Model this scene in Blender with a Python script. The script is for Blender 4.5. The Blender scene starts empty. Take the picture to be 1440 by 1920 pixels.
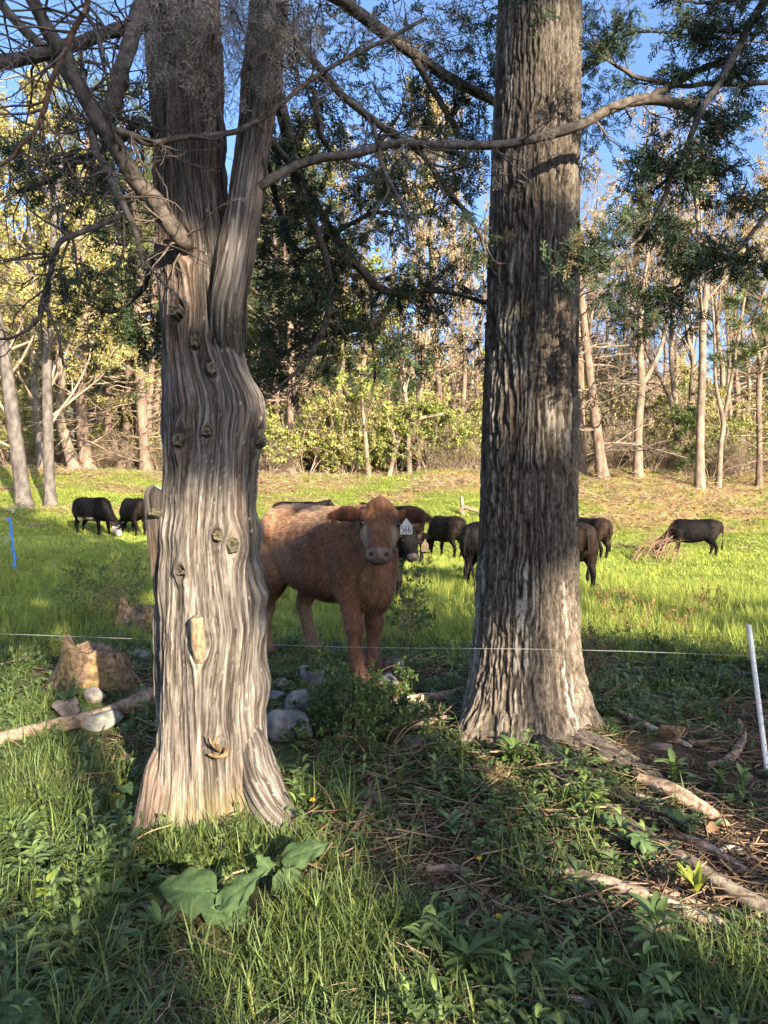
import bpy, math
import numpy as np
from mathutils import Vector, Matrix
RD = math.radians
rng = np.random.default_rng(11)
scene = bpy.context.scene
col = scene.collection

# ------------------------------------------------------------------ camera, sky, sun, exposure
FPX = 1442.0
PITCH = math.atan(30 / FPX)
EYE = np.array([0.0, 0.0, 1.5])
cd = bpy.data.cameras.new('camera')
cd.sensor_fit = 'VERTICAL'
cd.sensor_height = 24
cd.sensor_width = 18
cd.lens = 24 * FPX / 1920
cd.clip_start = 0.05
cd.clip_end = 2000
cam = bpy.data.objects.new('camera', cd)
cam.location = EYE
cam.rotation_euler = (RD(90) - PITCH, 0, 0)
col.objects.link(cam)
scene.camera = cam

SUN_EL, SUN_AZ = RD(19), math.atan2(0.47, -0.883)       # low evening sun behind the camera, to the right
SUN = np.array([math.sin(SUN_AZ) * math.cos(SUN_EL), math.cos(SUN_AZ) * math.cos(SUN_EL), math.sin(SUN_EL)])
world = bpy.data.worlds.new('World')
scene.world = world
world.use_nodes = True
wn = world.node_tree
wn.nodes.clear()
sky = wn.nodes.new('ShaderNodeTexSky')
sky.sky_type = 'NISHITA'
sky.sun_disc = False
sky.sun_elevation = SUN_EL
sky.sun_rotation = SUN_AZ
sky.altitude = 0
sky.air_density = 0.75
sky.dust_density = 4.5
sky.ozone_density = 4.0
bg = wn.nodes.new('ShaderNodeBackground')
bg.inputs['Strength'].default_value = 0.125
wo = wn.nodes.new('ShaderNodeOutputWorld')
wn.links.new(sky.outputs[0], bg.inputs[0])
wn.links.new(bg.outputs[0], wo.inputs[0])
ld = bpy.data.lights.new('sun', 'SUN')
ld.energy = 5.0
ld.angle = RD(0.5)
ld.color = (1.0, 0.84, 0.62)
lo = bpy.data.objects.new('sun', ld)
lo.rotation_euler = Vector(SUN).to_track_quat('Z', 'Y').to_euler()
lo.location = SUN * 60
col.objects.link(lo)
vs = scene.view_settings
vs.view_transform = 'Standard'
vs.look = 'None'
vs.exposure = 2.0
vs.gamma = 1.0
vs.use_curve_mapping = False
scene.cycles.max_bounces = 6
scene.cycles.diffuse_bounces = 3
scene.cycles.glossy_bounces = 2
scene.cycles.transmission_bounces = 4
scene.cycles.transparent_max_bounces = 4

# ------------------------------------------------------------------ helpers
def nrm(v):
    v = np.asarray(v, float)
    return v / np.maximum(np.linalg.norm(v, axis=-1, keepdims=True), 1e-9)

_S, _C = math.sin(PITCH), math.cos(PITCH)
def ray(px, py):
    x = (np.asarray(px, float) - 720) / FPX
    z = -(np.asarray(py, float) - 960) / FPX
    return np.stack([x, _C + z * _S, -_S + z * _C], -1)

def at(px, py, Y):
    """the point that stands at distance Y along a sight line read off the photograph"""
    d = ray(px, py)
    return EYE + d * (np.asarray(Y, float) / d[..., 1])[..., None]

def hash3(ix, iy, iz, seed):
    h = (ix.astype(np.int64) * 374761393 + iy.astype(np.int64) * 668265263 + iz.astype(np.int64) * 2147483647 + seed * 1274126177) & 0xffffffff
    h = ((h ^ (h >> 13)) * 1274126177) & 0xffffffff
    h = ((h ^ (h >> 16)) * 2246822519) & 0xffffffff
    return ((h ^ (h >> 15)) & 0xffffff) / float(0xffffff)

def noise(p, seed=0):
    """value noise, 0..1"""
    p = np.asarray(p, float)
    i = np.floor(p)
    f = p - i
    f = f * f * f * (f * (f * 6 - 15) + 10)
    x, y, z = i[..., 0], i[..., 1], i[..., 2]
    r = 0
    for dx in (0, 1):
        wx = f[..., 0] if dx else 1 - f[..., 0]
        for dy in (0, 1):
            wy = f[..., 1] if dy else 1 - f[..., 1]
            for dz in (0, 1):
                wz = f[..., 2] if dz else 1 - f[..., 2]
                r = r + wx * wy * wz * hash3(x + dx, y + dy, z + dz, seed)
    return r

def fbm(p, octaves=3, seed=0, gain=0.5):
    p = np.asarray(p, float)
    a, s, t = 1.0, 0, 0
    for o in range(octaves):
        s = s + a * noise(p * 2.03 ** o, seed + o * 17)
        t += a
        a *= gain
    return s / t

def xyz(x, y, z):
    x, y, z = np.broadcast_arrays(np.asarray(x, float), np.asarray(y, float), np.asarray(z, float))
    return np.stack([x, y, z], -1)

def smoothstep(a, b, x):
    t = np.clip((np.asarray(x, float) - a) / (b - a), 0, 1)
    return t * t * (3 - 2 * t)

# ground height
_gy = np.arange(-60, 420, 0.1)
_gz = np.interp(_gy, [-60, -20, 0, 2, 3.3, 4.3, 5.1, 6.2, 8, 12, 18, 21, 24, 28, 33, 36, 42, 60, 120, 420],
                [0, 0, 0, 0, 0.02, 0.10, 0.20, 0.2, 0.12, 0.1, 0.1, 0.17, 0.55, 1.4, 2.45, 2.68, 2.95, 4.4, 8.6, 20])
_k = np.exp(-0.5 * (np.arange(-20, 21) / 6.0) ** 2)
_gz = np.convolve(np.pad(_gz, 20, 'edge'), _k / _k.sum(), 'valid')
def gz(x, y, fine=True):
    x = np.asarray(x, float)
    y = np.asarray(y, float)
    z = np.interp(y, _gy, _gz)
    s = smoothstep(6, 15, y) * (1 - 0.9 * smoothstep(24, 34, y))
    z = z - 0.04 * np.clip(x, -26, 26) * s
    z = z + 0.13 * np.exp(-((x - 0.85) ** 2 + (y - 4.4) ** 2) / 0.75 ** 2) + 0.05 * np.exp(-((x + 0.8) ** 2 + (y - 3.5) ** 2) / 0.5 ** 2)
    far = smoothstep(9, 30, y)
    z = z + (noise(xyz(x * 0.35, y * 0.35, 0), 5) - 0.5) * (0.06 + 0.35 * far)
    if fine:
        z = z + (fbm(xyz(x * 2.2, y * 2.2, 0), 3, 9) - 0.5) * 0.07
    return z

def gp(px, py, lift=0.0):
    """where a sight line meets the ground"""
    t = np.concatenate([np.arange(1.2, 12, 0.02), np.arange(12, 80, 0.1)])
    d = ray(px, py)
    P = EYE + t[:, None] * d
    below = P[:, 2] < gz(P[:, 0], P[:, 1])
    i = int(np.argmax(below)) if below.any() else len(t) - 1
    p = P[i].copy()
    p[2] = gz(p[0], p[1]) + lift
    return p

def gph(px, py, h):
    """the point on a sight line that stands h above the ground"""
    t = np.arange(1.2, 12, 0.01)
    P = EYE + t[:, None] * ray(px, py)
    i = int(np.argmax(P[:, 2] < gz(P[:, 0], P[:, 1]) + h))
    return P[i].copy()

class MB:
    """collects faces and links them as one mesh"""
    def __init__(s):
        s.v, s.q, s.t, s.c, s.n = [], [], [], [], 0
    def add(s, v, quads=None, tris=None, colr=None):
        v = np.asarray(v, float).reshape(-1, 3)
        if quads is not None and len(quads):
            s.q.append(np.asarray(quads, np.int64).reshape(-1, 4) + s.n)
        if tris is not None and len(tris):
            s.t.append(np.asarray(tris, np.int64).reshape(-1, 3) + s.n)
        if colr is not None:
            s.c.append(np.broadcast_to(np.asarray(colr, float).reshape(-1, np.shape(colr)[-1]), (len(v), 3)))
        else:
            s.c.append(np.ones((len(v), 3)))
        s.v.append(v)
        s.n += len(v)
        return s
    def mesh(s, name, off=None, smooth=True):
        v = np.concatenate(s.v)
        c = np.concatenate(s.c)
        if off is not None:
            v = v - off
        return mesh_from(name, v, np.concatenate(s.q) if s.q else None, np.concatenate(s.t) if s.t else None, c, smooth)
    def build(s, name, mat, parent=None, smooth=True, local=False):
        off = None if (parent is None or local) else origin(parent)
        return put(name, s.mesh(name, off, smooth), mat, parent)

def mesh_from(name, v, quads=None, tris=None, colr=None, smooth=True):
    me = bpy.data.meshes.new(name)
    nq = 0 if quads is None else len(quads)
    nt = 0 if tris is None else len(tris)
    me.vertices.add(len(v))
    me.vertices.foreach_set('co', np.asarray(v, np.float32).ravel())
    if nq + nt:
        loops = []
        if nq: loops.append(np.asarray(quads).ravel())
        if nt: loops.append(np.asarray(tris).ravel())
        loops = np.concatenate(loops).astype(np.int32)
        me.loops.add(len(loops))
        me.loops.foreach_set('vertex_index', loops)
        st = np.concatenate([np.arange(nq) * 4, nq * 4 + np.arange(nt) * 3]).astype(np.int32)
        me.polygons.add(nq + nt)
        me.polygons.foreach_set('loop_start', st)
        me.polygons.foreach_set('use_smooth', np.full(nq + nt, bool(smooth)))
    if colr is not None:
        a = me.attributes.new('col', 'FLOAT_COLOR', 'POINT')
        a.data.foreach_set('color', np.concatenate([np.clip(colr, 0, 4), np.ones((len(v), 1))], 1).astype(np.float32).ravel())
    me.update(calc_edges=True)
    return me

_org = {}
def origin(o):
    return _org.get(o.name, np.zeros(3))

def put(name, me, mat, parent=None):
    o = bpy.data.objects.new(name, me)
    if mat is not None and not me.materials:
        me.materials.append(mat)
    col.objects.link(o)
    if parent is not None:
        o.parent = parent
        _org[o.name] = origin(parent)
    return o

def tag(o, label, cat, group=None):
    o['label'] = label
    o['category'] = cat
    if group:
        o['group'] = group
    return o

def thing(name, label, cat, loc=(0, 0, 0), rotz=0.0, group=None):
    o = bpy.data.objects.new(name, None)
    o.empty_display_size = 0.2
    o.location = loc
    o.rotation_euler = (0, 0, rotz)
    col.objects.link(o)
    _org[o.name] = np.array(loc, float)
    return tag(o, label, cat, group)

def single(name, mb, mat, label, cat, group=None, smooth=True):
    """a thing that is one mesh; its origin goes to its base"""
    v = np.concatenate(mb.v)
    off = np.array([v[:, 0].mean(), v[:, 1].mean(), v[:, 2].min()])
    o = put(name, mb.mesh(name, off, smooth), mat)
    o.location = off
    return tag(o, label, cat, group)

def stuff(o):
    o['kind'] = 'stuff'
    return o

def copy_tree(o, loc=None, rotz=None, scale=None, label=None, group=None, parent=None):
    c = o.copy()
    col.objects.link(c)
    if parent is not None:
        c.parent = parent
    if loc is not None: c.location = loc
    if rotz is not None: c.rotation_euler = (0, 0, rotz)
    if scale is not None: c.scale = (scale,) * 3 if np.isscalar(scale) else scale
    if label: c['label'] = label
    if group: c['group'] = group
    for ch in list(o.children):
        copy_tree(ch, parent=c)
    return c

def spath(pts, n):
    """smooth path through points (any width of columns)"""
    p = np.asarray(pts, float)
    if len(p) == 2:
        t = np.linspace(0, 1, n)[:, None]
        return p[0] * (1 - t) + p[1] * t
    p = np.vstack([2 * p[0] - p[1], p, 2 * p[-1] - p[-2]])
    m = len(p) - 3
    u = np.linspace(0, m - 1e-6, n)
    i = np.floor(u).astype(int)
    t = (u - i)[:, None]
    a, b, c, d = p[i], p[i + 1], p[i + 2], p[i + 3]
    return 0.5 * (2 * b + (c - a) * t + (2 * a - 5 * b + 4 * c - d) * t * t + (3 * b - a - 3 * c + d) * t ** 3)

def ring_quads(N, m, k):
    i = np.arange(m - 1)[:, None] * k
    j = np.arange(k)[None]
    q = np.stack([i + j, i + (j + 1) % k, i + k + (j + 1) % k, i + k + j], -1).reshape(-1, 4)
    return (np.arange(N)[:, None, None] * (m * k) + q[None]).reshape(-1, 4)

def frames(P):
    T = np.gradient(P, axis=-2)
    T = nrm(T)
    avg = nrm(P[..., -1, :] - P[..., 0, :])
    ref = np.where(np.abs(avg[..., 2:3]) < 0.8, np.array([0, 0, 1.0]), np.array([0, 1.0, 0]))
    Sd = nrm(np.cross(T, ref[..., None, :]))
    U = np.cross(Sd, T)
    return T, Sd, U

def tubes(P, Rr, k=5):
    P = np.asarray(P, float)
    Rr = np.asarray(Rr, float)
    if P.ndim == 2:
        P, Rr = P[None], Rr[None]
    N, m, _ = P.shape
    T, Sd, U = frames(P)
    a = np.arange(k) * 2 * np.pi / k
    V = P[:, :, None] + Rr[:, :, None, None] * (np.cos(a)[:, None] * Sd[:, :, None] + np.sin(a)[:, None] * U[:, :, None])
    return V.reshape(-1, 3), ring_quads(N, m, k)

def grow(P, Rd, nc, tr, ang, lr, m, wob, up, rr=0.6, mn=0.0, rg=rng, flat=0.0):
    """children of a batch of branches"""
    N, mm, _ = P.shape
    L = np.linalg.norm(np.diff(P, axis=1), axis=2).sum(1)
    t = rg.uniform(tr[0], tr[1], (N, nc))
    u = t * (mm - 1)
    i = np.clip(np.floor(u).astype(int), 0, mm - 2)
    f = (u - i)[..., None]
    n = np.arange(N)[:, None]
    A, B = P[n, i], P[n, i + 1]
    p = A * (1 - f) + B * f
    T = nrm(B - A)
    r0 = (Rd[n, i] * (1 - f[..., 0]) + Rd[n, i + 1] * f[..., 0])
    v = rg.normal(size=T.shape)
    v[..., 2] *= (1 - flat)
    v = nrm(v - T * (v * T).sum(-1, keepdims=True))
    a = rg.uniform(ang[0], ang[1], (N, nc))[..., None]
    d = nrm(T * np.cos(a) + v * np.sin(a))
    ln = np.maximum(L[:, None] * lr * (1 - 0.55 * t) * rg.uniform(0.6, 1.25, (N, nc)), mn)
    p = p.reshape(-1, 3); d = d.reshape(-1, 3); ln = ln.ravel(); r0 = r0.ravel() * rr
    out = np.empty((len(p), m, 3))
    out[:, 0] = p
    for s in range(1, m):
        d = nrm(d + rg.normal(size=d.shape) * wob + np.array([0, 0, up]))
        out[:, s] = out[:, s - 1] + d * (ln / (m - 1))[:, None]
    rad = r0[:, None] * np.linspace(1, 0.25, m)[None]
    return out, rad

def rotmats(d, roll):
    """matrices whose x axis is d"""
    d = nrm(d)
    ref = np.where(np.abs(d[:, 2:3]) < 0.9, np.array([0, 0, 1.0]), np.array([1.0, 0, 0]))
    y = nrm(np.cross(ref, d))
    z = np.cross(d, y)
    c, s = np.cos(roll)[:, None], np.sin(roll)[:, None]
    y2 = y * c + z * s
    z2 = -y * s + z * c
    return np.stack([d, y2, z2], -1)

def stamp(mb, tv, tq, pos, M, scl, colr=None, tt=None, tcol=None):
    """copies of a small template: pos (N,3), M (N,3,3), scl (N)"""
    N = len(pos)
    V = np.einsum('nij,kj->nki', M, tv) * np.asarray(scl)[:, None, None] + pos[:, None]
    k = len(tv)
    q = (np.arange(N)[:, None, None] * k + tq[None]).reshape(-1, 4) if tq is not None and len(tq) else None
    t = (np.arange(N)[:, None, None] * k + tt[None]).reshape(-1, 3) if tt is not None and len(tt) else None
    c = None
    if colr is not None:
        c = np.repeat(np.asarray(colr)[:, None, :], k, 1)
        if tcol is not None:
            c = c * tcol[None]
        c = c.reshape(-1, 3)
    mb.add(V, q, t, c)

# ------------------------------------------------------------------ materials
def mat(name, c1=(.5, .5, .5), c2=None, scale=8.0, stretch=(1, 1, 1), rough=0.8, bump=0.0, bscale=None, attr=False,
        trans=0.0, spec=0.25, detail=5.0, lo=0.35, hi=0.65, vary=0.0, sheen=0.0, bdist=0.01):
    m = bpy.data.materials.new(name)
    m.use_nodes = True
    nt = m.node_tree
    N, L = nt.nodes, nt.links
    N.clear()
    out = N.new('ShaderNodeOutputMaterial')
    b = N.new('ShaderNodeBsdfPrincipled')
    b.inputs['Roughness'].default_value = rough
    b.inputs['Specular IOR Level'].default_value = spec
    if sheen:
        b.inputs['Sheen Weight'].default_value = sheen
        b.inputs['Sheen Roughness'].default_value = 0.5
    tc = N.new('ShaderNodeTexCoord')
    mp = N.new('ShaderNodeMapping')
    mp.inputs['Scale'].default_value = stretch
    L.new(tc.outputs['Object'], mp.inputs[0])
    nz = N.new('ShaderNodeTexNoise')
    nz.inputs['Scale'].default_value = scale
    nz.inputs['Detail'].default_value = detail
    L.new(mp.outputs[0], nz.inputs['Vector'])
    rp = N.new('ShaderNodeValToRGB')
    rp.color_ramp.elements[0].position = lo
    rp.color_ramp.elements[1].position = hi
    rp.color_ramp.elements[0].color = (*c1, 1)
    rp.color_ramp.elements[1].color = (*(c2 or c1), 1)
    L.new(nz.outputs[0], rp.inputs[0])
    c = rp.outputs[0]
    if attr:
        at_ = N.new('ShaderNodeAttribute')
        at_.attribute_name = 'col'
        mx = N.new('ShaderNodeMix')
        mx.data_type = 'RGBA'
        mx.blend_type = 'MULTIPLY'
        mx.inputs[0].default_value = 1
        L.new(c, mx.inputs[6])
        L.new(at_.outputs['Color'], mx.inputs[7])
        c = mx.outputs[2]
    if vary:
        oi = N.new('ShaderNodeObjectInfo')
        mr = N.new('ShaderNodeMapRange')
        mr.inputs[3].default_value = 1 - vary
        mr.inputs[4].default_value = 1 + vary
        L.new(oi.outputs['Random'], mr.inputs[0])
        vm = N.new('ShaderNodeVectorMath')
        vm.operation = 'SCALE'
        L.new(c, vm.inputs[0])
        L.new(mr.outputs[0], vm.inputs['Scale'])
        c = vm.outputs[0]
    L.new(c, b.inputs['Base Color'])
    if bump:
        nb = nz
        if bscale:
            nb = N.new('ShaderNodeTexNoise')
            nb.inputs['Scale'].default_value = bscale
            nb.inputs['Detail'].default_value = 6
            L.new(mp.outputs[0], nb.inputs['Vector'])
        bp = N.new('ShaderNodeBump')
        bp.inputs['Strength'].default_value = bump
        bp.inputs['Distance'].default_value = bdist
        L.new(nb.outputs[0], bp.inputs['Height'])
        L.new(bp.outputs[0], b.inputs['Normal'])
    s = b.outputs[0]
    if trans:
        tl = N.new('ShaderNodeBsdfTranslucent')
        L.new(c, tl.inputs[0])
        ms = N.new('ShaderNodeMixShader')
        ms.inputs[0].default_value = trans
        L.new(s, ms.inputs[1])
        L.new(tl.outputs[0], ms.inputs[2])
        s = ms.outputs[0]
    L.new(s, out.inputs[0])
    return m

def scatter(name, templates, pos, rot, scl, idx):
    """one 'stuff' object that sets copies of small templates on points"""
    me = bpy.data.meshes.new(name)
    n = len(pos)
    me.vertices.add(n)
    me.vertices.foreach_set('co', np.asarray(pos, np.float32).ravel())
    a = me.attributes.new('rot', 'FLOAT_VECTOR', 'POINT'); a.data.foreach_set('vector', np.asarray(rot, np.float32).ravel())
    a = me.attributes.new('scl', 'FLOAT_VECTOR', 'POINT'); a.data.foreach_set('vector', np.asarray(scl, np.float32).ravel())
    a = me.attributes.new('idx', 'INT', 'POINT'); a.data.foreach_set('value', np.asarray(idx, np.int32).ravel())
    o = bpy.data.objects.new(name, me)
    col.objects.link(o)
    ng = bpy.data.node_groups.new(name, 'GeometryNodeTree')
    ng.interface.new_socket('Geometry', in_out='INPUT', socket_type='NodeSocketGeometry')
    ng.interface.new_socket('Geometry', in_out='OUTPUT', socket_type='NodeSocketGeometry')
    N, L = ng.nodes, ng.links
    gi, go = N.new('NodeGroupInput'), N.new('NodeGroupOutput')
    ip = N.new('GeometryNodeInstanceOnPoints')
    L.new(gi.outputs[0], ip.inputs['Points'])
    jn = N.new('GeometryNodeJoinGeometry')
    for t in reversed(templates):          # joined instances are listed last link first
        oi = N.new('GeometryNodeObjectInfo')
        oi.inputs['Object'].default_value = t
        oi.inputs['As Instance'].default_value = True
        L.new(oi.outputs['Geometry'], jn.inputs[0])
    L.new(jn.outputs[0], ip.inputs['Instance'])
    ip.inputs['Pick Instance'].default_value = True
    def na(nm, ty):
        x = N.new('GeometryNodeInputNamedAttribute')
        x.data_type = ty
        x.inputs[0].default_value = nm
        return x.outputs[0]
    L.new(na('idx', 'INT'), ip.inputs['Instance Index'])
    L.new(na('rot', 'FLOAT_VECTOR'), ip.inputs['Rotation'])
    L.new(na('scl', 'FLOAT_VECTOR'), ip.inputs['Scale'])
    L.new(ip.outputs[0], go.inputs[0])
    md = o.modifiers.new('scatter', 'NODES')
    md.node_group = ng
    return stuff(o)

def template(name, mb, m, smooth=True):
    """a small mesh used only through scatter()"""
    me = mb.mesh(name, None, smooth)
    me.materials.append(m)
    return bpy.data.objects.new(name, me)
# ------------------------------------------------------------------ the ground
def axis_steps(a, b, step0, grow_, far):
    o = list(np.arange(a, b, step0))
    s, x = step0, b
    while x < far:
        o.append(x); s *= grow_; x += s
    return np.array(o)
xs = axis_steps(0.045, 4, 0.09, 1.08, 420)
xs = np.concatenate([-xs[::-1], xs])
ys = np.concatenate([-axis_steps(0, 1.0, 0.5, 1.25, 300)[::-1][:-1], axis_steps(0, 7, 0.085, 1.04, 500)])
X, Y = np.meshgrid(xs, ys)
Z = gz(X, Y)
nx, ny = len(xs), len(ys)
ii = np.arange(ny - 1)[:, None] * nx + np.arange(nx - 1)[None]
gq = np.stack([ii, ii + 1, ii + nx + 1, ii + nx], -1).reshape(-1, 4)
# how much of the ground is bare soil and litter, how much is grass, how much is last year's dry bracken
def cover(x, y):
    n = fbm(xyz(np.asarray(x) * 1.3, np.asarray(y) * 1.3, 0), 3, 31)
    n2 = fbm(xyz(np.asarray(x) * 0.35, np.asarray(y) * 0.5, 0), 3, 57)
    soil = (1 - smoothstep(5.0, 7.2, y)) * smoothstep(0.46, 0.68, n + 0.04 * np.clip(np.asarray(x), -1, 2))
    soil = np.maximum(soil, .9 * np.exp(-((x - 0.9) ** 2 / 1.0 + (y - 4.2) ** 2 / 0.5)))
    soil = np.maximum(soil, 0.95 * np.exp(-((x - 1.75) ** 2 / 0.6 + (y - 3.9) ** 2 / 1.0)))
    soil = np.maximum(soil, 0.9 * np.exp(-((x + 0.1) ** 2 / 0.5 + (y - 4.5) ** 2 / 0.5)))
    soil = np.maximum(soil, 1.0 * np.exp(-((x - 1.4) ** 2 / 0.50 + (y - 3.1) ** 2 / 0.30)))
    soil = np.maximum(soil, 0.55 * np.exp(-((x - .15) ** 2 / 0.16 + (y - 3.75) ** 2 / 0.16)))
    soil = soil * (.35 + .65 * smoothstep(2.35, 2.8, y))
    dry = .9 * smoothstep(0.51, 0.65, n2 + 0.16 * smoothstep(24, 31, y) + 0.03 * np.clip(x, 0, 10) / 10) * smoothstep(19, 26, y)
    dry = np.maximum(dry, 0.4 * smoothstep(31.0, 33.5, y))
    return soil, dry
sx, dx_ = cover(X, Y)
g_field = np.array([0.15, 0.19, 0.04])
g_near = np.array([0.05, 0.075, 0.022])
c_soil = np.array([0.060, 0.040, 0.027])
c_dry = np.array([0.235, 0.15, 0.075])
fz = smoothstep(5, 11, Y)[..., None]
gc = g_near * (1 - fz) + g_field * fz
gc = gc * (1 - sx[..., None]) + c_soil * sx[..., None]
gc = gc * (1 - dx_[..., None]) + c_dry * dx_[..., None]
wood = smoothstep(34, 38, Y)[..., None]
gc = gc * (1 - wood) + np.array([0.10, 0.085, 0.04]) * wood
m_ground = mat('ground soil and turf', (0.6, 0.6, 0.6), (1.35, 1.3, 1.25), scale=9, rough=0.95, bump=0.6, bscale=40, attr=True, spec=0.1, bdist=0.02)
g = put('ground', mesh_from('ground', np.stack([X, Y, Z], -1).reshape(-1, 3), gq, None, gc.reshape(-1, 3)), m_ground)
g['kind'] = 'structure'

# ------------------------------------------------------------------ bark
def bark_strips(s, z, R, seed, knots=()):
    """stringy cedar bark: strips that run up the stem and part round the knots"""
    psi = s + 0.02 * (noise(xyz(0 * s, 0 * s + seed, z * 1.3), 3) - 0.5) + 0.012 * (noise(xyz(s * 6, z * 3, 0), 4) - .5)
    collar = 0 * s
    for (s0, z0, rk) in knots:
        ax, az = s - s0, (z - z0) / 1.7
        r2 = ax * ax + az * az
        psi = psi - ax * (rk * 1.02) ** 2 / np.maximum(r2, (rk * 1.02) ** 2)
        d = np.sqrt(r2)
        wv = .7 + .6 * noise(xyz(ax * 60, az * 60, s0), 9)
        collar = collar + 0.014 * wv * np.exp(-((d - rk * 1.4) / (rk * 0.6)) ** 2) - 0.016 * np.exp(-(d / (rk * 0.85)) ** 4)
    ph = psi / R
    def n(f, fz, sd, o=1):
        return fbm(xyz(np.cos(ph) * R * f, np.sin(ph) * R * f, z * fz), o, seed + sd) if o > 1 else noise(xyz(np.cos(ph) * R * f, np.sin(ph) * R * f, z * fz), seed + sd)
    big = n(9, 0.8, 1, 2) - 0.5
    mid = 1 - np.abs(2 * n(30, 2.2, 2) - 1)
    fine = n(85, 5, 3)
    vfine = n(170, 11, 4)
    # torn strips, each with its own lift and its own broken ends
    def strip(fq, fl_, sd):
        u = psi * fq + 1.2 * (noise(xyz(np.cos(ph) * R * 12, np.sin(ph) * R * 12, z * 2.5), seed + sd) - .5)
        i = np.floor(u)
        jn = np.floor(z * fl_ + hash3(i, i * 0, i * 0, seed + sd) * 9)
        hgt = hash3(i, jn, i * 0, seed + sd + 1)
        ed = np.minimum(u - i, 1 - (u - i))
        return hgt, smoothstep(.0, .16, ed)
    h1, e1_ = strip(34, 1.6, 31)
    h2, e2_ = strip(72, 3.2, 37)
    strips = 0.0055 * (h1 * e1_ - .4) + 0.0075 * (h2 * e2_ - .4)
    h3, e3_ = strip(150, 6.5, 41)
    disp = strips + .004 * (h3 * e3_ - .4) + 0.075 * big + 0.034 * (n(11, 5.5, 14, 2) - .5) + 0.009 * (mid - 0.6) + 0.010 * (fine - 0.5) + 0.005 * (vfine - .5) + collar
    tone = np.clip(0.36 + 0.10 * mid + 0.6 * (fine - 0.5) + 0.55 * (vfine - 0.5) + 1.2 * big * 0.4 + .12 * (h1 - .5) + .28 * (h2 - .5) + .42 * (h3 - .5) - .35 * (1 - e1_) - .3 * (1 - e2_), 0, 1)
    red = smoothstep(0.42, 0.7, n(7, 1.2, 8, 2))
    light, dark, rust = np.array([0.27, 0.245, 0.22]), np.array([0.050, 0.041, 0.036]), np.array([0.26, 0.15, 0.095])
    c = dark + (light - dark) * tone[..., None]
    c = c * (1 - 0.32 * red[..., None]) + (rust * (0.5 + 0.9 * tone[..., None])) * 0.32 * red[..., None]
    fleck = smoothstep(0.93, 0.97, noise(xyz(psi * 190, z * 60, 0), seed + 21)) * smoothstep(0.45, 0.65, noise(xyz(psi * 9, z * 5, 0), seed + 22))
    c = c * (1 - fleck[..., None]) + np.array([0.40, 0.37, 0.33]) * fleck[..., None]
    return disp, c, np.stack(np.broadcast_arrays(psi, z + seed, 0 * s), -1)

def bark_furrows(s, z, R, seed):
    """hardwood bark: long interlaced ridges"""
    ph0 = s / R
    w = 0.034 * (noise(xyz(np.cos(ph0) * R * 7, np.sin(ph0) * R * 7, z * 3.0), seed + 1) - 0.5) + 0.016 * (noise(xyz(np.cos(ph0) * R * 26, np.sin(ph0) * R * 26, z * 11), seed + 2) - 0.5)
    ph = (s + w) / R
    def n(f, fz, sd):
        return noise(xyz(np.cos(ph) * R * f, np.sin(ph) * R * f, z * fz), seed + sd)
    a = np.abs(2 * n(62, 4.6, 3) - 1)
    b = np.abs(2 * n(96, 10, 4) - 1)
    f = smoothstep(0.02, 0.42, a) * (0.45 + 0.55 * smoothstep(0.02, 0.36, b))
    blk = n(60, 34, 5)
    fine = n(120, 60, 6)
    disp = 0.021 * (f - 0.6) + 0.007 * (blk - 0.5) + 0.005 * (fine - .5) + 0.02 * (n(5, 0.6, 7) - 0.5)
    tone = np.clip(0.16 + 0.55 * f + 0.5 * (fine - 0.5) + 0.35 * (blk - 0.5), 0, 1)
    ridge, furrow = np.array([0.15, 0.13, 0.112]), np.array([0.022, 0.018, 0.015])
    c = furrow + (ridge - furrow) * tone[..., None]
    pale = smoothstep(0.66, 0.8, n(14, 2.2, 9)) * smoothstep(.5, .8, f)
    c = c * (1 - 0.4 * pale[..., None]) + np.array([0.36, 0.35, 0.33]) * 0.4 * pale[..., None]
    return disp, c, np.stack(np.broadcast_arrays(s + w, z + seed, 0 * s), -1)

def flow_attr(o, fw):
    me = o.data
    a = me.attributes.new('flow', 'FLOAT_VECTOR', 'POINT')
    f = np.zeros((len(me.vertices), 3), np.float32)
    fw = np.asarray(fw, np.float32).reshape(-1, 3)
    f[:len(fw)] = fw
    a.data.foreach_set('vector', f.ravel())
    return o

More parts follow.
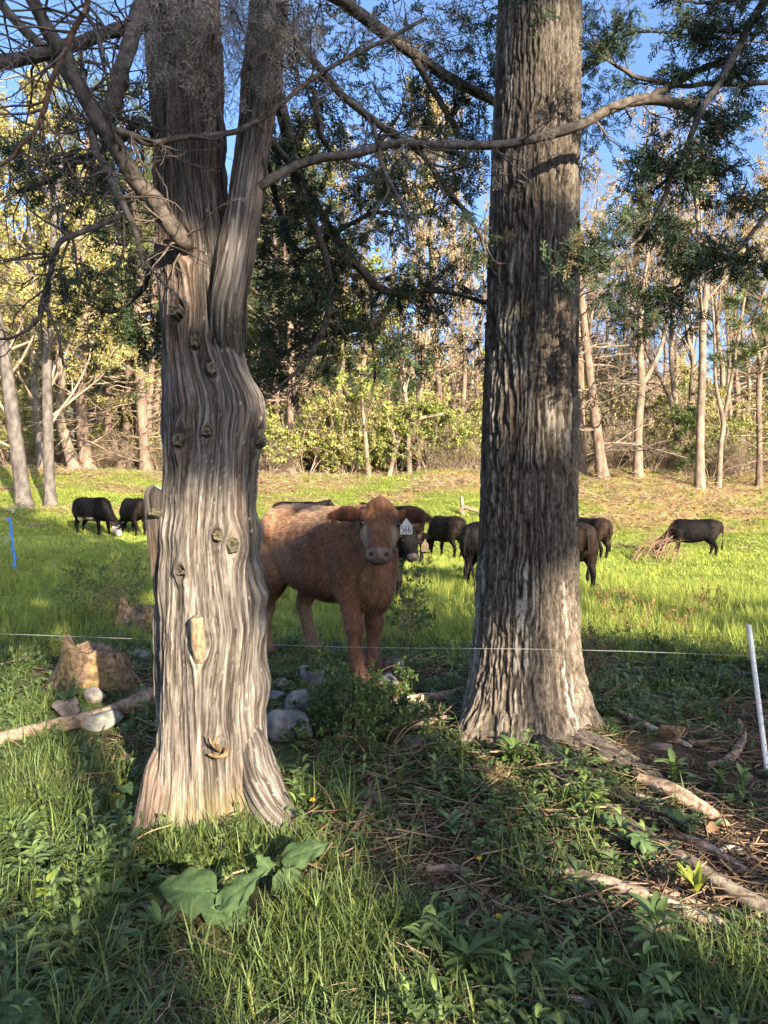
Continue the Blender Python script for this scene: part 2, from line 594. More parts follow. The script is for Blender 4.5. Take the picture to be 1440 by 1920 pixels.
def bark_mat(name, layers, rough, bdist, lo=.3, hi=.75, dark=.45, light=1.35):
    """fibres that follow the grain: noise read in the bark's own running coordinates"""
    m = mat(name, (1, 1, 1), rough=rough, attr=True, spec=.15)
    nt = m.node_tree
    N, L = nt.nodes, nt.links
    b = [x for x in N if x.type == 'BSDF_PRINCIPLED'][0]
    src = b.inputs['Base Color'].links[0].from_socket
    at_ = N.new('ShaderNodeAttribute'); at_.attribute_name = 'flow'
    tot = None
    for (sx_, sz_, w) in layers:
        mp = N.new('ShaderNodeMapping'); mp.inputs['Scale'].default_value = (sx_, sz_, 1)
        L.new(at_.outputs['Vector'], mp.inputs[0])
        nz = N.new('ShaderNodeTexNoise'); nz.inputs['Scale'].default_value = 1; nz.inputs['Detail'].default_value = 3; nz.inputs['Roughness'].default_value = .6
        L.new(mp.outputs[0], nz.inputs['Vector'])
        ml = N.new('ShaderNodeMath'); ml.operation = 'MULTIPLY'; ml.inputs[1].default_value = w
        L.new(nz.outputs[0], ml.inputs[0])
        if tot is None: tot = ml.outputs[0]
        else:
            ad = N.new('ShaderNodeMath'); L.new(tot, ad.inputs[0]); L.new(ml.outputs[0], ad.inputs[1]); tot = ad.outputs[0]
    mr = N.new('ShaderNodeMapRange')
    mr.inputs[1].default_value = lo; mr.inputs[2].default_value = hi; mr.inputs[3].default_value = dark; mr.inputs[4].default_value = light
    L.new(tot, mr.inputs[0])
    vm = N.new('ShaderNodeVectorMath'); vm.operation = 'SCALE'
    L.new(src, vm.inputs[0]); L.new(mr.outputs[0], vm.inputs['Scale'])
    L.new(vm.outputs[0], b.inputs['Base Color'])
    bp = N.new('ShaderNodeBump'); bp.inputs['Strength'].default_value = 1; bp.inputs['Distance'].default_value = bdist
    L.new(tot, bp.inputs['Height']); L.new(bp.outputs[0], b.inputs['Normal'])
    return m
m_cedar = bark_mat('weathered cedar bark', ((150, 6, .45), (330, 14, .35), (60, 2.5, .2)), .92, .016, .38, .60, .38, 1.3)
m_hard = bark_mat('furrowed hardwood bark', ((140, 30, .5), (300, 130, .3), (60, 10, .2)), .94, .012, .38, .62, .35, 1.5)
m_limb = mat('grey limb bark', (0.040, 0.032, 0.027), (0.125, 0.105, 0.09), scale=30, rough=0.85, bump=0.5, attr=True, spec=0.2)
m_twig = mat('dead twig bark', (0.06, 0.046, 0.038), (0.15, 0.12, 0.10), scale=20, rough=0.9, attr=True)
m_cut = mat('old cut wood', (0.07, 0.062, 0.042), (0.19, 0.17, 0.115), scale=60, stretch=(1, 1, 1), rough=0.9, bump=0.4, attr=True)
m_stub = mat('split grey wood', (0.10, 0.082, 0.058), (0.25, 0.215, 0.16), scale=70, stretch=(1, 1, .12), rough=.9, bump=.5, attr=True)
m_spray = mat('cedar scale leaves', (0.7, 0.7, 0.7), (1.3, 1.3, 1.2), scale=3, rough=0.7, attr=True, spec=0.3)

def stem_mesh(name, P, rad, nth, detail, seed, mt, parent, R=None, shape=None, knots=(), colr=1.0):
    """a limb or stem along a path with real bark relief"""
    P = np.asarray(P, float)
    n = len(P)
    T, Sd, U = frames(P)
    L = np.concatenate([[0], np.cumsum(np.linalg.norm(np.diff(P, axis=0), axis=1))])
    ph = -np.pi + 2 * np.pi * np.arange(nth) / nth
    PH, LL = np.meshgrid(ph, L)
    RR = np.repeat(np.asarray(rad, float)[:, None], nth, 1)
    if shape is not None:
        RR = RR * shape(PH, LL)
    Rm = R or float(np.mean(rad))
    d, c, fw = detail(PH * Rm, LL + seed * 3.7, Rm, seed)
    k = np.clip(np.asarray(rad)[:, None] / Rm, 0.2, 1)
    r = RR + d * min(1.0, Rm / 0.12) * k
    V = P[:, None] + r[..., None] * (np.cos(PH)[..., None] * Sd[:, None] + np.sin(PH)[..., None] * U[:, None])
    mb = MB()
    mb.add(V.reshape(-1, 3), ring_quads(1, n, nth), None, c.reshape(-1, 3) * colr)
    mb.add(np.vstack([V[-1], P[-1:] + T[-1:] * 0.003]), None, [[j, (j + 1) % nth, nth] for j in range(nth)], np.full(3, 0.7))
    return flow_attr(mb.build(name, mt, parent), fw)

def limb(name, pts, parent, Yd=None, seed=0, k=9, m=None, mt=None, colr=1.0, wob=0.012):
    """pts: (px, py, width in px[, distance]); returns the path in space too"""
    p = np.array([(q + (Yd,))[:4] if len(q) == 3 else q for q in pts], float)
    n = max(8, 7 * len(p)) if m is None else m
    p = spath(p, n)
    P = at(p[:, 0], p[:, 1], p[:, 3])
    r = np.maximum(p[:, 2], 1.2) / 2 / FPX * p[:, 3]
    t = np.linspace(0, 1, n) * 40
    P = P + wob * (np.stack([noise(xyz(t * .35, seed, i), 77) for i in range(3)], -1) - 0.5) * np.minimum(1, np.linspace(0, 6, n))[:, None]
    mb = MB()
    T, Sd, U = frames(P)
    a = np.arange(k) * 2 * np.pi / k
    rr = r[:, None] * (1 + 0.28 * (noise(xyz(np.cos(a)[None] * 1.6 + 0 * t[:, None], np.sin(a)[None] * 1.6 + seed, t[:, None] * .6), 5) - 0.5))
    V = P[:, None] + rr[..., None] * (np.cos(a)[:, None] * Sd[:, None] + np.sin(a)[:, None] * U[:, None])
    c = np.full(3, 1.0) * colr
    mb.add(V.reshape(-1, 3), ring_quads(1, n, k), None, c)
    for e in (0, -1):
        mb.add(np.vstack([V[e], P[e:e + 1] if e == 0 else P[-1:]]), None, [[j, (j + 1) % k, k] if e else [(j + 1) % k, j, k] for j in range(k)], c * 1.2)
    o = mb.build(name, mt or m_limb, parent)
    return P, r

# a flat scale-leaf spray, 1 unit long
def spray_template(seed, dense=1.0, wid=.95):
    rg = np.random.default_rng(seed)
    segs = []
    def seg(p, d, l, w):
        segs.append((p, p + d * l, w))
    stem_d = np.array([1.0, 0, 0])
    p = np.zeros(3)
    n = int(7 * dense)
    for i in range(n):
        d = nrm(np.array([1, rg.normal() * .12, rg.normal() * .12 - 0.03]))
        q = p + d / n
        segs.append((p, q, 0.045))
        for sgn in (-1, 1):
            if rg.random() < 0.88:
                l = 0.42 * (1 - 0.6 * i / n) * rg.uniform(0.6, 1.15)
                a = rg.uniform(0.5, 0.95)
                e = nrm(np.array([np.cos(a), sgn * np.sin(a), rg.normal() * 0.35]))
                segs.append((q, q + e * l, 0.05))
                for b in ((0.35, .7) if i % 2 else (.55,)):
                    s2 = rg.choice([-1, 1])
                    a2 = a * sgn + s2 * rg.uniform(0.4, 0.8)
                    e2 = nrm(np.array([np.cos(a2), np.sin(a2), rg.normal() * 0.35]))
                    segs.append((q + e * l * b, q + e * l * b + e2 * l * 0.4, 0.05))
        p = q
    v, qd = [], []
    for (a, b, w) in segs:
        w = w * wid
        d = b - a
        sd = nrm(np.cross(d, nrm(np.array([rg.normal() * .5, rg.normal() * .5, 1]))))
        i = len(v)
        v += [a - sd * w * .35, a + sd * w * .35, b + sd * w * .5, b - sd * w * .5]
        qd.append([i, i + 1, i + 2, i + 3])
    return np.array(v), np.array(qd)
SPRAYS = [spray_template(s) for s in range(5)]
LACE = [spray_template(s + 50, 0.8, .42) for s in range(4)]

class Boughs:
    """sprays and the twigs that carry them, gathered for one tree"""
    def __init__(s, seed):
        s.rg = np.random.default_rng(seed)
        s.fol, s.dead, s.tw = MB(), MB(), MB()
        s.P, s.R = [], []
    def sprays(s, pos, d, scl, dead=False):
        n = len(pos)
        rg = s.rg
        M = rotmats(d, rg.uniform(0, 6.28, n))
        if dead:
            c = np.array([0.17, 0.145, 0.125]) * rg.uniform(0.6, 1.35, (n, 1))
        else:
            c = np.array([0.026, 0.048, 0.022]) * rg.uniform(0.6, 1.5, (n, 1))
            br = rg.random(n) < 0.14
            c[br] = np.array([0.085, 0.065, 0.03]) * rg.uniform(0.7, 1.2, (br.sum(), 1))
        T = LACE if dead else SPRAYS
        w = rg.integers(0, len(T), n)
        for k in range(len(T)):
            q = w == k
            if q.any():
                stamp(s.dead if dead else s.fol, T[k][0], T[k][1], pos[q], M[q], scl[q], c[q])
    def clump(s, px, py, rx, ry, Yd, n, dead=False, size=0.12, droop=-0.3, dep=0.22):
        rg = s.rg
        c = at(px, py, Yd)
        k = Yd / FPX
        u = nrm(rg.normal(size=(n, 3))) * rg.random((n, 1)) ** 0.45
        pos = c + u * np.array([rx * k, dep, ry * k])
        d = nrm(u * np.array([1, 1, .8]) + rg.normal(size=(n, 3)) * 0.45 + np.array([0, 0, droop]))
        s.sprays(pos, d, size * rg.uniform(0.55, 1.25, n), dead)
        nt = max(2, n // 4)
        b = c + np.array([0, 0, ry * k * 0.5])
        e = pos[:nt]
        mid = (b + e) / 2 + rg.normal(size=(nt, 3)) * 0.03
        s.P.append(np.stack([np.repeat(b[None], nt, 0), mid, e], 1)); s.R.append(np.tile(np.array([0.0035, 0.0026, 0.0016]), (nt, 1)))
    def along(s, P, r, n, t0=0.2, size=0.12, ln=0.22, per=6, dead=False, droop=-0.25, spread=0.9):
        """side twigs with sprays along a bough"""
        rg = s.rg
        b, rad = grow(P[None], np.minimum(r, 0.006)[None], n, (t0, 1.0), (0.6, 1.3), 0.0, 5, 0.16, droop * 0.25, rr=0.8, mn=ln, rg=rg)
        b2, rad2 = grow(b, rad, 3, (0.25, 0.95), (0.4, 1.0), 0.55, 4, 0.15, droop * 0.25, rg=rg)
        s.P += [b, b2]; s.R += [rad, rad2]
        if per:
            for B in (b, b2):
                N, m, _ = B.shape
                t = rg.uniform(0.15, 1, (N, per)) * (m - 1)
                i = np.clip(t.astype(int), 0, m - 2)
                a = B[np.arange(N)[:, None], i]; c = B[np.arange(N)[:, None], i + 1]
                p = a + (c - a) * (t - i)[..., None]
                d = nrm(nrm(c - a) + rg.normal(size=a.shape) * spread * 0.6 + np.array([0, 0, droop * .4]))
                p = p.reshape(-1, 3); d = d.reshape(-1, 3)
                s.sprays(p, d, size * rg.uniform(0.5, 1.2, len(p)), dead)
    def twigs(s, P, r, n, ln=0.3, lev=2, t0=0.1, up=-0.02, wob=0.2, r0=0.006):
        rg = s.rg
        b, rad = grow(P[None], np.minimum(r, r0 / 0.6)[None], n, (t0, 1.0), (0.5, 1.3), 0.0, 7, wob, up, mn=ln, rg=rg)
        s.P.append(b); s.R.append(rad)
        for _ in range(lev - 1):
            b, rad = grow(b, rad, 4, (0.2, 0.95), (0.4, 1.1), 0.6, 5, wob, up, rg=rg)
            s.P.append(b); s.R.append(np.maximum(rad, 0.0011))
    def build(s, root, names=('foliage', 'dead_foliage', 'twigs')):
        if s.fol.n: stuff(s.fol.build(names[0], m_spray, root, smooth=False))
        if s.dead.n: stuff(s.dead.build(names[1], m_spray, root, smooth=False))
        for P, r in zip(s.P, s.R):
            v, q = tubes(P, np.maximum(r, 0.0011), 4)
            s.tw.add(v, q, None, np.full(3, 1.0))
        if s.tw.n: stuff(s.tw.build(names[2], m_twig, root))

# ------------------------------------------------------------------ the old cedar on the left
CY = 3.5
cedar_tab = np.array([(-420, 296, 398), (-200, 290, 404), (0, 284, 416), (200, 285, 422), (330, 287, 428), (400, 289, 436), (500, 291, 452), (590, 294, 466), (650, 296, 461), (700, 297, 478),
                      (745, 298, 503), (775, 299, 507), (820, 299, 495), (900, 298, 487), (960, 297, 486), (1000, 292, 492), (1050, 290, 489), (1100, 287, 496), (1165, 285, 505),
                      (1230, 286, 497), (1300, 286, 491), (1380, 289, 492), (1450, 291, 497), (1520, 288, 506), (1580, 278, 520), (1660, 262, 530)], float)
cz = np.array([at(720, r[0], CY)[2] for r in cedar_tab])[::-1]
cx = ((cedar_tab[:, 1] + cedar_tab[:, 2]) / 2 - 720)[::-1] / FPX * CY
cr = ((cedar_tab[:, 2] - cedar_tab[:, 1]) / 2)[::-1] / FPX * CY
cedar_x = lambda z: np.interp(z, cz, cx)
cedar_r = lambda z: np.interp(z, cz, cr)
cedar = thing('cedar_tree', 'old silver barked cedar with a twisted knotty trunk and dead lower limbs', 'tree', (-0.806, CY, float(gz(-0.806, CY))))
RC = 0.235
def front(px, py):
    """arc position and height of a photographed spot on the cedar's face"""
    z = at(px, py, CY - 0.2)[2]
    dx = at(px, py, CY - 0.19)[0] - cedar_x(z)
    return float(np.arcsin(np.clip(dx / cedar_r(z), -.97, .97)) * RC), float(z)
knot_px = [(332, 582, 13), (367, 640, 10), (397, 692, 10), (340, 825, 13), (392, 813, 8), (484, 815, 13), (411, 1005, 9), (435, 1022, 14), (382, 1205, 15), (345, 1072, 8), (347, 455, 18), (415, 1392, 9)]
knots = [front(a, b) + (r / FPX * 3.27,) for a, b, r in knot_px]
nz_, nth = 530, 350
zz = np.linspace(-0.25, 5.3, nz_)
ph = -np.pi + 2 * np.pi * np.arange(nth) / nth
PH, ZZ = np.meshgrid(ph, zz)
d, c, fw = bark_strips(PH * RC, ZZ, RC, 3, knots)
th = PH - np.pi / 2
lob = 0
for (a, amp, w) in ((-33, 0.34, 0.30), (-142, 0.24, 0.32), (-84, 0.05, 0.35), (-8, .16, .2), (-118, .07, .2), (40, 0.16, 0.4), (120, 0.14, 0.4), (175, 0.16, 0.35)):
    dd = (th - RD(a) + np.pi) % (2 * np.pi) - np.pi
    lob = lob + amp * np.exp(-(dd / w) ** 2)
fl = np.minimum(np.exp(-(ZZ - .02) / .13), 1.3)
for (a, amp, w, z0, hz) in ((-10, 0.03, .3, 1.05, .05), (0, 0.035, .35, 0.62, .10), (5, .02, .3, 1.36, .05)):
    dd = (th - RD(a) + np.pi) % (2 * np.pi) - np.pi
    lob2 = amp * np.exp(-(dd / w) ** 2 - ((ZZ - z0) / hz) ** 2)
    d = d + lob2
r = cedar_r(ZZ) - 0.012 + d + lob * fl
V = np.stack([cedar_x(ZZ) + r * np.cos(th), CY + r * np.sin(th), ZZ + 0 * r], -1)
moss = smoothstep(0.35, 0.05, ZZ) * smoothstep(.4, .65, noise(xyz(th * 3, ZZ * 6, 0), 12))
c = c * (1 - 0.5 * moss[..., None]) + np.array([0.22, 0.20, 0.075]) * 0.5 * moss[..., None]
flow_attr(MB().add(V.reshape(-1, 3), ring_quads(1, nz_, nth), None, c.reshape(-1, 3)).build('trunk', m_cedar, cedar), fw)

for w_, pts in ((1, [(462, 1360, 3.44, 30), (478, 1410, 3.385, 60), (494, 1470, 3.33, 70), (518, 1525, 3.285, 66), (546, 1562, 3.265, 50), (580, 1590, 3.26, 24), (605, 1606, 3.26, 8)]),
                (2, [(318, 1380, 3.40, 30), (306, 1440, 3.35, 60), (294, 1510, 3.29, 66), (276, 1575, 3.24, 60), (258, 1625, 3.2, 40), (243, 1660, 3.18, 12)])):
    p_ = spath(np.array(pts, float), 110)
    stem_mesh('root', at(p_[:, 0], p_[:, 1], p_[:, 2]), p_[:, 3] / 2 / FPX * p_[:, 2], 80, bark_strips, 70 + w_, m_cedar, cedar, R=0.075)

# second stem that leaves the trunk at eye height
sp = spath([(432, 690, 40, 3.50), (430, 640, 62, 3.44), (427, 598, 66, 3.36), (429, 560, 66, 3.315), (440, 500, 62, 3.30), (453, 420, 60, 3.34), (466, 330, 60, 3.38), (480, 220, 62, 3.42), (492, 110, 66, 3.44), (503, 0, 66, 3.46), (518, -160, 58, 3.48), (535, -330, 50, 3.5)], 230)
stem_P, stem_r = at(sp[:, 0], sp[:, 1], sp[:, 3]), sp[:, 2] / 2 / FPX * sp[:, 3]
stem_mesh('stem', stem_P, stem_r, 90, bark_strips, 5, m_cedar, cedar, R=0.075)
# sawn limb stub on the left flank
sp = spath([(306, 1150, 26, 3.5), (303, 1070, 36, 3.44), (300, 1000, 46, 3.41), (298, 950, 50, 3.39), (297, 930, 48, 3.385), (299, 920, 38, 3.385), (301, 916, 22, 3.385)], 110)
stub_o = stem_mesh('limb_stub', at(sp[:, 0], sp[:, 1], sp[:, 3]), sp[:, 2] / 2 / FPX * sp[:, 3], 60, bark_strips, 9, m_cedar, cedar, R=0.05)

def cedar_surface(px, py):
    s0, z0 = front(px, py)
    a = s0 / RC - np.pi / 2
    rr_ = cedar_r(z0)
    return np.array([cedar_x(z0) + rr_ * np.cos(a), CY + rr_ * np.sin(a), z0]), np.array([np.cos(a), np.sin(a), 0])

def knot_piece(px, py, rw, rh, proud=0.012, tilt=0.3):
    p, n_ = cedar_surface(px, py)
    k = 18
    a = np.arange(k) * 2 * np.pi / k
    n_ = nrm(n_ + np.array([0, 0, tilt]))
    sd = nrm(np.cross([0, 0, 1.0], n_)); up_ = np.cross(n_, sd)
    f = 3.27 / FPX
    rg = np.random.default_rng(int(px))
    wob = 1 + 0.12 * rg.normal(size=k)
    rings = []
    cols_ = []
    for (h, s_, tone_) in ((-0.06, 1.0, .5), (proud * 0.3, 1.04, .55), (proud, 0.96, 1.0), (proud * .75, 0.68, .62), (proud * .95, 0.5, .95), (proud * .55, .25, .5)):
        jit = rg.normal(size=(k, 1)) * .0022
        rings.append(p + n_ * (h + jit) + (np.cos(a) * wob)[:, None] * sd * rw * f * s_ + (np.sin(a) * wob)[:, None] * up_ * rh * f * s_)
        cols_.append(np.full((k, 3), tone_) * rg.uniform(.7, 1.2, (k, 1)))
    V = np.concatenate(rings + [(p + n_ * proud * .85)[None]])
    q = ring_quads(1, 6, k)
    t = [[5 * k + j, 5 * k + (j + 1) % k, 6 * k] for j in range(k)]
    return MB().add(V, q, t, np.vstack(cols_ + [np.full((1, 3), .35)])).build('knot', m_cut, cedar, smooth=False)
for (a, b, w, h) in ((332, 582, 12, 12), (368, 640, 9, 12), (398, 692, 9, 12), (340, 825, 12, 13), (392, 813, 8, 8), (483, 815, 9, 18), (411, 1005, 10, 10), (435, 1022, 13, 15), (345, 1072, 9, 5), (297, 965, 8, 7)):
    knot_piece(a, b, w, h, 0.016 if b != 965 else 0.05)
# the long split stub
p, n_ = cedar_surface(382, 1190)
sd = nrm(np.cross([0, 0, 1.0], n_))
path = np.array([p + n_ * -0.03 + np.array([0, 0, -0.11]), p + n_ * 0.0 + np.array([0, 0, -0.085]), p + n_ * 0.03 + np.array([0, 0, -0.02]), p + n_ * 0.05 + np.array([0, 0, 0.06]), p + n_ * 0.058 + np.array([0, 0, 0.098])])
path = spath(path, 16)
rad = np.interp(np.linspace(0, 1, 16), [0, .2, .5, .95, 1], [0.012, 0.026, 0.031, 0.029, 0.02])
v, q = tubes(path, rad * 0.98, 12)
mb = MB().add(v, q, None, np.array([1.3, 1.2, 1.05]))
mb.add(np.vstack([v[-12:], path[-1:]]), None, [[j, (j + 1) % 12, 12] for j in range(12)], np.array([1.0, .95, .85]))
mb.build('split_stub', m_stub, cedar)
# little dead branch near the foot
p, n_ = cedar_surface(415, 1400)
fk = lambda a, b: p + n_ * a + sd * b[0] + np.array([0, 0, b[1]])
mb = MB()
for pts_, r0, r1 in (([(-.02, (0, -.01)), (.04, (-.01, 0.01)), (.085, (-.028, .045)), (.10, (-.036, .08))], .014, .004),
                     ([(-.01, (0.03, -.005)), (.045, (.015, -.012)), (.06, (-0.02, -.015)), (.055, (-.055, -.005))], .014, .006),
                     ([(.06, (-.02, .02)), (.085, (-.05, .05)), (.09, (-.06, .085))], .008, .003)):
    pp = spath(np.array([fk(*x) for x in pts_]), 12)
    v, q = tubes(pp, np.linspace(r0, r1, 12), 7)
    mb.add(v, q, None, np.array([1.2, 0.95, 0.7]))
mb.build('broken_branch', m_cut, cedar)

B = Boughs(5)
limbs = {}
def L_(key, pts, Yd=None, **k):
    limbs[key] = limb('limb', pts, cedar, Yd, seed=len(limbs) + 1, **k)
L_('A', [(366, 500, 24, 3.62), (354, 470, 30, 3.42), (340, 445, 35, 3.27), (300, 392, 33, 3.2), (250, 328, 33, 3.15), (205, 258, 33, 3.1), (165, 190, 30, 3.05), (122, 110, 28, 3.0), (85, 45, 26, 2.95), (45, -30, 24, 2.9)])
L_('B', [(300, 5, 30, 3.42), (255, 45, 26, 3.35), (200, 62, 24, 3.3), (130, 90, 25, 3.2), (65, 105, 25, 3.1), (-20, 128, 24, 3.0), (-90, 140, 22, 2.95)])
L_('C', [(188, 238, 26, 3.12), (212, 200, 30, 3.16), (228, 140, 28, 3.24), (245, 75, 30, 3.32), (262, 20, 34, 3.4), (285, -40, 36, 3.45)])
L_('D', [(190, 225, 20, 3.13), (215, 245, 15, 3.1), (250, 258, 13, 3.1), (285, 268, 13, 3.1), (340, 256, 11, 3.1), (435, 249, 11, 3.15), (480, 230, 10, 3.2), (530, 190, 9, 3.25), (600, 135, 9, 3.3), (700, 82, 8, 3.4), (800, 35, 7, 3.5)])
L_('E', [(474, 362, 14, 3.38), (490, 350, 18, 3.34), (540, 318, 17, 3.36), (600, 298, 16, 3.4), (680, 284, 15, 3.46), (750, 270, 15, 3.54), (840, 272, 16, 3.66), (940, 272, 16, 3.78), (1015, 258, 17, 3.84), (1080, 236, 19, 3.86), (1140, 208, 20, 3.86), (1220, 185, 20, 3.86), (1290, 202, 17, 3.84), (1357, 233, 13, 3.82)])
L_('E2', [(1215, 186, 14, 3.86), (1250, 165, 15, 3.87), (1300, 135, 13, 3.88), (1358, 113, 10, 3.9)])
L_('F', [(540, 60, 14, 3.5), (600, 128, 15, 3.45), (650, 186, 15, 3.45), (700, 226, 14, 3.5), (765, 270, 12, 3.6), (800, 300, 11, 3.65), (850, 372, 10, 3.75), (895, 430, 8, 3.8), (914, 490, 5, 3.85)])
L_('G', [(505, 130, 22, 3.7), (532, 225, 24, 3.95), (552, 310, 24, 4.1), (575, 395, 17, 4.2), (608, 470, 14, 4.25), (620, 545, 13, 4.3), (606, 620, 12, 4.3), (568, 685, 9, 4.3), (520, 730, 6, 4.3)])
L_('H', [(172, 245, 16, 3.1), (180, 290, 14, 3.05), (205, 330, 13, 3.05), (228, 380, 13, 3.0), (250, 425, 12, 3.0), (265, 475, 9, 3.0), (270, 505, 5, 3.0)])
L_('I', [(240, 400, 11, 3.02), (180, 424, 11, 2.95), (125, 448, 11, 2.9), (105, 472, 10, 2.9), (95, 515, 10, 2.9), (82, 560, 9, 2.9), (72, 600, 8, 2.9), (40, 627, 6, 2.9), (-20, 634, 5, 2.9)])
L_('I2', [(82, 562, 6, 2.9), (100, 605, 5, 2.9), (112, 650, 4, 2.9), (120, 690, 3, 2.9)])
L_('J', [(172, -30, 12, 2.5), (160, 15, 12, 2.5), (138, 62, 11, 2.5), (115, 120, 10, 2.5), (88, 180, 10, 2.5), (76, 216, 9, 2.5), (45, 270, 8, 2.5), (-10, 318, 7, 2.5)], colr=np.array([1.5, 1.05, .8]))
L_('J2', [(78, 212, 5, 2.5), (105, 255, 5, 2.48), (125, 300, 4, 2.46), (152, 348, 2.5, 2.45)], colr=np.array([1.7, 1.2, .9]))
L_('J3', [(77, 215, 5, 2.5), (78, 270, 4, 2.5), (82, 320, 3, 2.5), (80, 360, 2, 2.5)], colr=np.array([1.7, 1.2, .9]))
L_('K', [(-30, -30, 18, 3.4), (40, 50, 18, 3.4), (105, 122, 17, 3.35), (150, 165, 15, 3.25), (185, 205, 14, 3.15), (200, 230, 12, 3.12)])
L_('L', [(500, 260, 16, 3.6), (560, 330, 14, 4.1), (620, 430, 14, 4.5), (665, 490, 17, 4.7), (705, 535, 17, 4.8), (745, 552, 14, 4.9), (820, 545, 9, 5.0), (914, 568, 7, 5.1)])
L_('L2', [(738, 552, 12, 4.9), (725, 585, 12, 4.85), (690, 610, 13, 4.8), (620, 625, 11, 4.75), (560, 645, 9, 4.7), (500, 690, 6, 4.65)])
L_('L3', [(695, 538, 7, 4.8), (697, 590, 6, 4.8), (700, 650, 6, 4.8), (703, 705, 5, 4.8), (690, 748, 4, 4.8)])
L_('L4', [(500, 300, 12, 3.9), (520, 380, 12, 4.4), (560, 470, 10, 4.8), (640, 430, 9, 5.0), (700, 400, 8, 5.1), (770, 408, 7, 5.2)])
L_('M', [(560, -40, 24, 3.9), (640, 0, 24, 4.2), (720, 60, 22, 4.5), (780, 105, 20, 4.7), (830, 140, 20, 4.85), (880, 166, 19, 4.95), (935, 195, 16, 5.05)])
L_('M2', [(775, 105, 14, 4.7), (800, 150, 13, 4.75), (830, 200, 12, 4.8), (860, 250, 10, 4.85)])
L_('N', [(700, 230, 8, 3.5), (715, 300, 8, 3.45), (735, 350, 8, 3.4), (760, 400, 7, 3.4), (765, 450, 5, 3.4)])
L_('O', [(590, 170, 12, 3.9), (605, 260, 10, 4.0), (650, 300, 8, 4.1), (700, 315, 7, 4.2)])
L_('Q', [(285, 250, 12, 3.45), (260, 225, 14, 3.6), (215, 270, 13, 3.8), (150, 300, 12, 4.0), (90, 340, 10, 4.1), (30, 360, 8, 4.2)])
L_('Q2', [(290, 480, 10, 3.5), (265, 545, 10, 3.7), (230, 580, 8, 3.9), (190, 585, 6, 4.0)])
# dark living foliage, behind and between the trunks
for key, n, t0 in (('G', 22, .25), ('L', 20, .2), ('L2', 16, .15), ('L4', 16, .1), ('M', 16, .1), ('M2', 10, .2), ('O', 10, .1), ('Q', 16, .1), ('Q2', 9, .2), ('F', 8, .4)):
    B.along(*limbs[key], int(n * .8), t0, size=0.11, ln=0.27, per=4)
mid_clumps = [(560, 40, 4.4), (600, 100, 4.5), (660, 60, 4.6), (720, 90, 4.8), (760, 40, 4.8), (640, 160, 4.5), (700, 170, 4.7), (575, 170, 4.4), (740, 205, 4.7), (800, 180, 4.9), (830, 90, 5.0), (870, 55, 5.0), (860, 215, 5.0),
              (900, 110, 5.1), (620, 235, 4.5), (560, 250, 4.4), (680, 245, 4.7), (760, 250, 4.8), (825, 262, 5), (880, 255, 5), (600, 205, 4.4), (610, 292, 4.4), (700, 330, 4.6), (742, 322, 4.6), (785, 310, 4.8),
              (835, 330, 5), (560, 340, 4.3), (590, 385, 4.4), (530, 380, 4.4), (520, 440, 4.5), (560, 430, 4.5), (620, 400, 4.5), (700, 352, 4.7), (760, 362, 4.8), (800, 392, 4.9), (855, 360, 5), (890, 330, 5), (700, 400, 5),
              (515, 500, 4.6), (550, 510, 4.7), (590, 520, 4.7), (640, 505, 4.8), (530, 560, 4.6), (570, 570, 4.7), (610, 590, 4.8), (650, 600, 4.8), (520, 620, 4.6), (560, 620, 4.7), (600, 650, 4.7), (500, 660, 4.6), (540, 680, 4.7),
              (790, 500, 5), (825, 495, 5), (850, 520, 5.1), (770, 530, 5), (810, 560, 5), (730, 560, 4.9), (680, 560, 4.8), (640, 560, 4.8), (720, 625, 4.8), (745, 660, 4.8), (715, 690, 4.8), (790, 665, 4.9), (760, 690, 4.8),
              (895, 650, 5.1), (870, 460, 5), (660, 640, 4.8), (590, 470, 4.6), (650, 450, 4.7), (520, 300, 4.2), (510, 250, 4.1), (520, 110, 4.1), (930, 60, 5.2), (905, 20, 5.2), (900, 290, 5.1)]
for (a, b, yd) in mid_clumps:
    w = B.rg.uniform(0.8, 1.35)
    B.clump(a, b, 34 * w, 25 * w, yd, int(21 * w + B.rg.uniform(0, 7)), size=0.118)
for (a, b, yd) in ((25, 250, 4), (20, 335, 4), (60, 352, 4), (150, 272, 4), (120, 330, 4), (172, 350, 4), (195, 375, 4), (215, 175, 3.6), (268, 145, 3.8), (275, 215, 3.8), (200, 442, 4.2), (160, 522, 4.2), (242, 540, 4), (215, 560, 4),
                   (270, 500, 3.9), (255, 600, 4), (240, 470, 4), (280, 640, 4), (30, 290, 4), (100, 372, 4.1), (70, 310, 4.1), (205, 330, 4), (150, 400, 4.1), (265, 430, 3.9), (190, 600, 4.1), (110, 520, 2.95), (150, 505, 2.95)):
    w = B.rg.uniform(0.7, 1.2)
    B.clump(a, b, 30 * w, 20 * w, yd, int(12 * w), size=0.115)
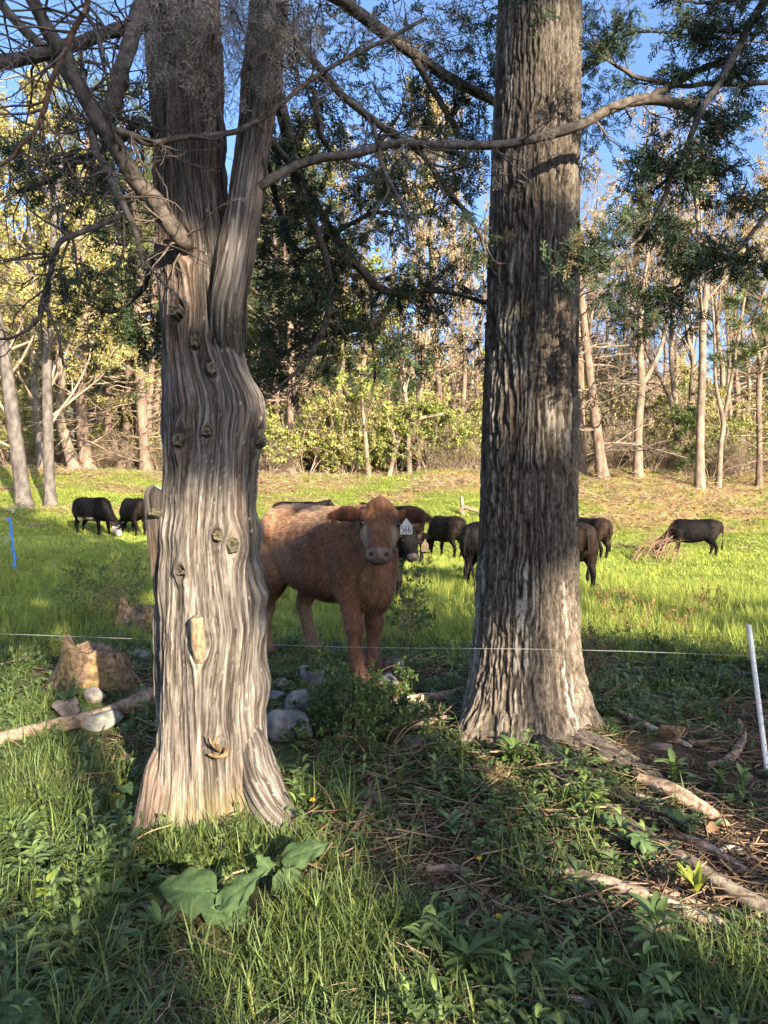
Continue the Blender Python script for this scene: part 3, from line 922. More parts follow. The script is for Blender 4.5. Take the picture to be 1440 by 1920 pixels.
# dead lacy sprays hanging over the upper trunk
for (a, b, n) in ((300, 20, 26), (340, 60, 30), (380, 20, 24), (330, 120, 20), (400, 90, 30), (440, 40, 26), (480, 70, 30), (520, 30, 30), (500, 120, 24), (550, 70, 20), (460, 140, 16), (540, 150, 12), (380, 150, 10), (420, 180, 8), (360, 8, 20), (560, 10, 22), (600, 30, 16), (440, 0, 26), (300, 70, 16), (320, 30, 16), (500, 5, 24)):
    B.clump(a, b, 36, 42, B.rg.uniform(2.98, 3.27), int(n * 2.0), dead=True, size=0.10, droop=-1.3, dep=0.12)
for (a, b, n) in ((700, 30, 12), (740, 20, 14), (790, 40, 14), (830, 30, 12), (680, 70, 8), (760, 270, 7), (795, 275, 7), (550, 330, 4), (640, 110, 8), (860, 10, 10), (310, 180, 8), (250, 20, 8), (510, 200, 8), (940, 320, 4), (1000, 250, 3)):
    B.clump(a, b, 26, 26, 3.5, n, dead=True, size=0.11, droop=-1.0, dep=0.1)
# bare dead twigs
for key, n, ln in (('A', 26, .42), ('B', 26, .45), ('K', 22, .42), ('C', 12, .35), ('J', 16, .34), ('J2', 6, .2), ('J3', 5, .18), ('H', 12, .3), ('I', 18, .3), ('I2', 5, .16), ('D', 14, .25), ('E', 16, .26), ('F', 16, .3), ('G', 12, .3), ('L', 10, .3), ('L2', 10, .3), ('Q', 12, .35), ('M', 10, .35), ('N', 8, .25), ('E2', 6, .15)):
    B.twigs(*limbs[key], n, ln)
B.build(cedar)

# ------------------------------------------------------------------ the big hardwood on the right
HY = 4.36
hard_tab = np.array([(-500, 938, 1080), (0, 932, 1084), (200, 923, 1082), (400, 916, 1080), (750, 906, 1078), (950, 901, 1079), (1100, 895, 1082), (1200, 890, 1086), (1280, 884, 1091), (1340, 876, 1098), (1400, 866, 1106), (1520, 850, 1120)], float)
hz = np.array([at(720, r[0], HY)[2] for r in hard_tab])[::-1]
hx = ((hard_tab[:, 1] + hard_tab[:, 2]) / 2 - 720)[::-1] / FPX * HY
hr = ((hard_tab[:, 2] - hard_tab[:, 1]) / 2)[::-1] / FPX * HY
hard = thing('hardwood_tree', 'tall hardwood trunk with dark deeply furrowed bark and spreading roots', 'tree', (0.82, HY, float(gz(0.82, HY))))
nz_, nth = 500, 345
zz = np.linspace(-0.2, 6.2, nz_)
ph = -np.pi + 2 * np.pi * np.arange(nth) / nth
PH, ZZ = np.meshgrid(ph, zz)
RH = 0.275
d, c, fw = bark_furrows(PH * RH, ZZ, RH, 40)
th = PH - np.pi / 2
lob = 0
for (a, amp, w) in ((-20, 0.27, 0.22), (-62, 0.24, 0.2), (-152, 0.22, 0.35), (-110, 0.08, 0.3), (30, 0.15, 0.4), (95, 0.15, 0.4), (150, 0.15, 0.35)):
    dd = (th - RD(a) + np.pi) % (2 * np.pi) - np.pi
    lob = lob + amp * np.exp(-(dd / w) ** 2)
fl = np.minimum(np.exp(-(ZZ - .12) / .15), 1.5)
r = np.interp(ZZ, hz, hr) - 0.004 + d + lob * fl
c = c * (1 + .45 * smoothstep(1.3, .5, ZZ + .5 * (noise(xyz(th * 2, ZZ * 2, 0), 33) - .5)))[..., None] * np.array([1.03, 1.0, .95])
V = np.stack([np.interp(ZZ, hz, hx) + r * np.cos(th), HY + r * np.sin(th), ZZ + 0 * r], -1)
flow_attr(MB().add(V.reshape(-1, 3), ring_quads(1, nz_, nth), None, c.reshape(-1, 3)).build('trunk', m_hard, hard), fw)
def root_(pts, name='root', nth=44, flat=0.75):
    """pts: px, py, width px on the ground"""
    p = spath(np.array(pts, float), 46)
    P = np.array([gp(a, b) for a, b in p[:, :2]])
    rad = p[:, 2] / 2 / FPX * P[:, 1]
    P[:, 2] += rad * np.linspace(0.1, -0.5, len(P))
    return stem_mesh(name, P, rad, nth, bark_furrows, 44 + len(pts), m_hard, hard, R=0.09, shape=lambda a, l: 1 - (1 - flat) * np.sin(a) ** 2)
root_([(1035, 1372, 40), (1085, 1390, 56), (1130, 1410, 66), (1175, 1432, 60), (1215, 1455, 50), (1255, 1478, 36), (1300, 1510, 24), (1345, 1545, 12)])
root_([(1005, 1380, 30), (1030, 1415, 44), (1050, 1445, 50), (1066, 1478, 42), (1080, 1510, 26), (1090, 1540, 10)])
Hb = Boughs(21)
for (h0, ang, ln) in ((4.9, 0.4, 2.6), (5.3, 2.3, 2.4), (5.7, -2.0, 2.2), (6.0, 1.2, 2.5)):
    a = np.array([0.83, HY, h0])
    dv = np.array([np.cos(ang), np.sin(ang), 0.9])
    P = a + dv * np.linspace(0, ln, 14)[:, None] + np.cumsum(rng.normal(size=(14, 3)) * .04, 0)
    rr_ = np.linspace(0.09, 0.02, 14)
    v, q = tubes(P, rr_, 9)
    MB().add(v, q).build('limb', m_limb, hard)
    Hb.twigs(P, rr_, 9, 0.9, 2, t0=.3, up=0.05)
top = np.array([[0.84, HY, 6.1], [0.85, HY + .05, 6.8], [0.8, HY + .1, 7.6], [0.83, HY, 8.6]])
v, q = tubes(spath(top, 12), np.linspace(0.24, 0.03, 12), 12)
MB().add(v, q).build('leader', m_limb, hard)
Hb.build(hard)

# ------------------------------------------------------------------ the cedar whose boughs hang in from the right
c2 = thing('cedar_tree', 'dark green cedar boughs with feathery sprays hanging in from the right edge', 'tree', (3.1, 4.5, float(gz(3.1, 4.5))))
tp = np.array([[3.1, 4.5, -0.1], [3.08, 4.5, 1.2], [3.12, 4.52, 2.8], [3.1, 4.5, 4.4], [3.14, 4.5, 6.0]])
stem_mesh('trunk', spath(tp, 120), np.linspace(0.19, 0.08, 120), 60, bark_strips, 61, m_cedar, c2, R=0.15)
B2 = Boughs(8)
def R_(pts, Yd=None, **k):
    return limb('limb', pts, c2, Yd, seed=int(pts[0][0]), **k)
base = lambda z: None
r1 = R_([(1700, -420, 22, 4.45), (1560, -220, 20, 4.1), (1435, 0, 17, 3.75), (1392, 70, 16, 3.65), (1350, 150, 14, 3.6), (1308, 220, 12, 3.5), (1283, 285, 11, 3.45), (1258, 335, 9, 3.4), (1238, 392, 8, 3.35), (1205, 442, 7, 3.3), (1160, 480, 5, 3.25), (1110, 502, 3, 3.22)])
r2 = R_([(1730, 170, 18, 4.5), (1560, 150, 12, 4.2), (1440, 157, 10, 3.95), (1330, 158, 9, 3.9), (1255, 158, 8, 3.88), (1190, 142, 8, 3.86), (1150, 122, 6, 3.85), (1105, 84, 4, 3.85)])
r3 = R_([(1288, 290, 6, 3.45), (1300, 350, 5, 3.45), (1306, 410, 4, 3.45), (1313, 470, 3, 3.45)])
r4 = R_([(1720, 240, 18, 4.5), (1560, 320, 12, 4.1), (1440, 402, 9, 3.8), (1410, 440, 8, 3.75), (1365, 482, 7, 3.7), (1312, 500, 6, 3.65), (1278, 555, 5, 3.62), (1250, 580, 4, 3.6), (1205, 600, 3, 3.6)])
r5 = R_([(1440, -10, 9, 3.8), (1390, -2, 8, 3.8), (1330, 4, 6, 3.8), (1270, 0, 4, 3.8)])
r6 = R_([(1390, -10, 4, 3.7), (1375, 40, 4, 3.7), (1366, 90, 3, 3.7), (1358, 150, 2.4, 3.7)])
r7 = R_([(1440, 62, 5, 3.8), (1400, 62, 5, 3.8), (1340, 60, 4, 3.8), (1290, 80, 3, 3.8), (1245, 95, 2, 3.8)])
r8 = R_([(1440, 80, 4, 5.2), (1200, 60, 5, 5.2), (1140, 105, 6, 5.2), (1080, 130, 8, 5.2)])
for rr_, n, t0 in ((r1, 34, .35), (r2, 8, .3), (r3, 10, .1), (r4, 18, .3), (r5, 9, .1), (r6, 7, .1), (r7, 9, .1), (r8, 10, .2)):
    B2.along(*rr_, n, t0, size=0.09, ln=0.15, per=4)
for (a, b, yd, n) in ((1100, 40, 5.2, 16), (1130, 20, 5.2, 14), (1180, 15, 5.2, 12), (1150, 75, 5.2, 10), (1110, 75, 5.2, 14), (1100, 170, 5.2, 14), (1140, 170, 5.2, 10), (1100, 255, 5.3, 16), (1135, 240, 5.3, 16), (1120, 205, 5.3, 14), (1180, 175, 4.9, 8), (1205, 195, 4.9, 8), (1095, 305, 5.3, 16),
                      (1070, 490, 3.25, 14), (1100, 480, 3.25, 18), (1040, 510, 3.25, 8), (1120, 460, 3.25, 14), (1160, 395, 3.35, 10), (1185, 330, 3.4, 12), (1200, 300, 3.4, 10), (1230, 262, 3.4, 8), (1200, 420, 3.3, 10), (1245, 430, 3.4, 10), (1340, 50, 3.75, 12), (1310, 38, 3.75, 12), (1392, 90, 3.7, 16), (1365, 118, 3.7, 14),
                      (1425, 60, 3.7, 14), (1270, 52, 3.8, 8), (1330, 190, 3.6, 8), (1392, 180, 3.7, 8), (1405, 130, 3.7, 8), (1360, 262, 3.6, 8), (1330, 245, 3.6, 8), (1400, 355, 3.75, 14), (1422, 370, 3.75, 16), (1380, 378, 3.75, 14), (1350, 470, 3.7, 10), (1312, 482, 3.65, 16), (1330, 455, 3.65, 12), (1210, 580, 3.6, 14), (1200, 605, 3.6, 12), (1240, 575, 3.6, 10), (1420, 480, 3.8, 10), (1435, 500, 3.8, 10), (930, 20, 3.9, 8), (1000, 20, 3.9, 10)):
    B2.clump(a, b, 27, 19, yd, int(n * 1.9), size=0.092, dep=0.14, droop=-0.2)
B2.build(c2)
# ------------------------------------------------------------------ cattle
def loft(st, k=20, p=2.3, sub=3):
    """st rows: centre xyz, side vec xyz, up vec xyz, half side, half up"""
    st = spath(np.array(st, float), (len(st) - 1) * sub + 1)
    C, Sv, Uv, hs, hu = st[:, :3], nrm(st[:, 3:6]), nrm(st[:, 6:9]), st[:, 9], st[:, 10]
    a = np.arange(k) * 2 * np.pi / k
    ca = np.sign(np.cos(a)) * np.abs(np.cos(a)) ** (2 / p)
    sa = np.sign(np.sin(a)) * np.abs(np.sin(a)) ** (2 / p)
    V = C[:, None] + (ca[None] * hs[:, None])[..., None] * Sv[:, None] + (sa[None] * hu[:, None])[..., None] * Uv[:, None]
    n = len(C)
    v = np.vstack([V.reshape(-1, 3), C[:1], C[-1:]])
    q = ring_quads(1, n, k)
    t = [[(j + 1) % k, j, n * k] for j in range(k)] + [[(n - 1) * k + j, (n - 1) * k + (j + 1) % k, n * k + 1] for j in range(k)]
    return v, q, np.array(t)

def remesh(mb, voxel, smooth_it=5):
    me = mb.mesh('tmp')
    o = bpy.data.objects.new('tmp', me)
    col.objects.link(o)
    m = o.modifiers.new('r', 'REMESH')
    m.mode = 'VOXEL'
    m.voxel_size = voxel
    s = o.modifiers.new('s', 'SMOOTH')
    s.factor = 0.5
    s.iterations = smooth_it
    dg = bpy.context.evaluated_depsgraph_get()
    ev = o.evaluated_get(dg)
    m2 = bpy.data.meshes.new_from_object(ev)
    v = np.empty(len(m2.vertices) * 3, np.float32); m2.vertices.foreach_get('co', v)
    n = np.empty(len(m2.vertices) * 3, np.float32); m2.vertices.foreach_get('normal', n)
    ls = np.empty(len(m2.loops), np.int32); m2.loops.foreach_get('vertex_index', ls)
    q = ls.reshape(-1, 4)
    bpy.data.objects.remove(o)
    bpy.data.meshes.remove(me)
    bpy.data.meshes.remove(m2)
    return v.reshape(-1, 3).astype(float), n.reshape(-1, 3).astype(float), q

EX, EY, EZ = np.eye(3)
def calf_shape(poll, hd, voxel=0.012, legs=None, fat=1.0, tail_sway=0.0, hu_hint=(0, 0, 1), ear_dir=(0.0, 1.0, 0.0), ear_len=0.19, ks=0.80, stout=1.0):
    """local frame: x ahead, y to its left, z up, feet at z = 0, withers 1.12 m.
    poll: top of the head; hd: the way the nose points"""
    legs = legs or {}
    hd = nrm(hd)
    hl = nrm(np.cross(hu_hint, hd))
    hu = np.cross(hd, hl)
    hd = hd * ks
    poll = np.array(poll, float)
    mb = MB()
    def add(*a, **k): mb.add(*loft(*a, **k))
    dp = .07 * (stout > 1)
    nw = .84 if stout > 1 else 1.0
    tor = [(-.70, .90, .05, .05), (-.675, .885, .12, .13), (-.62, .865, .17, .20), (-.50, .845, .215, .255), (-.36, .825, .232, .285), (-.15, .79, .258 * fat, .305), (.05, .775, .268 * fat, .318), (.22, .785, .248 * fat, .318), (.36, .80 - .5 * dp, .215 * nw, .308 + .5 * dp), (.47, .79 - .6 * dp, .185 * nw, .275 + .6 * dp), (.56, .77 - .5 * dp, .14 * nw, .20 + .5 * dp), (.605, .75, .08, .11)]
    add([(x, 0, z, 0, 1, 0, 0, 0, 1, hy, hz) for x, z, hy, hz in tor], k=28, p=2.35)
    # hips, shoulders
    for s in (-1, 1):
        add([(-.60, s * .12, .93, 0, 1, 0, 0, 0, 1, .05, .05), (-.47, s * .135, .93, 0, 1, 0, 0, 0, 1, .10, .14), (-.35, s * .15, .90, 0, 1, 0, 0, 0, 1, .09, .12), (-.25, s * .15, .88, 0, 1, 0, 0, 0, 1, .04, .05)], k=14, p=2)
        add([(.26, s * .11, .93, 0, 1, 0, 1, 0, 0, .07, .05), (.30, s * .135 * nw, .88, 0, 1, 0, 1, 0, 0, .095, .12), (.36, s * .15 * nw, .74, 0, 1, 0, 1, 0, 0, .10, .14), (.36, s * .15 * nw, .62, 0, 1, 0, 1, 0, 0, .08, .11), (.34, s * .15 * nw, .55, 0, 1, 0, 1, 0, 0, .05, .07)], k=14, p=2.1)
        f = np.array(legs.get(('f', s), (0, 0, 0)), float)
        front_ = [(.34, .140, .70, .085, .125), (.335, .143, .585, .07, .095), (.345, .14, .50, .053, .066), (.355, .136, .42, .047, .056), (.365, .132, .365, .050, .056), (.370, .13, .33, .050, .058), (.368, .13, .285, .038, .044), (.366, .13, .20, .034, .038), (.368, .13, .135, .040, .047), (.378, .13, .095, .037, .044), (.39, .13, .065, .041, .05), (.398, .13, .035, .048, .06), (.402, .13, .0, .052, .066)]
        add([(x + f[0] * np.clip((.7 - z) / .7, 0, 1), s * y * (.78 if stout > 1 else 1) + f[1] * np.clip((.7 - z) / .7, 0, 1), z + f[2] * np.clip((.7 - z) / .5, 0, 1), 0, 1, 0, 1, 0, 0, hy * (stout if z < .65 else 1), hx * (stout if z < .65 else 1)) for x, y, z, hy, hx in front_], k=14, p=2.2)
        b = np.array(legs.get(('h', s), (0, 0, 0)), float)
        hind = [(-.46, .125, .86, .10, .17), (-.455, .14, .74, .105, .185), (-.42, .15, .62, .095, .155), (-.43, .148, .53, .075, .115), (-.49, .14, .455, .055, .08), (-.545, .135, .395, .045, .066), (-.565, .13, .35, .042, .058), (-.555, .13, .29, .037, .046), (-.54, .13, .20, .035, .041), (-.535, .13, .135, .041, .048), (-.522, .13, .095, .038, .045), (-.507, .13, .065, .041, .05), (-.498, .13, .035, .048, .06), (-.494, .13, .0, .052, .066)]
        add([(x + b[0] * np.clip((.72 - z) / .72, 0, 1), s * y + b[1] * np.clip((.72 - z) / .72, 0, 1), z + b[2] * np.clip((.7 - z) / .5, 0, 1), 0, 1, 0, 1, 0, 0, hy * (stout if z < .5 else 1), hx * (stout if z < .5 else 1)) for x, y, z, hy, hx in hind], k=14, p=2.2)
    # neck
    nb = poll - hd * 0.02 - hu * 0.10
    c0 = np.array([.34, 0, .86])
    nd = nrm(nb - c0)
    rows = []
    for t, hs, hz in ((-.1, .17, .25), (.15, .16, .235), (.4, .132, .19), (.65, .108, .150), (.85, .098, .128), (1.0, .09, .115), (1.08, .05, .06)):
        c = c0 + (nb - c0) * t + np.array([0, 0, -0.03]) * np.sin(np.clip(t, 0, 1) * np.pi)
        d = nrm((1 - max(0, t)) * nd + max(0, t) * nrm(nd + hd * .4))
        sv = nrm(EY * (1 - max(0, min(1, t))) + hl * max(0, min(1, t)))
        sv = nrm(sv - d * (sv @ d))
        uv = np.cross(d, sv)
        if uv @ np.array([0, 0, 1.0]) < -0.2: uv = -uv
        rows.append((*c, *sv, *uv, hs * nw, hz))
    add(rows, k=20, p=2.2)
    # brisket
    add([(.50, 0, .86, 0, 1, 0, 1, 0, 0, .06, .05), (.545, 0, .72 - dp, 0, 1, 0, 1, 0, 0, .085, .07), (.53, 0, .58 - dp, 0, 1, 0, 1, 0, 0, .075, .07), (.46, 0, .49 - dp, 0, 1, 0, 1, 0, 0, .05, .06), (.40, 0, .465, 0, 1, 0, 1, 0, 0, .02, .03)], k=14, p=2)
    # head: t along the face from the poll, half width, half depth, drop of the centre below the face line
    hs_ = [(-.075, .045, .045, .075), (-.05, .085, .08, .085), (0, .108, .108, .095), (.06, .118, .122, .115), (.12, .124, .128, .125), (.165, .119, .126, .128), (.22, .100, .112, .120), (.28, .085, .094, .106), (.335, .079, .080, .095), (.375, .082, .073, .089), (.405, .081, .066, .086), (.43, .070, .056, .084), (.446, .045, .036, .082)]
    rows = [(*(poll + hd * t - hu * (dr - 0.0)), *hl, *hu, w, h) for t, w, h, dr in hs_]
    add(rows, k=24, p=2.25)
    # brow ridges over the eyes and cheek
    for s in (-1, 1):
        e = poll + hd * .125 + hl * s * .098 - hu * .045
        add([(*(e - hd * .05 - hu * .01), *hl, *hu, .012, .012), (*(e - hd * .02), *hl, *hu, .026, .024), (*(e + hd * .012), *hl, *hu, .024, .022), (*(e + hd * .04), *hl, *hu, .01, .01)], k=12, p=2, sub=2)
        # lower jaw
    add([(*(poll + hd * .10 - hu * .215), *hl, *hu, .05, .03), (*(poll + hd * .22 - hu * .20), *hl, *hu, .055, .035), (*(poll + hd * .33 - hu * .168), *hl, *hu, .05, .03), (*(poll + hd * .395 - hu * .150), *hl, *hu, .052, .026), (*(poll + hd * .425 - hu * .143), *hl, *hu, .034, .016)], k=14, p=2.1)
    # tuft of the poll
    add([(*(poll + hl * -.07 - hu * .02), *hd, *hu, .03, .03), (*(poll + hu * .012), *hd, *hu, .055, .045), (*(poll + hl * .07 - hu * .02), *hd, *hu, .03, .03)], k=12, p=2)
    # ears
    ears = []
    for s in (-1, 1):
        b0 = poll + hl * s * .098 - hu * .050 + hd * .035
        ax = nrm(hl * s * ear_dir[1] + hd * ear_dir[0] + hu * ear_dir[2])
        flat = nrm(hd * 0.75 + hu * 0.35 - ax * ((hd * .75 + hu * .35) @ ax))      # the way the open side faces
        wd = np.cross(ax, flat)
        rows = []
        for t, w, th_, bow in ((-.03, .022, .02, 0), (.02, .03, .018, .0), (.05, .052, .0135, -.006), (.09, .062, .0125, -.010), (.13, .054, .0115, -.008), (.165, .036, .0105, 0), (ear_len, .016, .009, .004)):
            rows.append((*(b0 + ax * t * ear_len / .19 + flat * bow), *wd, *flat, w, th_))
        add(rows, k=14, p=2.0)
        ears.append((b0, ax, flat, wd))
    # tail
    ty = tail_sway
    tl = spath(np.array([(-.64, 0, 1.02), (-.705, 0, .99), (-.735, ty * .2, .88), (-.735, ty * .5, .70), (-.725, ty * .8, .52), (-.715, ty, .36), (-.71, ty, .27)]), 24)
    v, q = tubes(tl, np.interp(np.linspace(0, 1, 24), [0, .12, .3, .65, .8, .92, 1], [.04, .036, .024, .020, .034, .032, .01]), 10)
    mb.add(v, q, np.vstack([[[(j + 1) % 10, j, 240] for j in range(10)], [[230 + j, 230 + (j + 1) % 10, 241] for j in range(10)]]) if False else None)
    cap = np.vstack([v, tl[:1], tl[-1:]])
    mb.v.pop(); mb.q.pop(); mb.c.pop(); mb.n -= len(v)
    mb.add(cap, q, [[(j + 1) % 10, j, 240] for j in range(10)] + [[230 + j, 230 + (j + 1) % 10, 241] for j in range(10)])
    v, n, q = remesh(mb, voxel)
    # head coordinates for painting
    rel = v - poll
    H = np.stack([rel @ hd / ks ** 2, rel @ hl, rel @ hu], -1)
    # nostrils and mouth pressed in
    onhead = (H[:, 0] > .2) & (np.abs(H[:, 1]) < .14) & (np.abs(H[:, 2] + .1) < .2)
    dent = np.zeros(len(v))
    for s in (-1, 1):
        dd = (H[:, 0] - .425) ** 2 / .020 ** 2 + (np.abs(H[:, 1] - s * .049)) ** 2 / .021 ** 2 + (H[:, 2] + .045) ** 2 / .020 ** 2
        dent += 0.016 * np.exp(-dd)
    mouth = np.exp(-((H[:, 2] + .128 + .35 * (0.43 - H[:, 0]) * .5) / .006) ** 2) * smoothstep(.30, .36, H[:, 0]) * onhead
    v = v - n * (dent * onhead + .006 * mouth)[:, None]
    return dict(v=v, n=n, q=q, H=H, head=onhead, mouth=mouth, dent=dent * onhead, ears=ears, poll=poll, hd=hd, hl=hl, hu=hu)

m_coat = mat('calf coat', (0.82, 0.82, 0.82), (1.15, 1.13, 1.1), scale=22, rough=0.75, attr=True, bump=0.25, bscale=110, spec=0.2, bdist=0.004)
m_black = mat('black coat', (0.35, 0.35, 0.36), (1.1, 1.02, 0.98), scale=14, rough=0.65, attr=True, bump=0.8, bscale=45, spec=0.10, bdist=0.01)
m_fur = mat('fur', (1, 1, 1), rough=0.6, attr=True, spec=0.25)
m_eye = mat('eye', (0.006, 0.004, 0.004), rough=0.08, spec=0.6)
m_tag = mat('white tag plastic', (0.62, 0.64, 0.66), rough=0.45, spec=0.4)
m_tag2 = mat('yellowed tag plastic', (0.62, 0.42, 0.20), rough=0.5, spec=0.4)
m_ink = mat('marker ink', (0.012, 0.012, 0.014), rough=0.6)
m_ink2 = mat('faded marker ink', (0.16, 0.09, 0.04), rough=0.7)

def skin_regions(S):
    H = S['H']
    hz = np.exp(-((H[:, 0] - .43) / .05) ** 2)
    muz = smoothstep(.372, .395, H[:, 0] + .25 * np.clip(-.02 - H[:, 2], 0, .2) * 0 + .02 * (H[:, 2] + .05) * 0) * S['head'] * smoothstep(-.145, -.12, H[:, 2])
    eye = np.zeros(len(H))
    for s in (-1, 1):
        eye = np.maximum(eye, np.exp(-(((H[:, 0] - .138) / .036) ** 2 + ((H[:, 1] - s * .108) / .032) ** 2 + ((H[:, 2] + .042) / .030) ** 2)))
    earin = np.zeros(len(H)); ear = np.zeros(len(H))
    for (b0, ax, fl, wd) in S['ears']:
        r = S['v'] - b0
        t, w, f = r @ ax, r @ wd, r @ fl
        inside = (t > .01) & (t < .22) & (np.abs(w) < .075) & (np.abs(f) < .05)
        ear = np.maximum(ear, inside * 1.0)
        earin = np.maximum(earin, inside * ((S['n'] @ fl) > 0.1) * smoothstep(.064, .035, np.abs(w)) * smoothstep(.19, .14, t))
    return muz, eye, ear, earin

def paint_brown(S):
    v, n, H = S['v'], S['n'], S['H']
    x, y, z = v.T
    body = np.array([0.152, 0.073, 0.042])
    c = np.tile(body, (len(v), 1))
    def mixc(cc, w):
        nonlocal c
        w = np.clip(w, 0, 1)[:, None]
        c = c * (1 - w) + np.array(cc) * w
    pat = fbm(v * np.array([5, 9, 5]), 3, 3)
    streak = noise(np.stack([x * 46 + z * 8, y * 46, z * 9], -1), 8)
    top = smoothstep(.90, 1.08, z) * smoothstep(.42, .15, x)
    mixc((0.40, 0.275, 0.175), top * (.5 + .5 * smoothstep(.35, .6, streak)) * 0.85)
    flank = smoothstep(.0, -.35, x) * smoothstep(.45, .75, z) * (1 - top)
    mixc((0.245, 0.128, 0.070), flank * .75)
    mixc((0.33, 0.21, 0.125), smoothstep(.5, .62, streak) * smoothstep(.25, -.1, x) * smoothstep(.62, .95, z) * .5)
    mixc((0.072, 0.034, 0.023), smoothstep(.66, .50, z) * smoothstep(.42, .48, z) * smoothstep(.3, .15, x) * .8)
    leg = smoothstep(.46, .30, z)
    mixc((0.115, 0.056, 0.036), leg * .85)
    mixc((0.215, 0.135, 0.085), leg * smoothstep(-.2, -.35, x) * .8)
    mixc((0.045, 0.028, 0.022), smoothstep(.06, .035, z))
    mixc((0.03, 0.02, 0.017), np.exp(-((x + .56) ** 2 / .06 ** 2 + (z - .55) ** 2 / .14 ** 2)) * .75)
    mixc((0.04, 0.026, 0.02), np.exp(-((x + .18) ** 2 / .03 ** 2 + (z - 1.07) ** 2 / .03 ** 2)) * (y < 0) * 1.2)
    mixc((0.24, 0.12, 0.05), np.exp(-((x + .22) ** 2 / .1 ** 2 + (z - 1.05) ** 2 / .05 ** 2)) * (y < 0) * .5)
    mixc((0.20, 0.115, 0.065), np.exp(-((x - .56) ** 2 / .08 ** 2 + (z - .66) ** 2 / .09 ** 2)) * .5)
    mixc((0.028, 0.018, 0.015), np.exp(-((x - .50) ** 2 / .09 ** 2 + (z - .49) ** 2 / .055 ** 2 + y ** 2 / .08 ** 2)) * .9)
    # head
    hd = (S['head'] | (H[:, 0] > .06)) & (np.abs(H[:, 1]) < .15) & (H[:, 2] > -.25) & (H[:, 2] < .15) & (H[:, 0] < .48)
    side = smoothstep(.055, .095, np.abs(H[:, 1])) * smoothstep(.13, .2, H[:, 0]) * smoothstep(.42, .34, H[:, 0])
    mixc((0.135, 0.068, 0.042), (H[:, 0] > -.05) * (H[:, 0] < .48) * (np.abs(H[:, 1]) < .14) * (H[:, 2] > -.12) * .8 * (1 - smoothstep(.16, .3, H[:, 0]) * .5))
    mixc((0.36, 0.275, 0.185), side * hd * .95)
    mixc((0.34, 0.27, 0.18), smoothstep(-.125, -.16, H[:, 2]) * (H[:, 2] > -.24) * smoothstep(.22, .3, H[:, 0]) * smoothstep(.50, .44, H[:, 0]) * hd * .85)
    mixc((0.30, 0.12, 0.05), np.exp(-(((H[:, 0] - .075) / .045) ** 2 + ((H[:, 1] + .065) / .035) ** 2)) * (H[:, 2] > -.08) * .75)
    mixc((0.21, 0.13, 0.08), np.exp(-(((H[:, 0] - .20) / .05) ** 2 + ((H[:, 1]) / .04) ** 2)) * (H[:, 2] > -.08) * .35)
    muz, eye, ear, earin = skin_regions(S)
    mixc((0.125, 0.055, 0.032), ear * .9)
    mixc((0.055, 0.024, 0.017), earin * .85)
    mixc((0.175, 0.13, 0.125), muz * .95)
    mixc((0.06, 0.045, 0.043), muz * smoothstep(-.095, -.115, H[:, 2]) * .8)
    mixc((0.012, 0.008, 0.008), smoothstep(.004, .011, S['dent']) * .95)
    mixc((0.03, 0.018, 0.014), S['mouth'] * .9)
    mixc((0.02, 0.012, 0.010), eye * .9)
    hair = noise(np.stack([x * 70 + z * 20, y * 70, z * 12], -1), 18) + .6 * noise(np.stack([x * 130 + z * 30, y * 130, z * 24], -1), 19)
    c *= ((0.7 + 0.6 * pat) * (.45 + .68 * hair))[:, None]
    return c

def paint_black(S, face=False, warm=0.0):
    v, H = S['v'], S['H']
    x, y, z = v.T
    c = np.tile(np.array([0.0042, 0.0038, 0.0042]), (len(v), 1))
    def mixc(cc, w):
        nonlocal c
        w = np.clip(w, 0, 1)[:, None]
        c = c * (1 - w) + np.array(cc) * w
    pat = fbm(v * 6, 3, 13)
    mixc((0.014, 0.010, 0.008), smoothstep(.45, .65, pat) * (.25 + warm))
    mixc((0.040, 0.026, 0.019), warm * smoothstep(-.3, -.6, x) * smoothstep(.45, .7, z) * .8)
    muz, eye, ear, earin = skin_regions(S)
    mixc((0.05, 0.036, 0.03), earin * .8)
    mixc((0.075, 0.07, 0.07), muz * .9)
    mixc((0.10, 0.06, 0.05), S['mouth'] * .5)
    if face:
        mixc((0.5, 0.46, 0.4), (H[:, 0] > .10) * (np.abs(H[:, 1]) < .16) * smoothstep(.50, .58, fbm(H * 11, 2, 3) + .22 * smoothstep(.1, .35, H[:, 0])) * (np.abs(H[:, 2] + .1) < .2))
        mixc((0.55, 0.48, 0.4), smoothstep(.60, .52, z) * (z > .42) * (np.abs(x + .05) < .3) * smoothstep(.35, .5, fbm(v * 5, 2, 4)))
    return c

def eyes_of(S, root, r=.0195):
    for s in (-1, 1):
        e = S['poll'] + S['hd'] * .138 + S['hl'] * s * .1035 - S['hu'] * .043
        u = np.linspace(0, np.pi, 9); w = np.arange(12) * np.pi / 6
        V = e + r * np.stack([np.sin(u)[:, None] * np.cos(w), np.sin(u)[:, None] * np.sin(w), np.cos(u)[:, None] + 0 * w], -1)
        MB().add(V.reshape(-1, 3), ring_quads(1, 9, 12)).build('eye', m_eye, root, local=True)

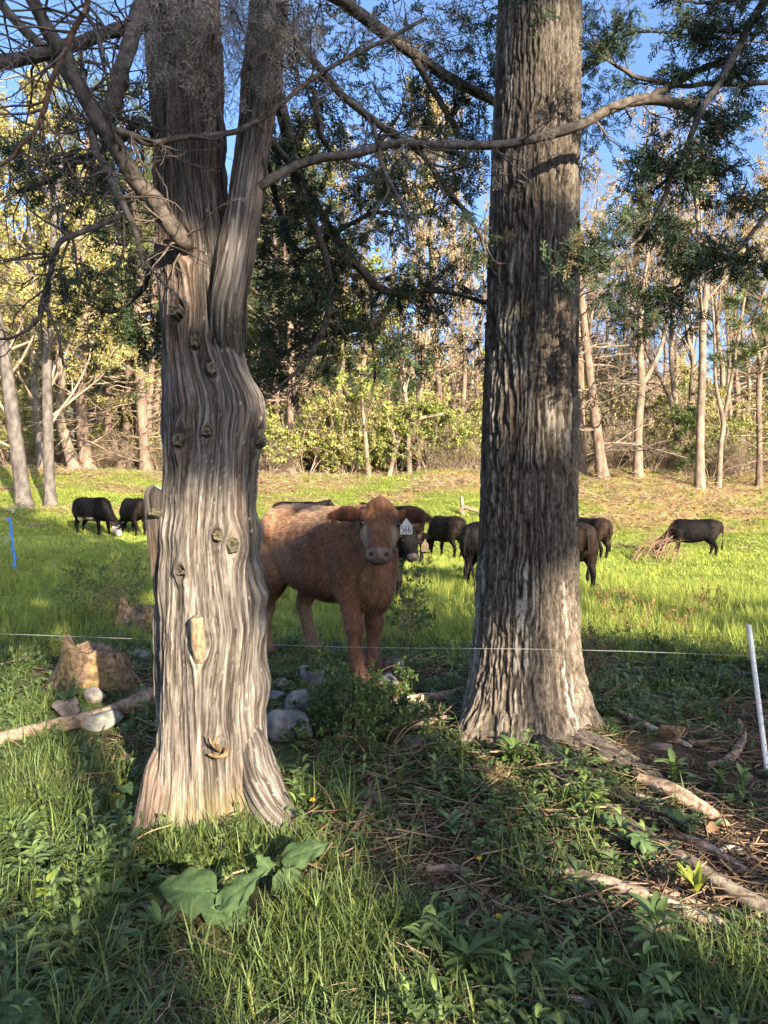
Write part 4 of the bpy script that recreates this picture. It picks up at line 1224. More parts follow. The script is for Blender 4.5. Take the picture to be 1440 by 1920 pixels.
def fur(S, c, n, ln, root, seed=3, name='fur', head_ln=0.4):
    rg = np.random.default_rng(seed)
    v, nn, H = S['v'], S['n'], S['H']
    muz, eye, ear, earin = skin_regions(S)
    ok = (muz < .1) & (eye < .4) & (v[:, 2] > .06) & (earin < .5)
    idx = rg.choice(np.where(ok)[0], n)
    p = v[idx] + rg.normal(size=(n, 3)) * .003
    nm = nn[idx]
    onh = (H[idx, 0] > -.06) & (np.abs(H[idx, 1]) < .26) & (np.abs(H[idx, 2] + .1) < .2)
    flow = np.where(onh[:, None], -S['hd'] * 0.6 + S['hd'] * 1.4 * (H[idx, 0:1] > .1), np.array([-.75, 0, -.65]))
    flow = flow + 0.5 * (np.stack([noise(p * 7, 70 + i) for i in range(3)], -1) - .5) * 2
    flow = flow - nm * (flow * nm).sum(1, keepdims=True)
    d = nrm(nrm(flow) + nm * rg.uniform(.15, .5, (n, 1)) + rg.normal(size=(n, 3)) * .15)
    l = ln * rg.uniform(.5, 1.3, n) * np.where(onh, head_ln, 1.0) * np.where(v[idx, 2] < .45, .6, 1)
    sd = nrm(np.cross(d, nm)) * 0.0011
    mid = p + d * (l * .55)[:, None]
    tip = p + nrm(d + nrm(flow) * .6) * l[:, None] - nm * 0.0
    V = np.stack([p - sd, p + sd, mid + sd * .7, mid - sd * .7, tip], 1).reshape(-1, 3)
    b = np.arange(n)[:, None] * 5
    cc = np.repeat((c[idx] * rg.uniform(.7, 1.55, (n, 1)))[:, None], 5, 1).reshape(-1, 3)
    mb = MB().add(V, b + np.array([0, 1, 2, 3]), b + np.array([3, 2, 4]), cc)
    return stuff(mb.build(name, m_fur, root, local=True))

def strokes(root, M, lines, w, mt, name='number'):
    """handwriting: thin raised strokes; M maps (u, v) on the tag to local space"""
    mb = MB()
    for ln in lines:
        p = spath(np.array(ln, float), 4 * len(ln) + 2)
        P = np.array([M(a, b, 0.0012) for a, b in p])
        v, q = tubes(P, np.full(len(P), w), 5)
        mb.add(v, q)
    return mb.build(name, mt, root, local=True)

FIVE = [[(.9, 1), (.45, 1.0), (.1, 1)], [(.12, 1), (.1, .8), (.1, .58)], [(.1, .58), (.5, .64), (.88, .42), (.85, .12), (.5, -.02), (.05, .02)]]
SIX = [[(.6, 1.05), (.32, .82), (.12, .45), (.15, .12), (.5, -.02), (.82, .14), (.8, .4), (.5, .5), (.2, .38), (.13, .25)]]
TWO = [[(.1, .8), (.4, 1), (.8, .85), (.7, .5), (.1, 0), (.85, .02)]]
ONE = [[(.5, 1), (.5, .5), (.5, 0)]]
SEVEN = [[(.05, 1), (.5, 1), (.9, 1)], [(.9, 1), (.6, .5), (.4, 0)]]

def ear_tag(S, side, root, sz, mt, digits, ink, drop=0.0, tx=.055, yaw=0.0, neck=.33, label=None):
    b0, ax, fl, wd = S['ears'][0 if side < 0 else 1]
    c = b0 + ax * tx + fl * .018
    up_ = np.array([0, 0, 1.0])
    fwd = nrm(fl * 1.0 + S['hd'] * .0 + np.array([0, 0, .0]))
    fwd = nrm(fwd - up_ * (fwd @ up_))
    r_ = np.cross(up_, fwd)
    r_ = r_ * np.cos(yaw) + fwd * np.sin(yaw); fwd = np.cross(r_, up_)
    top = c - up_ * drop
    w, h = sz
    out = [(-.5, -1), (-.44, -1.03), (.44, -1.03), (.5, -1), (.5, -.45), (.44, -.36), (neck * .45, -.10), (neck * .3, .0), (.04, .12), (-.04, .12), (-neck * .3, .0), (-neck * .45, -.10), (-.44, -.36), (-.5, -.45)]
    f = lambda u, v_, z: top + r_ * u * w + up_ * v_ * h + fwd * (z + .004)
    n = len(out)
    V = np.array([f(u, v_, 0.001) for u, v_ in out] + [f(u, v_, -0.0015) for u, v_ in out] + [f(0, -.5, .001), f(0, -.5, -.0015)])
    t = []
    for j in range(n):
        k = (j + 1) % n
        t += [[j, k, 2 * n], [n + k, n + j, 2 * n + 1], [j, n + j, n + k], [j, n + k, k]]
    tagob = MB().add(V, None, t).build('ear_tag', mt, root, smooth=False, local=True)
    if label: tagob['label'] = label
    m = len(digits)
    lines = []
    for i, dg in enumerate(digits):
        for ln in dg:
            lines.append([(-.40 + i * .80 / m + a * .80 / m * .8, -.90 + b * .46) for a, b in ln])
    strokes(tagob, f, lines, w * .030, ink)
    return tagob

def calf(name_label, loc, heading, S, c, mt, group='cattle in the pasture', eyes=True, sink=0.0, scale=1.0):
    x, y = loc
    root = thing('calf', name_label, 'calf', (x, y, float(gz(x, y)) - sink), math.atan2(heading[1], heading[0]), group)
    root.scale = (scale,) * 3
    me = mesh_from('body', S['v'], S['q'], None, c)
    put('body', me, mt, root)
    if eyes: eyes_of(S, root)
    return root

# the brown calf, standing side on and looking straight at the camera
hdg = nrm(np.array([0.66, -0.75]))
bx, by = -0.41, 5.70
ang = math.atan2(hdg[1], hdg[0])
def to_local(w, z0):
    d = np.array(w) - np.array([bx, by, z0])
    ca, sa = math.cos(-ang), math.sin(-ang)
    return np.array([d[0] * ca - d[1] * sa, d[0] * sa + d[1] * ca, d[2]])
z0 = float(gz(bx, by))
BS = 1.09
poll_w = at(713, 947, 5.05)
hd_w = nrm(np.array([-0.02, -0.66, -0.75]))
hd_l = to_local(hd_w + np.array([bx, by, z0]), z0)
poll_l = to_local(poll_w, z0) / BS
up_l = to_local(np.array([0.03, 0, 1.0]) + np.array([bx, by, z0]), z0)
Sb = calf_shape(poll_l, hd_l, 0.0118, {('f', -1): (.10, -.03, 0), ('f', 1): (.0, -.02, 0), ('h', 1): (.17, .0, 0), ('h', -1): (-.08, 0, 0)}, fat=.95, stout=1.2, hu_hint=up_l, ear_dir=(.08, 1.0, -.06), ear_len=.205)
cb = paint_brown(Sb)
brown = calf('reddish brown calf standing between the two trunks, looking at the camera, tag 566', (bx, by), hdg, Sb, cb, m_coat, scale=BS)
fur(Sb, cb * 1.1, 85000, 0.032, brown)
ear_tag(Sb, 1, brown, (.074, .082), m_tag, (FIVE, SIX, SIX), m_ink, drop=.022, tx=.062, neck=.5, label='white ear tag numbered 566 by hand')

# the black calf peering out behind its head
tx_, ty_ = -0.13, 9.85
hdg2 = nrm(np.array([0.55, -0.83]))
ang2 = math.atan2(hdg2[1], hdg2[0])
zt = float(gz(tx_, ty_))
def loc2(w):
    d = np.array(w) - np.array([tx_, ty_, zt])
    ca, sa = math.cos(-ang2), math.sin(-ang2)
    return np.array([d[0] * ca - d[1] * sa, d[0] * sa + d[1] * ca, d[2]])
St = calf_shape(loc2(at(769, 997, 9.2)), loc2(np.array([0.16, -.62, -.76]) + np.array([tx_, ty_, zt])), 0.014, fat=1.0, hu_hint=loc2(np.array([0.08, 0, 1]) + np.array([tx_, ty_, zt])), ear_dir=(.05, 1, .05))
tagged = calf('black calf peering out behind the head of the brown calf, yellowed ear tag', (tx_, ty_), hdg2, St, paint_black(St, warm=.15), m_black)
ear_tag(St, 1, tagged, (.088, .135), m_tag2, (TWO, ONE, SEVEN), m_ink2, drop=.03, tx=.10, neck=.38, label='yellowed ear tag with faded digits')

graze = dict(poll=(.93, 0, .47), hd=(.42, .0, -.90))
Sg = calf_shape(**graze, voxel=0.026, legs={('f', 1): (.1, 0, 0), ('h', -1): (.12, 0, 0)}, hu_hint=(.8, 0, .6), ear_dir=(-.25, 1, .1))
g_black = paint_black(Sg, warm=.25)
def far_calf(label, px, Yd, heading, S=Sg, c=None, scale=1.0, sink=0.09):
    x = float(at(px, 960, Yd)[0])
    return calf(label, (x, Yd), nrm(np.array(heading)), S, g_black if c is None else c, m_black, eyes=False, sink=sink, scale=scale)
far_calf('black calf with a white face and white belly patch, grazing beside another on the left', 175, 20.2, (.86, -.5), c=paint_black(Sg, True), scale=1.0)
far_calf('black calf seen from behind, grazing nose to nose with the white faced one', 250, 20.6, (-.62, .78))
far_calf('black calf grazing alone on the sunny slope at the right, side on', 1300, 20.5, (-.97, .25), scale=1.0)
far_calf('black calf seen from the rear, in front of the old wooden post', 836, 18.6, (-.5, .86), scale=1.0)
Sh = calf_shape(poll=(.86, -.05, 1.12), hd=(.78, -.1, -.55), voxel=0.026, legs={('f', 1): (.08, 0, 0), ('h', 1): (.1, 0, 0), ('h', -1): (-.06, 0, 0)})
h_black = paint_black(Sh, warm=.5)
far_calf('black calf mostly hidden behind the hardwood trunk, shoulder showing at its left edge', 930, 11.7, (.70, .71), S=Sh, c=paint_black(Sh, warm=0.0), scale=1.04)
far_calf('dark calf with its rump and tail showing past the right edge of the hardwood trunk', 1068, 11.9, (-.12, .99), S=Sh, c=h_black, scale=1.04)
far_calf('brownish black calf seen from behind, furthest right of those beside the hardwood trunk', 1106, 19.3, (-.45, .9), S=Sg, c=paint_black(Sg, warm=.8))
far_calf('black calf whose back just shows above the rump of the brown calf', 560, 21.5, (.9, .3), S=Sh, c=h_black)
far_calf('brownish black calf behind the ear of the brown calf, only its rump showing', 738, 16.5, (-.75, .66), S=Sh, c=paint_black(Sh, warm=.3), scale=1.12)
# ------------------------------------------------------------------ the wood round the pasture
m_bark_pale = mat('pale grey bark', (0.095, 0.072, 0.053), (0.22, 0.172, 0.128), scale=5, stretch=(1, 1, .5), rough=0.9, bump=0.4, attr=True)
m_bark_grey_shade = mat('grey bark darkened as shade', (0.052, 0.045, 0.041), (0.125, 0.109, 0.098), scale=7, stretch=(1, 1, .5), rough=0.9, bump=0.5, attr=True)  # grey bark, darkened to stand for the shade on the left trunks
m_bark_pine = mat('reddish pine bark', (0.09, 0.062, 0.046), (0.20, 0.145, 0.11), scale=7, stretch=(1, 1, .4), rough=0.9, bump=0.6, attr=True, bdist=.03)
m_twigs_far = mat('bare twigs', (0.15, 0.112, 0.082), (0.28, 0.212, 0.156), scale=2, rough=0.9, attr=True)
m_leaf_y = mat('young yellow green leaves', (0.23, 0.215, 0.07), (0.36, 0.325, 0.125), scale=1.2, rough=0.6, attr=True, trans=0.3, vary=.1)
m_leaf_g = mat('fresh green shrub leaves', (0.15, 0.19, 0.04), (0.28, 0.29, 0.08), scale=1.5, rough=0.6, attr=True, trans=0.3, vary=.1)
m_bud = mat('swelling buds', (0.22, 0.165, 0.075), (0.34, 0.29, 0.14), scale=2, rough=0.8, attr=True, trans=.2)
m_needle = mat('pine needles', (0.040, 0.062, 0.022), (0.095, 0.12, 0.036), scale=1.5, rough=0.6, attr=True, trans=.1)
m_needle_d = mat('dark evergreen needles', (0.020, 0.034, 0.016), (0.05, 0.068, 0.026), scale=1.5, rough=0.7, attr=True)

def leaves(mb, P, size, rg, c=(1, 1, 1), var=.35, asp=.55, dirs=None):
    n = len(P)
    d = nrm(rg.normal(size=(n, 3))) if dirs is None else nrm(dirs)
    w = nrm(np.cross(d, nrm(rg.normal(size=(n, 3)))))
    s = size * rg.uniform(.6, 1.3, (n, 1))
    V = np.stack([P - d * s * .5, P + w * s * asp * .5, P + d * s * .5, P - w * s * asp * .5], 1).reshape(-1, 3)
    cc = np.repeat(np.array(c) * rg.uniform(1 - var, 1 + var, (n, 1)), 4, 0)
    mb.add(V, np.arange(n * 4).reshape(-1, 4), None, cc)

def pick(P, n, rg, t0=.2, jit=.05):
    N, m, _ = P.shape
    k = rg.integers(0, N, n)
    t = rg.uniform(t0, 1, n) * (m - 1)
    i = np.clip(t.astype(int), 0, m - 2)
    a = P[k, i]; b = P[k, i + 1]
    return a + (b - a) * (t - i)[:, None] + rg.normal(size=(n, 3)) * jit, nrm(b - a)

KIND = {
    'bare':  dict(bark='pale', n=(11, 6, 6), lr=(.34, .5, .5), ang=(.35, .75), up=.06, leaf=None, nl=0, t0=.35),
    'buds':  dict(bark='pale', n=(13, 6, 6), lr=(.34, .5, .5), ang=(.3, .65), up=.08, leaf='bud', nl=4600, ls=.11, t0=.3),
    'leafy': dict(bark='pale', n=(13, 6, 5), lr=(.40, .5, .55), ang=(.5, 1.1), up=.03, leaf='y', nl=10500, ls=.135, t0=.24),
    'green': dict(bark='pale', n=(13, 6, 5), lr=(.36, .5, .5), ang=(.5, 1.1), up=.04, leaf='g', nl=5000, ls=.14, t0=.2),
    'dead':  dict(bark='pine', n=(60, 5, 2), lr=(.26, .4, .4), ang=(1.2, 1.7), up=-.02, leaf=None, nl=0, t0=.06),
}
def tree_parts(trunk_P, trunk_r, kind, seed, rg=None):
    K = KIND[kind]
    rg = rg or np.random.default_rng(seed)
    k1, r1 = grow(trunk_P[None], trunk_r[None], K['n'][0], (K['t0'], .97), K['ang'], K['lr'][0], 8, .10, K['up'], rr=.5, rg=rg, flat=.6 if kind == 'dead' else 0)
    r1 = np.minimum(r1, .05 * np.linspace(1, .3, 8))
    if kind == 'dead': r1 = np.minimum(r1, .035)
    k2, r2 = grow(k1, r1, K['n'][1], (.2, .97), (.4, .9), K['lr'][1], 6, .13, K['up'], rg=rg)
    k3, r3 = grow(k2, r2, K['n'][2], (.15, .97), (.4, .9), K['lr'][2], 4, .14, K['up'], rg=rg, mn=.25)
    tr, br, lf = MB(), MB(), MB()
    th = (np.arange(9) * 2 * np.pi / 9)
    v, q = tubes(trunk_P, trunk_r, 10)
    rad_n = 1 + .0 * v[:, 0]
    tr.add(v, q, None, np.repeat(rg.uniform(.85, 1.1, (len(trunk_P), 1)), 10, 0) * np.ones(3))
    v, q = tubes(k1, np.maximum(r1, .012), 6); br.add(v, q)
    v, q = tubes(k2, np.maximum(r2, .008), 4); br.add(v, q)
    v, q = tubes(k3, np.maximum(r3, .0055), 3); br.add(v, q)
    if K['nl']:
        p, d = pick(np.concatenate([k3]), int(K['nl'] * .8), rg, .1, .06)
        leaves(lf, p, K['ls'], rg)
        p, d = pick(k2, int(K['nl'] * .2), rg, .3, .06)
        leaves(lf, p, K['ls'], rg)
    return tr, br, lf, K

def leafmat(k):
    return {'y': m_leaf_y, 'g': m_leaf_g, 'bud': m_bud}[k]

def wood_tree(name, label, trunk_P, trunk_r, kind, seed, loc, group=None, tint=None):
    root = thing(name, label, 'tree', loc, 0, group)
    tr, br, lf, K = tree_parts(trunk_P, trunk_r, kind, seed)
    tr.build('trunk', m_bark_pine if K['bark'] == 'pine' else m_bark_grey_shade if tint else m_bark_pale, root)
    stuff(br.build('branches', m_twigs_far if kind != 'dead' else m_bark_pale, root))
    if lf.n: stuff(lf.build('foliage', leafmat(K['leaf']), root, smooth=False))
    return root

def pine_tree(name, label, trunk_P, trunk_r, seed, loc, group=None, t0=.3, lr=.22, dark=False, whorls=16, tuft=.34, nt=9, dead_t=None):
    rg = np.random.default_rng(seed)
    root = thing(name, label, 'tree', loc, 0, group)
    tr, br, lf = MB(), MB(), MB()
    v, q = tubes(trunk_P, trunk_r, 10); tr.add(v, q, None, np.repeat(rg.uniform(.8, 1.15, (len(trunk_P), 1)), 10, 0) * np.ones(3))
    k1, r1 = grow(trunk_P[None], trunk_r[None], whorls * 4, (t0, .98), (1.1, 1.5), lr, 7, .08, .03, rr=.3, rg=rg, mn=.5, flat=.6)
    r1 = np.minimum(r1, .05)
    k2, r2 = grow(k1, r1, 6, (.3, .98), (.5, .9), .4, 5, .1, .04, rg=rg, flat=.5)
    v, q = tubes(k1, np.maximum(r1, .01), 5); br.add(v, q)
    v, q = tubes(k2, np.maximum(r2, .006), 3); br.add(v, q)
    if dead_t is not None:
        k3, r3 = grow(trunk_P[None], trunk_r[None], 34, dead_t, (1.2, 1.6), .16, 6, .14, -.03, rr=.2, rg=rg, mn=.6)
        v, q = tubes(k3, np.minimum(np.maximum(r3, .008), .025), 4); br.add(v, q)
        k4, r4 = grow(k3, np.minimum(r3, .02), 4, (.2, .95), (.5, 1), .4, 4, .14, -.02, rg=rg)
        v, q = tubes(k4, np.maximum(r4, .006), 3); br.add(v, q)
    p, d = pick(k2, len(k2) * 2, rg, .3, .04)
    p2, d2 = pick(k1, len(k1) * 3, rg, .55, .04)
    p = np.concatenate([p, p2]); d = np.concatenate([d, d2])
    n = len(p)
    for _ in range(nt):
        dd = nrm(d * .7 + rg.normal(size=d.shape) * .8 + [0, 0, .25])
        leaves(lf, p + dd * tuft * .4, tuft, rg, asp=.10, dirs=dd)
    tr.build('trunk', m_bark_pine, root)
    stuff(br.build('branches', m_twigs_far, root))
    stuff(lf.build('foliage', m_needle_d if dark else m_needle, root, smooth=False))
    return root

def trunk_px(pts, Yd, top_h, n=22, lean=0.0, seed=0):
    """trunk traced at its foot (px, py, width) and carried on up to top_h metres"""
    rg = np.random.default_rng(seed + 900)
    p = np.array(pts, float)
    P = at(p[:, 0], p[:, 1], Yd)
    x0, y0 = P[0, 0], Yd
    P[0, 2] = gz(x0, y0) - .15
    r = p[:, 2] / 2 / FPX * Yd
    d = nrm(P[-1] - P[-2])
    H = top_h - (P[-1, 2] - P[0, 2])
    if H > .5:
        s = max(.35, d[2])
        for f in (.35, .7, 1.0):
            P = np.vstack([P, P[len(pts) - 1] + d / s * H * f * np.array([.8, .8, 1]) + rg.normal(size=3) * np.array([.25, .2, 0])])
            r = np.append(r, r[len(pts) - 1] * (1 - .85 * f))
    Q = spath(np.column_stack([P, r]), n)
    Q[:2, 3] *= np.array([1.35, 1.12])
    return Q[:, :3], np.maximum(Q[:, 3], .02), (float(x0), float(y0), float(gz(x0, y0)))

def T_(name, label, pts, Yd, top, kind, seed, **k):
    P, r, loc = trunk_px(pts, Yd, top, seed=seed)
    if kind.startswith('pine'):
        return pine_tree(name, label, P, r, seed, loc, **k)
    return wood_tree(name, label, P, r, kind, seed, loc, **k)

# left
T_('leafy_tree', 'leaning grey trunk at the far left, standing in the grass near the herd', [(47, 968, 30), (40, 900, 28), (30, 830, 26), (18, 740, 24), (5, 640, 20)], 25, 15, 'leafy', 1, tint=1)
T_('leafy_tree', 'straight grey trunk standing in the grass behind the blue fence post', [(96, 962, 22), (92, 890, 20), (90, 800, 19), (88, 700, 18), (92, 600, 15)], 25.5, 15, 'leafy', 2, tint=1)
T_('leafy_tree', 'grey trunk behind the straight one at the pasture edge', [(80, 896, 17), (74, 820, 16), (66, 740, 15), (62, 640, 13)], 33, 14, 'leafy', 3, tint=1)
T_('leafy_tree', 'pale sunlit trunk leaning left at the edge of the wood', [(141, 896, 22), (128, 840, 20), (112, 780, 18), (117, 720, 16), (108, 640, 14)], 33, 15, 'leafy', 4)
T_('pine_tree', 'stout pinkish pine trunk beside the pale leaning trunk', [(166, 896, 30), (158, 840, 24), (153, 780, 22), (152, 700, 20), (156, 560, 18)], 33.5, 17, 'pine', 5, t0=.35, dead_t=(.05, .35))
T_('pine_tree', 'twin pine stem on the left, sunlit, seen just left of the old cedar', [(274, 884, 20), (268, 800, 20), (262, 700, 19), (256, 600, 17)], 34, 17, 'pine', 6, dead_t=(.04, .35), t0=.36)
T_('pine_tree', 'slimmer twin pine stem leaning right, close to the old cedar', [(278, 886, 16), (277, 800, 16), (281, 720, 15), (287, 640, 13)], 34.6, 16, 'pine', 7, t0=.4)
T_('pine_tree', 'dark evergreen behind the twin pine stems', [(238, 880, 16), (240, 780, 15), (244, 660, 14), (246, 560, 12)], 37, 15, 'pine', 8, dark=True, t0=.3, lr=.26)
# middle
T_('pine_tree', 'dark pine trunk on the left of the gap between the big trunks', [(546, 864, 16), (546, 780, 15), (545, 690, 14), (544, 600, 12)], 34, 15, 'pine', 9, dark=True, t0=.45, dead_t=(.06, .45))
T_('pine_tree', 'dark pine trunk close beside another, nearest the old cedar in the gap', [(522, 860, 14), (521, 780, 13), (520, 690, 12), (519, 600, 10)], 35, 14, 'pine', 10, dark=True, t0=.42, dead_t=(.06, .4))
T_('slender_tree', 'thin pale trunk leaning slightly, in front of the green thicket', [(692, 880, 9), (686, 830, 8), (680, 760, 7), (679, 690, 5)], 33, 9, 'green', 11)
T_('slender_tree', 'pale trunk left of a close pair in the thicket', [(768, 880, 9), (766, 830, 9), (765, 790, 8), (757, 700, 7), (760, 560, 6)], 34, 14, 'buds', 12)
T_('slender_tree', 'left trunk of the close pair in the thicket', [(784, 882, 8), (785, 830, 8), (783, 780, 7), (795, 690, 6), (800, 560, 6)], 34.4, 15, 'buds', 13)
T_('slender_tree', 'right trunk of the close pair in the thicket', [(792, 882, 8), (792, 830, 8), (793, 780, 7), (790, 690, 6), (786, 560, 6)], 34.7, 15, 'buds', 14)
T_('crooked_tree', 'crooked trunk bowing over to the right above the thicket', [(728, 874, 9), (745, 830, 9), (762, 802, 8), (790, 784, 7), (832, 776, 6)], 33.5, 2.6, 'green', 15)
T_('bare_tree', 'tall bare tree against the sky, left of the hardwood trunk', [(868, 880, 10), (866, 800, 9), (872, 680, 8), (862, 540, 7), (850, 420, 6)], 36, 17, 'buds', 16)
# right
T_('dead_tree', 'dead pine bristling with bare side twigs, right of the hardwood trunk', [(1131, 876, 22), (1118, 800, 19), (1108, 720, 17), (1096, 620, 15), (1088, 520, 12)], 32, 12, 'dead', 17)
T_('dead_tree', 'dead trunk half hidden by the right edge of the hardwood', [(1092, 878, 16), (1090, 800, 15), (1088, 700, 14), (1086, 600, 11)], 33, 11, 'dead', 18)
fk = T_('forked_tree', 'pale trunk forking into two stems, lit gold by the sun', [(1196, 880, 17), (1197, 800, 16), (1203, 722, 15), (1200, 660, 12), (1203, 570, 10)], 32.5, 15, 'bare', 19)
p_ = spath(np.array([(1203, 726, 10), (1222, 690, 9), (1240, 650, 8), (1252, 600, 7), (1266, 560, 6), (1276, 480, 4)], float), 16)
v, q = tubes(at(p_[:, 0], p_[:, 1], 32.5), p_[:, 2] / 2 / FPX * 32.5, 8)
MB().add(v, q).build('fork_stem', m_bark_pale, fk)
T_('slender_tree', 'spotted grey trunk rising behind the small pine, right of the forked one', [(1274, 842, 12), (1268, 780, 11), (1261, 700, 10), (1258, 640, 9), (1264, 560, 8)], 35, 15, 'bare', 20)
T_('leaning_tree', 'dark leaning trunk crossing behind the spotted grey one', [(1276, 830, 9), (1262, 770, 9), (1245, 720, 8), (1230, 695, 7)], 34.5, 7, 'bare', 21)
T_('slender_tree', 'pale trunk dividing high up, left of the straight brown one', [(1296, 800, 11), (1298, 720, 11), (1300, 680, 9), (1288, 620, 7), (1282, 560, 6)], 37, 14, 'buds', 22)
T_('slender_tree', 'straight brown trunk rising clear to the sky on the right', [(1312, 890, 17), (1313, 800, 15), (1317, 700, 14), (1318, 600, 13), (1326, 500, 10)], 31, 15, 'bare', 23)
fk2 = T_('forked_tree', 'thin pale forked tree at the pasture edge, right of the straight brown trunk', [(1347, 892, 10), (1352, 830, 9), (1356, 790, 9), (1342, 720, 6), (1340, 640, 5), (1335, 560, 4)], 31.5, 13, 'bare', 24)
p_ = spath(np.array([(1356, 792, 7), (1366, 740, 7), (1375, 690, 6), (1386, 620, 6), (1396, 560, 5), (1412, 480, 3)], float), 16)
v, q = tubes(at(p_[:, 0], p_[:, 1], 31.5), p_[:, 2] / 2 / FPX * 31.5, 8)
MB().add(v, q).build('fork_stem', m_bark_pale, fk2)
T_('pine_tree', 'green pine with bare lower twigs at the right edge', [(1423, 894, 11), (1424, 820, 10), (1422, 750, 9), (1422, 660, 7)], 31.5, 9.0, 'pine', 25, t0=.4, lr=.26, dead_t=(.06, .45), whorls=12)
T_('pine_tree', 'small bushy pine at the foot of the spotted trunk', [(1284, 890, 5), (1285, 850, 4), (1286, 800, 3), (1286, 770, 2)], 33, 3.2, 'pine', 26, t0=.08, lr=.35, whorls=8, tuft=.3)

# the rest of the wood: a few kinds, set about one by one
def proto_tree(kind, seed, H, r, name, label, group):
    rg = np.random.default_rng(seed)
    P = np.cumsum(np.vstack([[0, 0, -.1], np.column_stack([rg.normal(size=(13, 2)) * .10, np.full(13, H / 13)])]), 0)
    R_t = np.linspace(r, .02, 14)
    R_t[0] *= 1.3
    if kind.startswith('pine'):
        return pine_tree(name, label, P, R_t, seed, (0, 0, 0), group, t0=.25, dark=kind == 'pine_d', lr=.24, whorls=13, tuft=.4, nt=7)
    return wood_tree(name, label, P, R_t, kind, seed, (0, 0, 0), group)
protos = {
    'leafy': [proto_tree('leafy', 101, 15, .17, 'leafy_tree', 'yellow green leafing tree among others in the sunlit wood on the left', 'yellow green trees in the wood'), proto_tree('leafy', 102, 13, .14, 'leafy_tree', 'yellow green leafing tree among others in the sunlit wood on the left', 'yellow green trees in the wood')],
    'buds': [proto_tree('buds', 103, 17, .16, 'budding_tree', 'tall slender bare tree with pinkish buds against the sky', 'budding trees in the wood'), proto_tree('buds', 104, 15, .13, 'budding_tree', 'tall slender bare tree with pinkish buds against the sky', 'budding trees in the wood'), proto_tree('bare', 105, 14, .13, 'budding_tree', 'tall slender bare tree with pinkish buds against the sky', 'budding trees in the wood')],
    'pine_d': [proto_tree('pine_d', 106, 14, .2, 'pine_tree', 'dark evergreen deep in the wood', 'dark evergreens in the wood')],
    'dead': [proto_tree('dead', 108, 9, .12, 'dead_tree', 'thin dead tree tangled with bare twigs in the wood', 'dead trees in the wood')],
}
fills = {
    'leafy': [(-20, 520, 36), (30, 500, 38), (70, 500, 36.5), (115, 520, 40), (160, 480, 37), (205, 500, 41), (250, 520, 38), (-60, 500, 40), (10, 500, 44), (60, 500, 46), (140, 500, 45), (225, 500, 47), (300, 500, 42), (360, 500, 40), (430, 500, 42), (500, 500, 44), (560, 520, 41), (600, 500, 46), (650, 500, 43), (330, 500, 47), (470, 500, 47), (100, 500, 50), (180, 500, 52)],
    'buds': [(640, 500, 38), (700, 480, 41), (740, 500, 44), (820, 480, 38), (850, 500, 43), (880, 500, 47), (910, 480, 41), (980, 500, 43), (1060, 500, 41), (1120, 480, 38), (1160, 500, 42), (1185, 480, 46), (1225, 500, 40), (1250, 480, 44), (1280, 500, 48), (1335, 500, 42), (1370, 500, 38), (1400, 480, 44), (1440, 500, 40), (1475, 500, 36), (780, 500, 50), (1110, 500, 52), (1210, 480, 54), (1310, 500, 55), (690, 500, 53), (1500, 500, 45), (1390, 500, 50)],
    'pine_d': [(205, 500, 35.4), (232, 500, 34.9), (283, 500, 36), (528, 500, 36.4), (498, 500, 37), (570, 500, 38), (210, 500, 43), (265, 480, 46), (590, 500, 44), (630, 500, 50), (150, 500, 55), (500, 500, 40), (1385, 500, 46), (1450, 500, 48), (1170, 500, 58), (450, 500, 38), (1080, 500, 56)],
    'dead': [(1150, 500, 36), (1220, 500, 38), (1105, 500, 40), (850, 500, 38), (890, 500, 36), (1260, 500, 40), (830, 500, 42), (1345, 500, 40), (215, 500, 37), (250, 500, 36)],
}
frg = np.random.default_rng(77)
ORD = ['first', 'second', 'third', 'fourth', 'fifth', 'sixth', 'seventh', 'eighth', 'ninth', 'tenth', 'eleventh', 'twelfth', 'thirteenth', 'fourteenth', 'fifteenth', 'sixteenth', 'seventeenth', 'eighteenth', 'nineteenth', 'twentieth', 'twenty first', 'twenty second', 'twenty third', 'twenty fourth', 'twenty fifth', 'twenty sixth', 'twenty seventh', 'twenty eighth', 'twenty ninth', 'thirtieth']
def place_labels(what, pxs):
    """label of each of several alike plants by the gap it is seen through"""
    zone = ['left of the old cedar' if p < 385 else 'between the two big trunks' if p < 985 else 'right of the hardwood' for p in pxs]
    out = {}
    for z in set(zone):
        ks = sorted([i for i in range(len(pxs)) if zone[i] == z], key=lambda i: pxs[i])
        for n_, i in enumerate(ks):
            out[i] = '%s, %s from the left of those %s' % (what, ORD[n_], z)
    return [out[i] for i in range(len(pxs))]
WHAT = {'leafy': 'yellow green tree', 'buds': 'tall bare budding tree', 'pine_d': 'dark wood evergreen', 'dead': 'thin dead tree'}
for key, lst in fills.items():
    lab = place_labels(WHAT[key], [q_[0] for q_ in lst])
    for i, (px, py, Yd) in enumerate(lst):
        x = float(at(px, 900, Yd)[0])
        loc = (x, Yd, float(gz(x, Yd)) - .05)
        o = protos[key][i % len(protos[key])]
        s = frg.uniform(.85, 1.12)
        if i < len(protos[key]):
            o.location = loc; o.rotation_euler = (0, 0, frg.uniform(0, 6.3)); o.scale = (s,) * 3; o['label'] = lab[i]
        else:
            copy_tree(o, loc, frg.uniform(0, 6.3), s, lab[i])

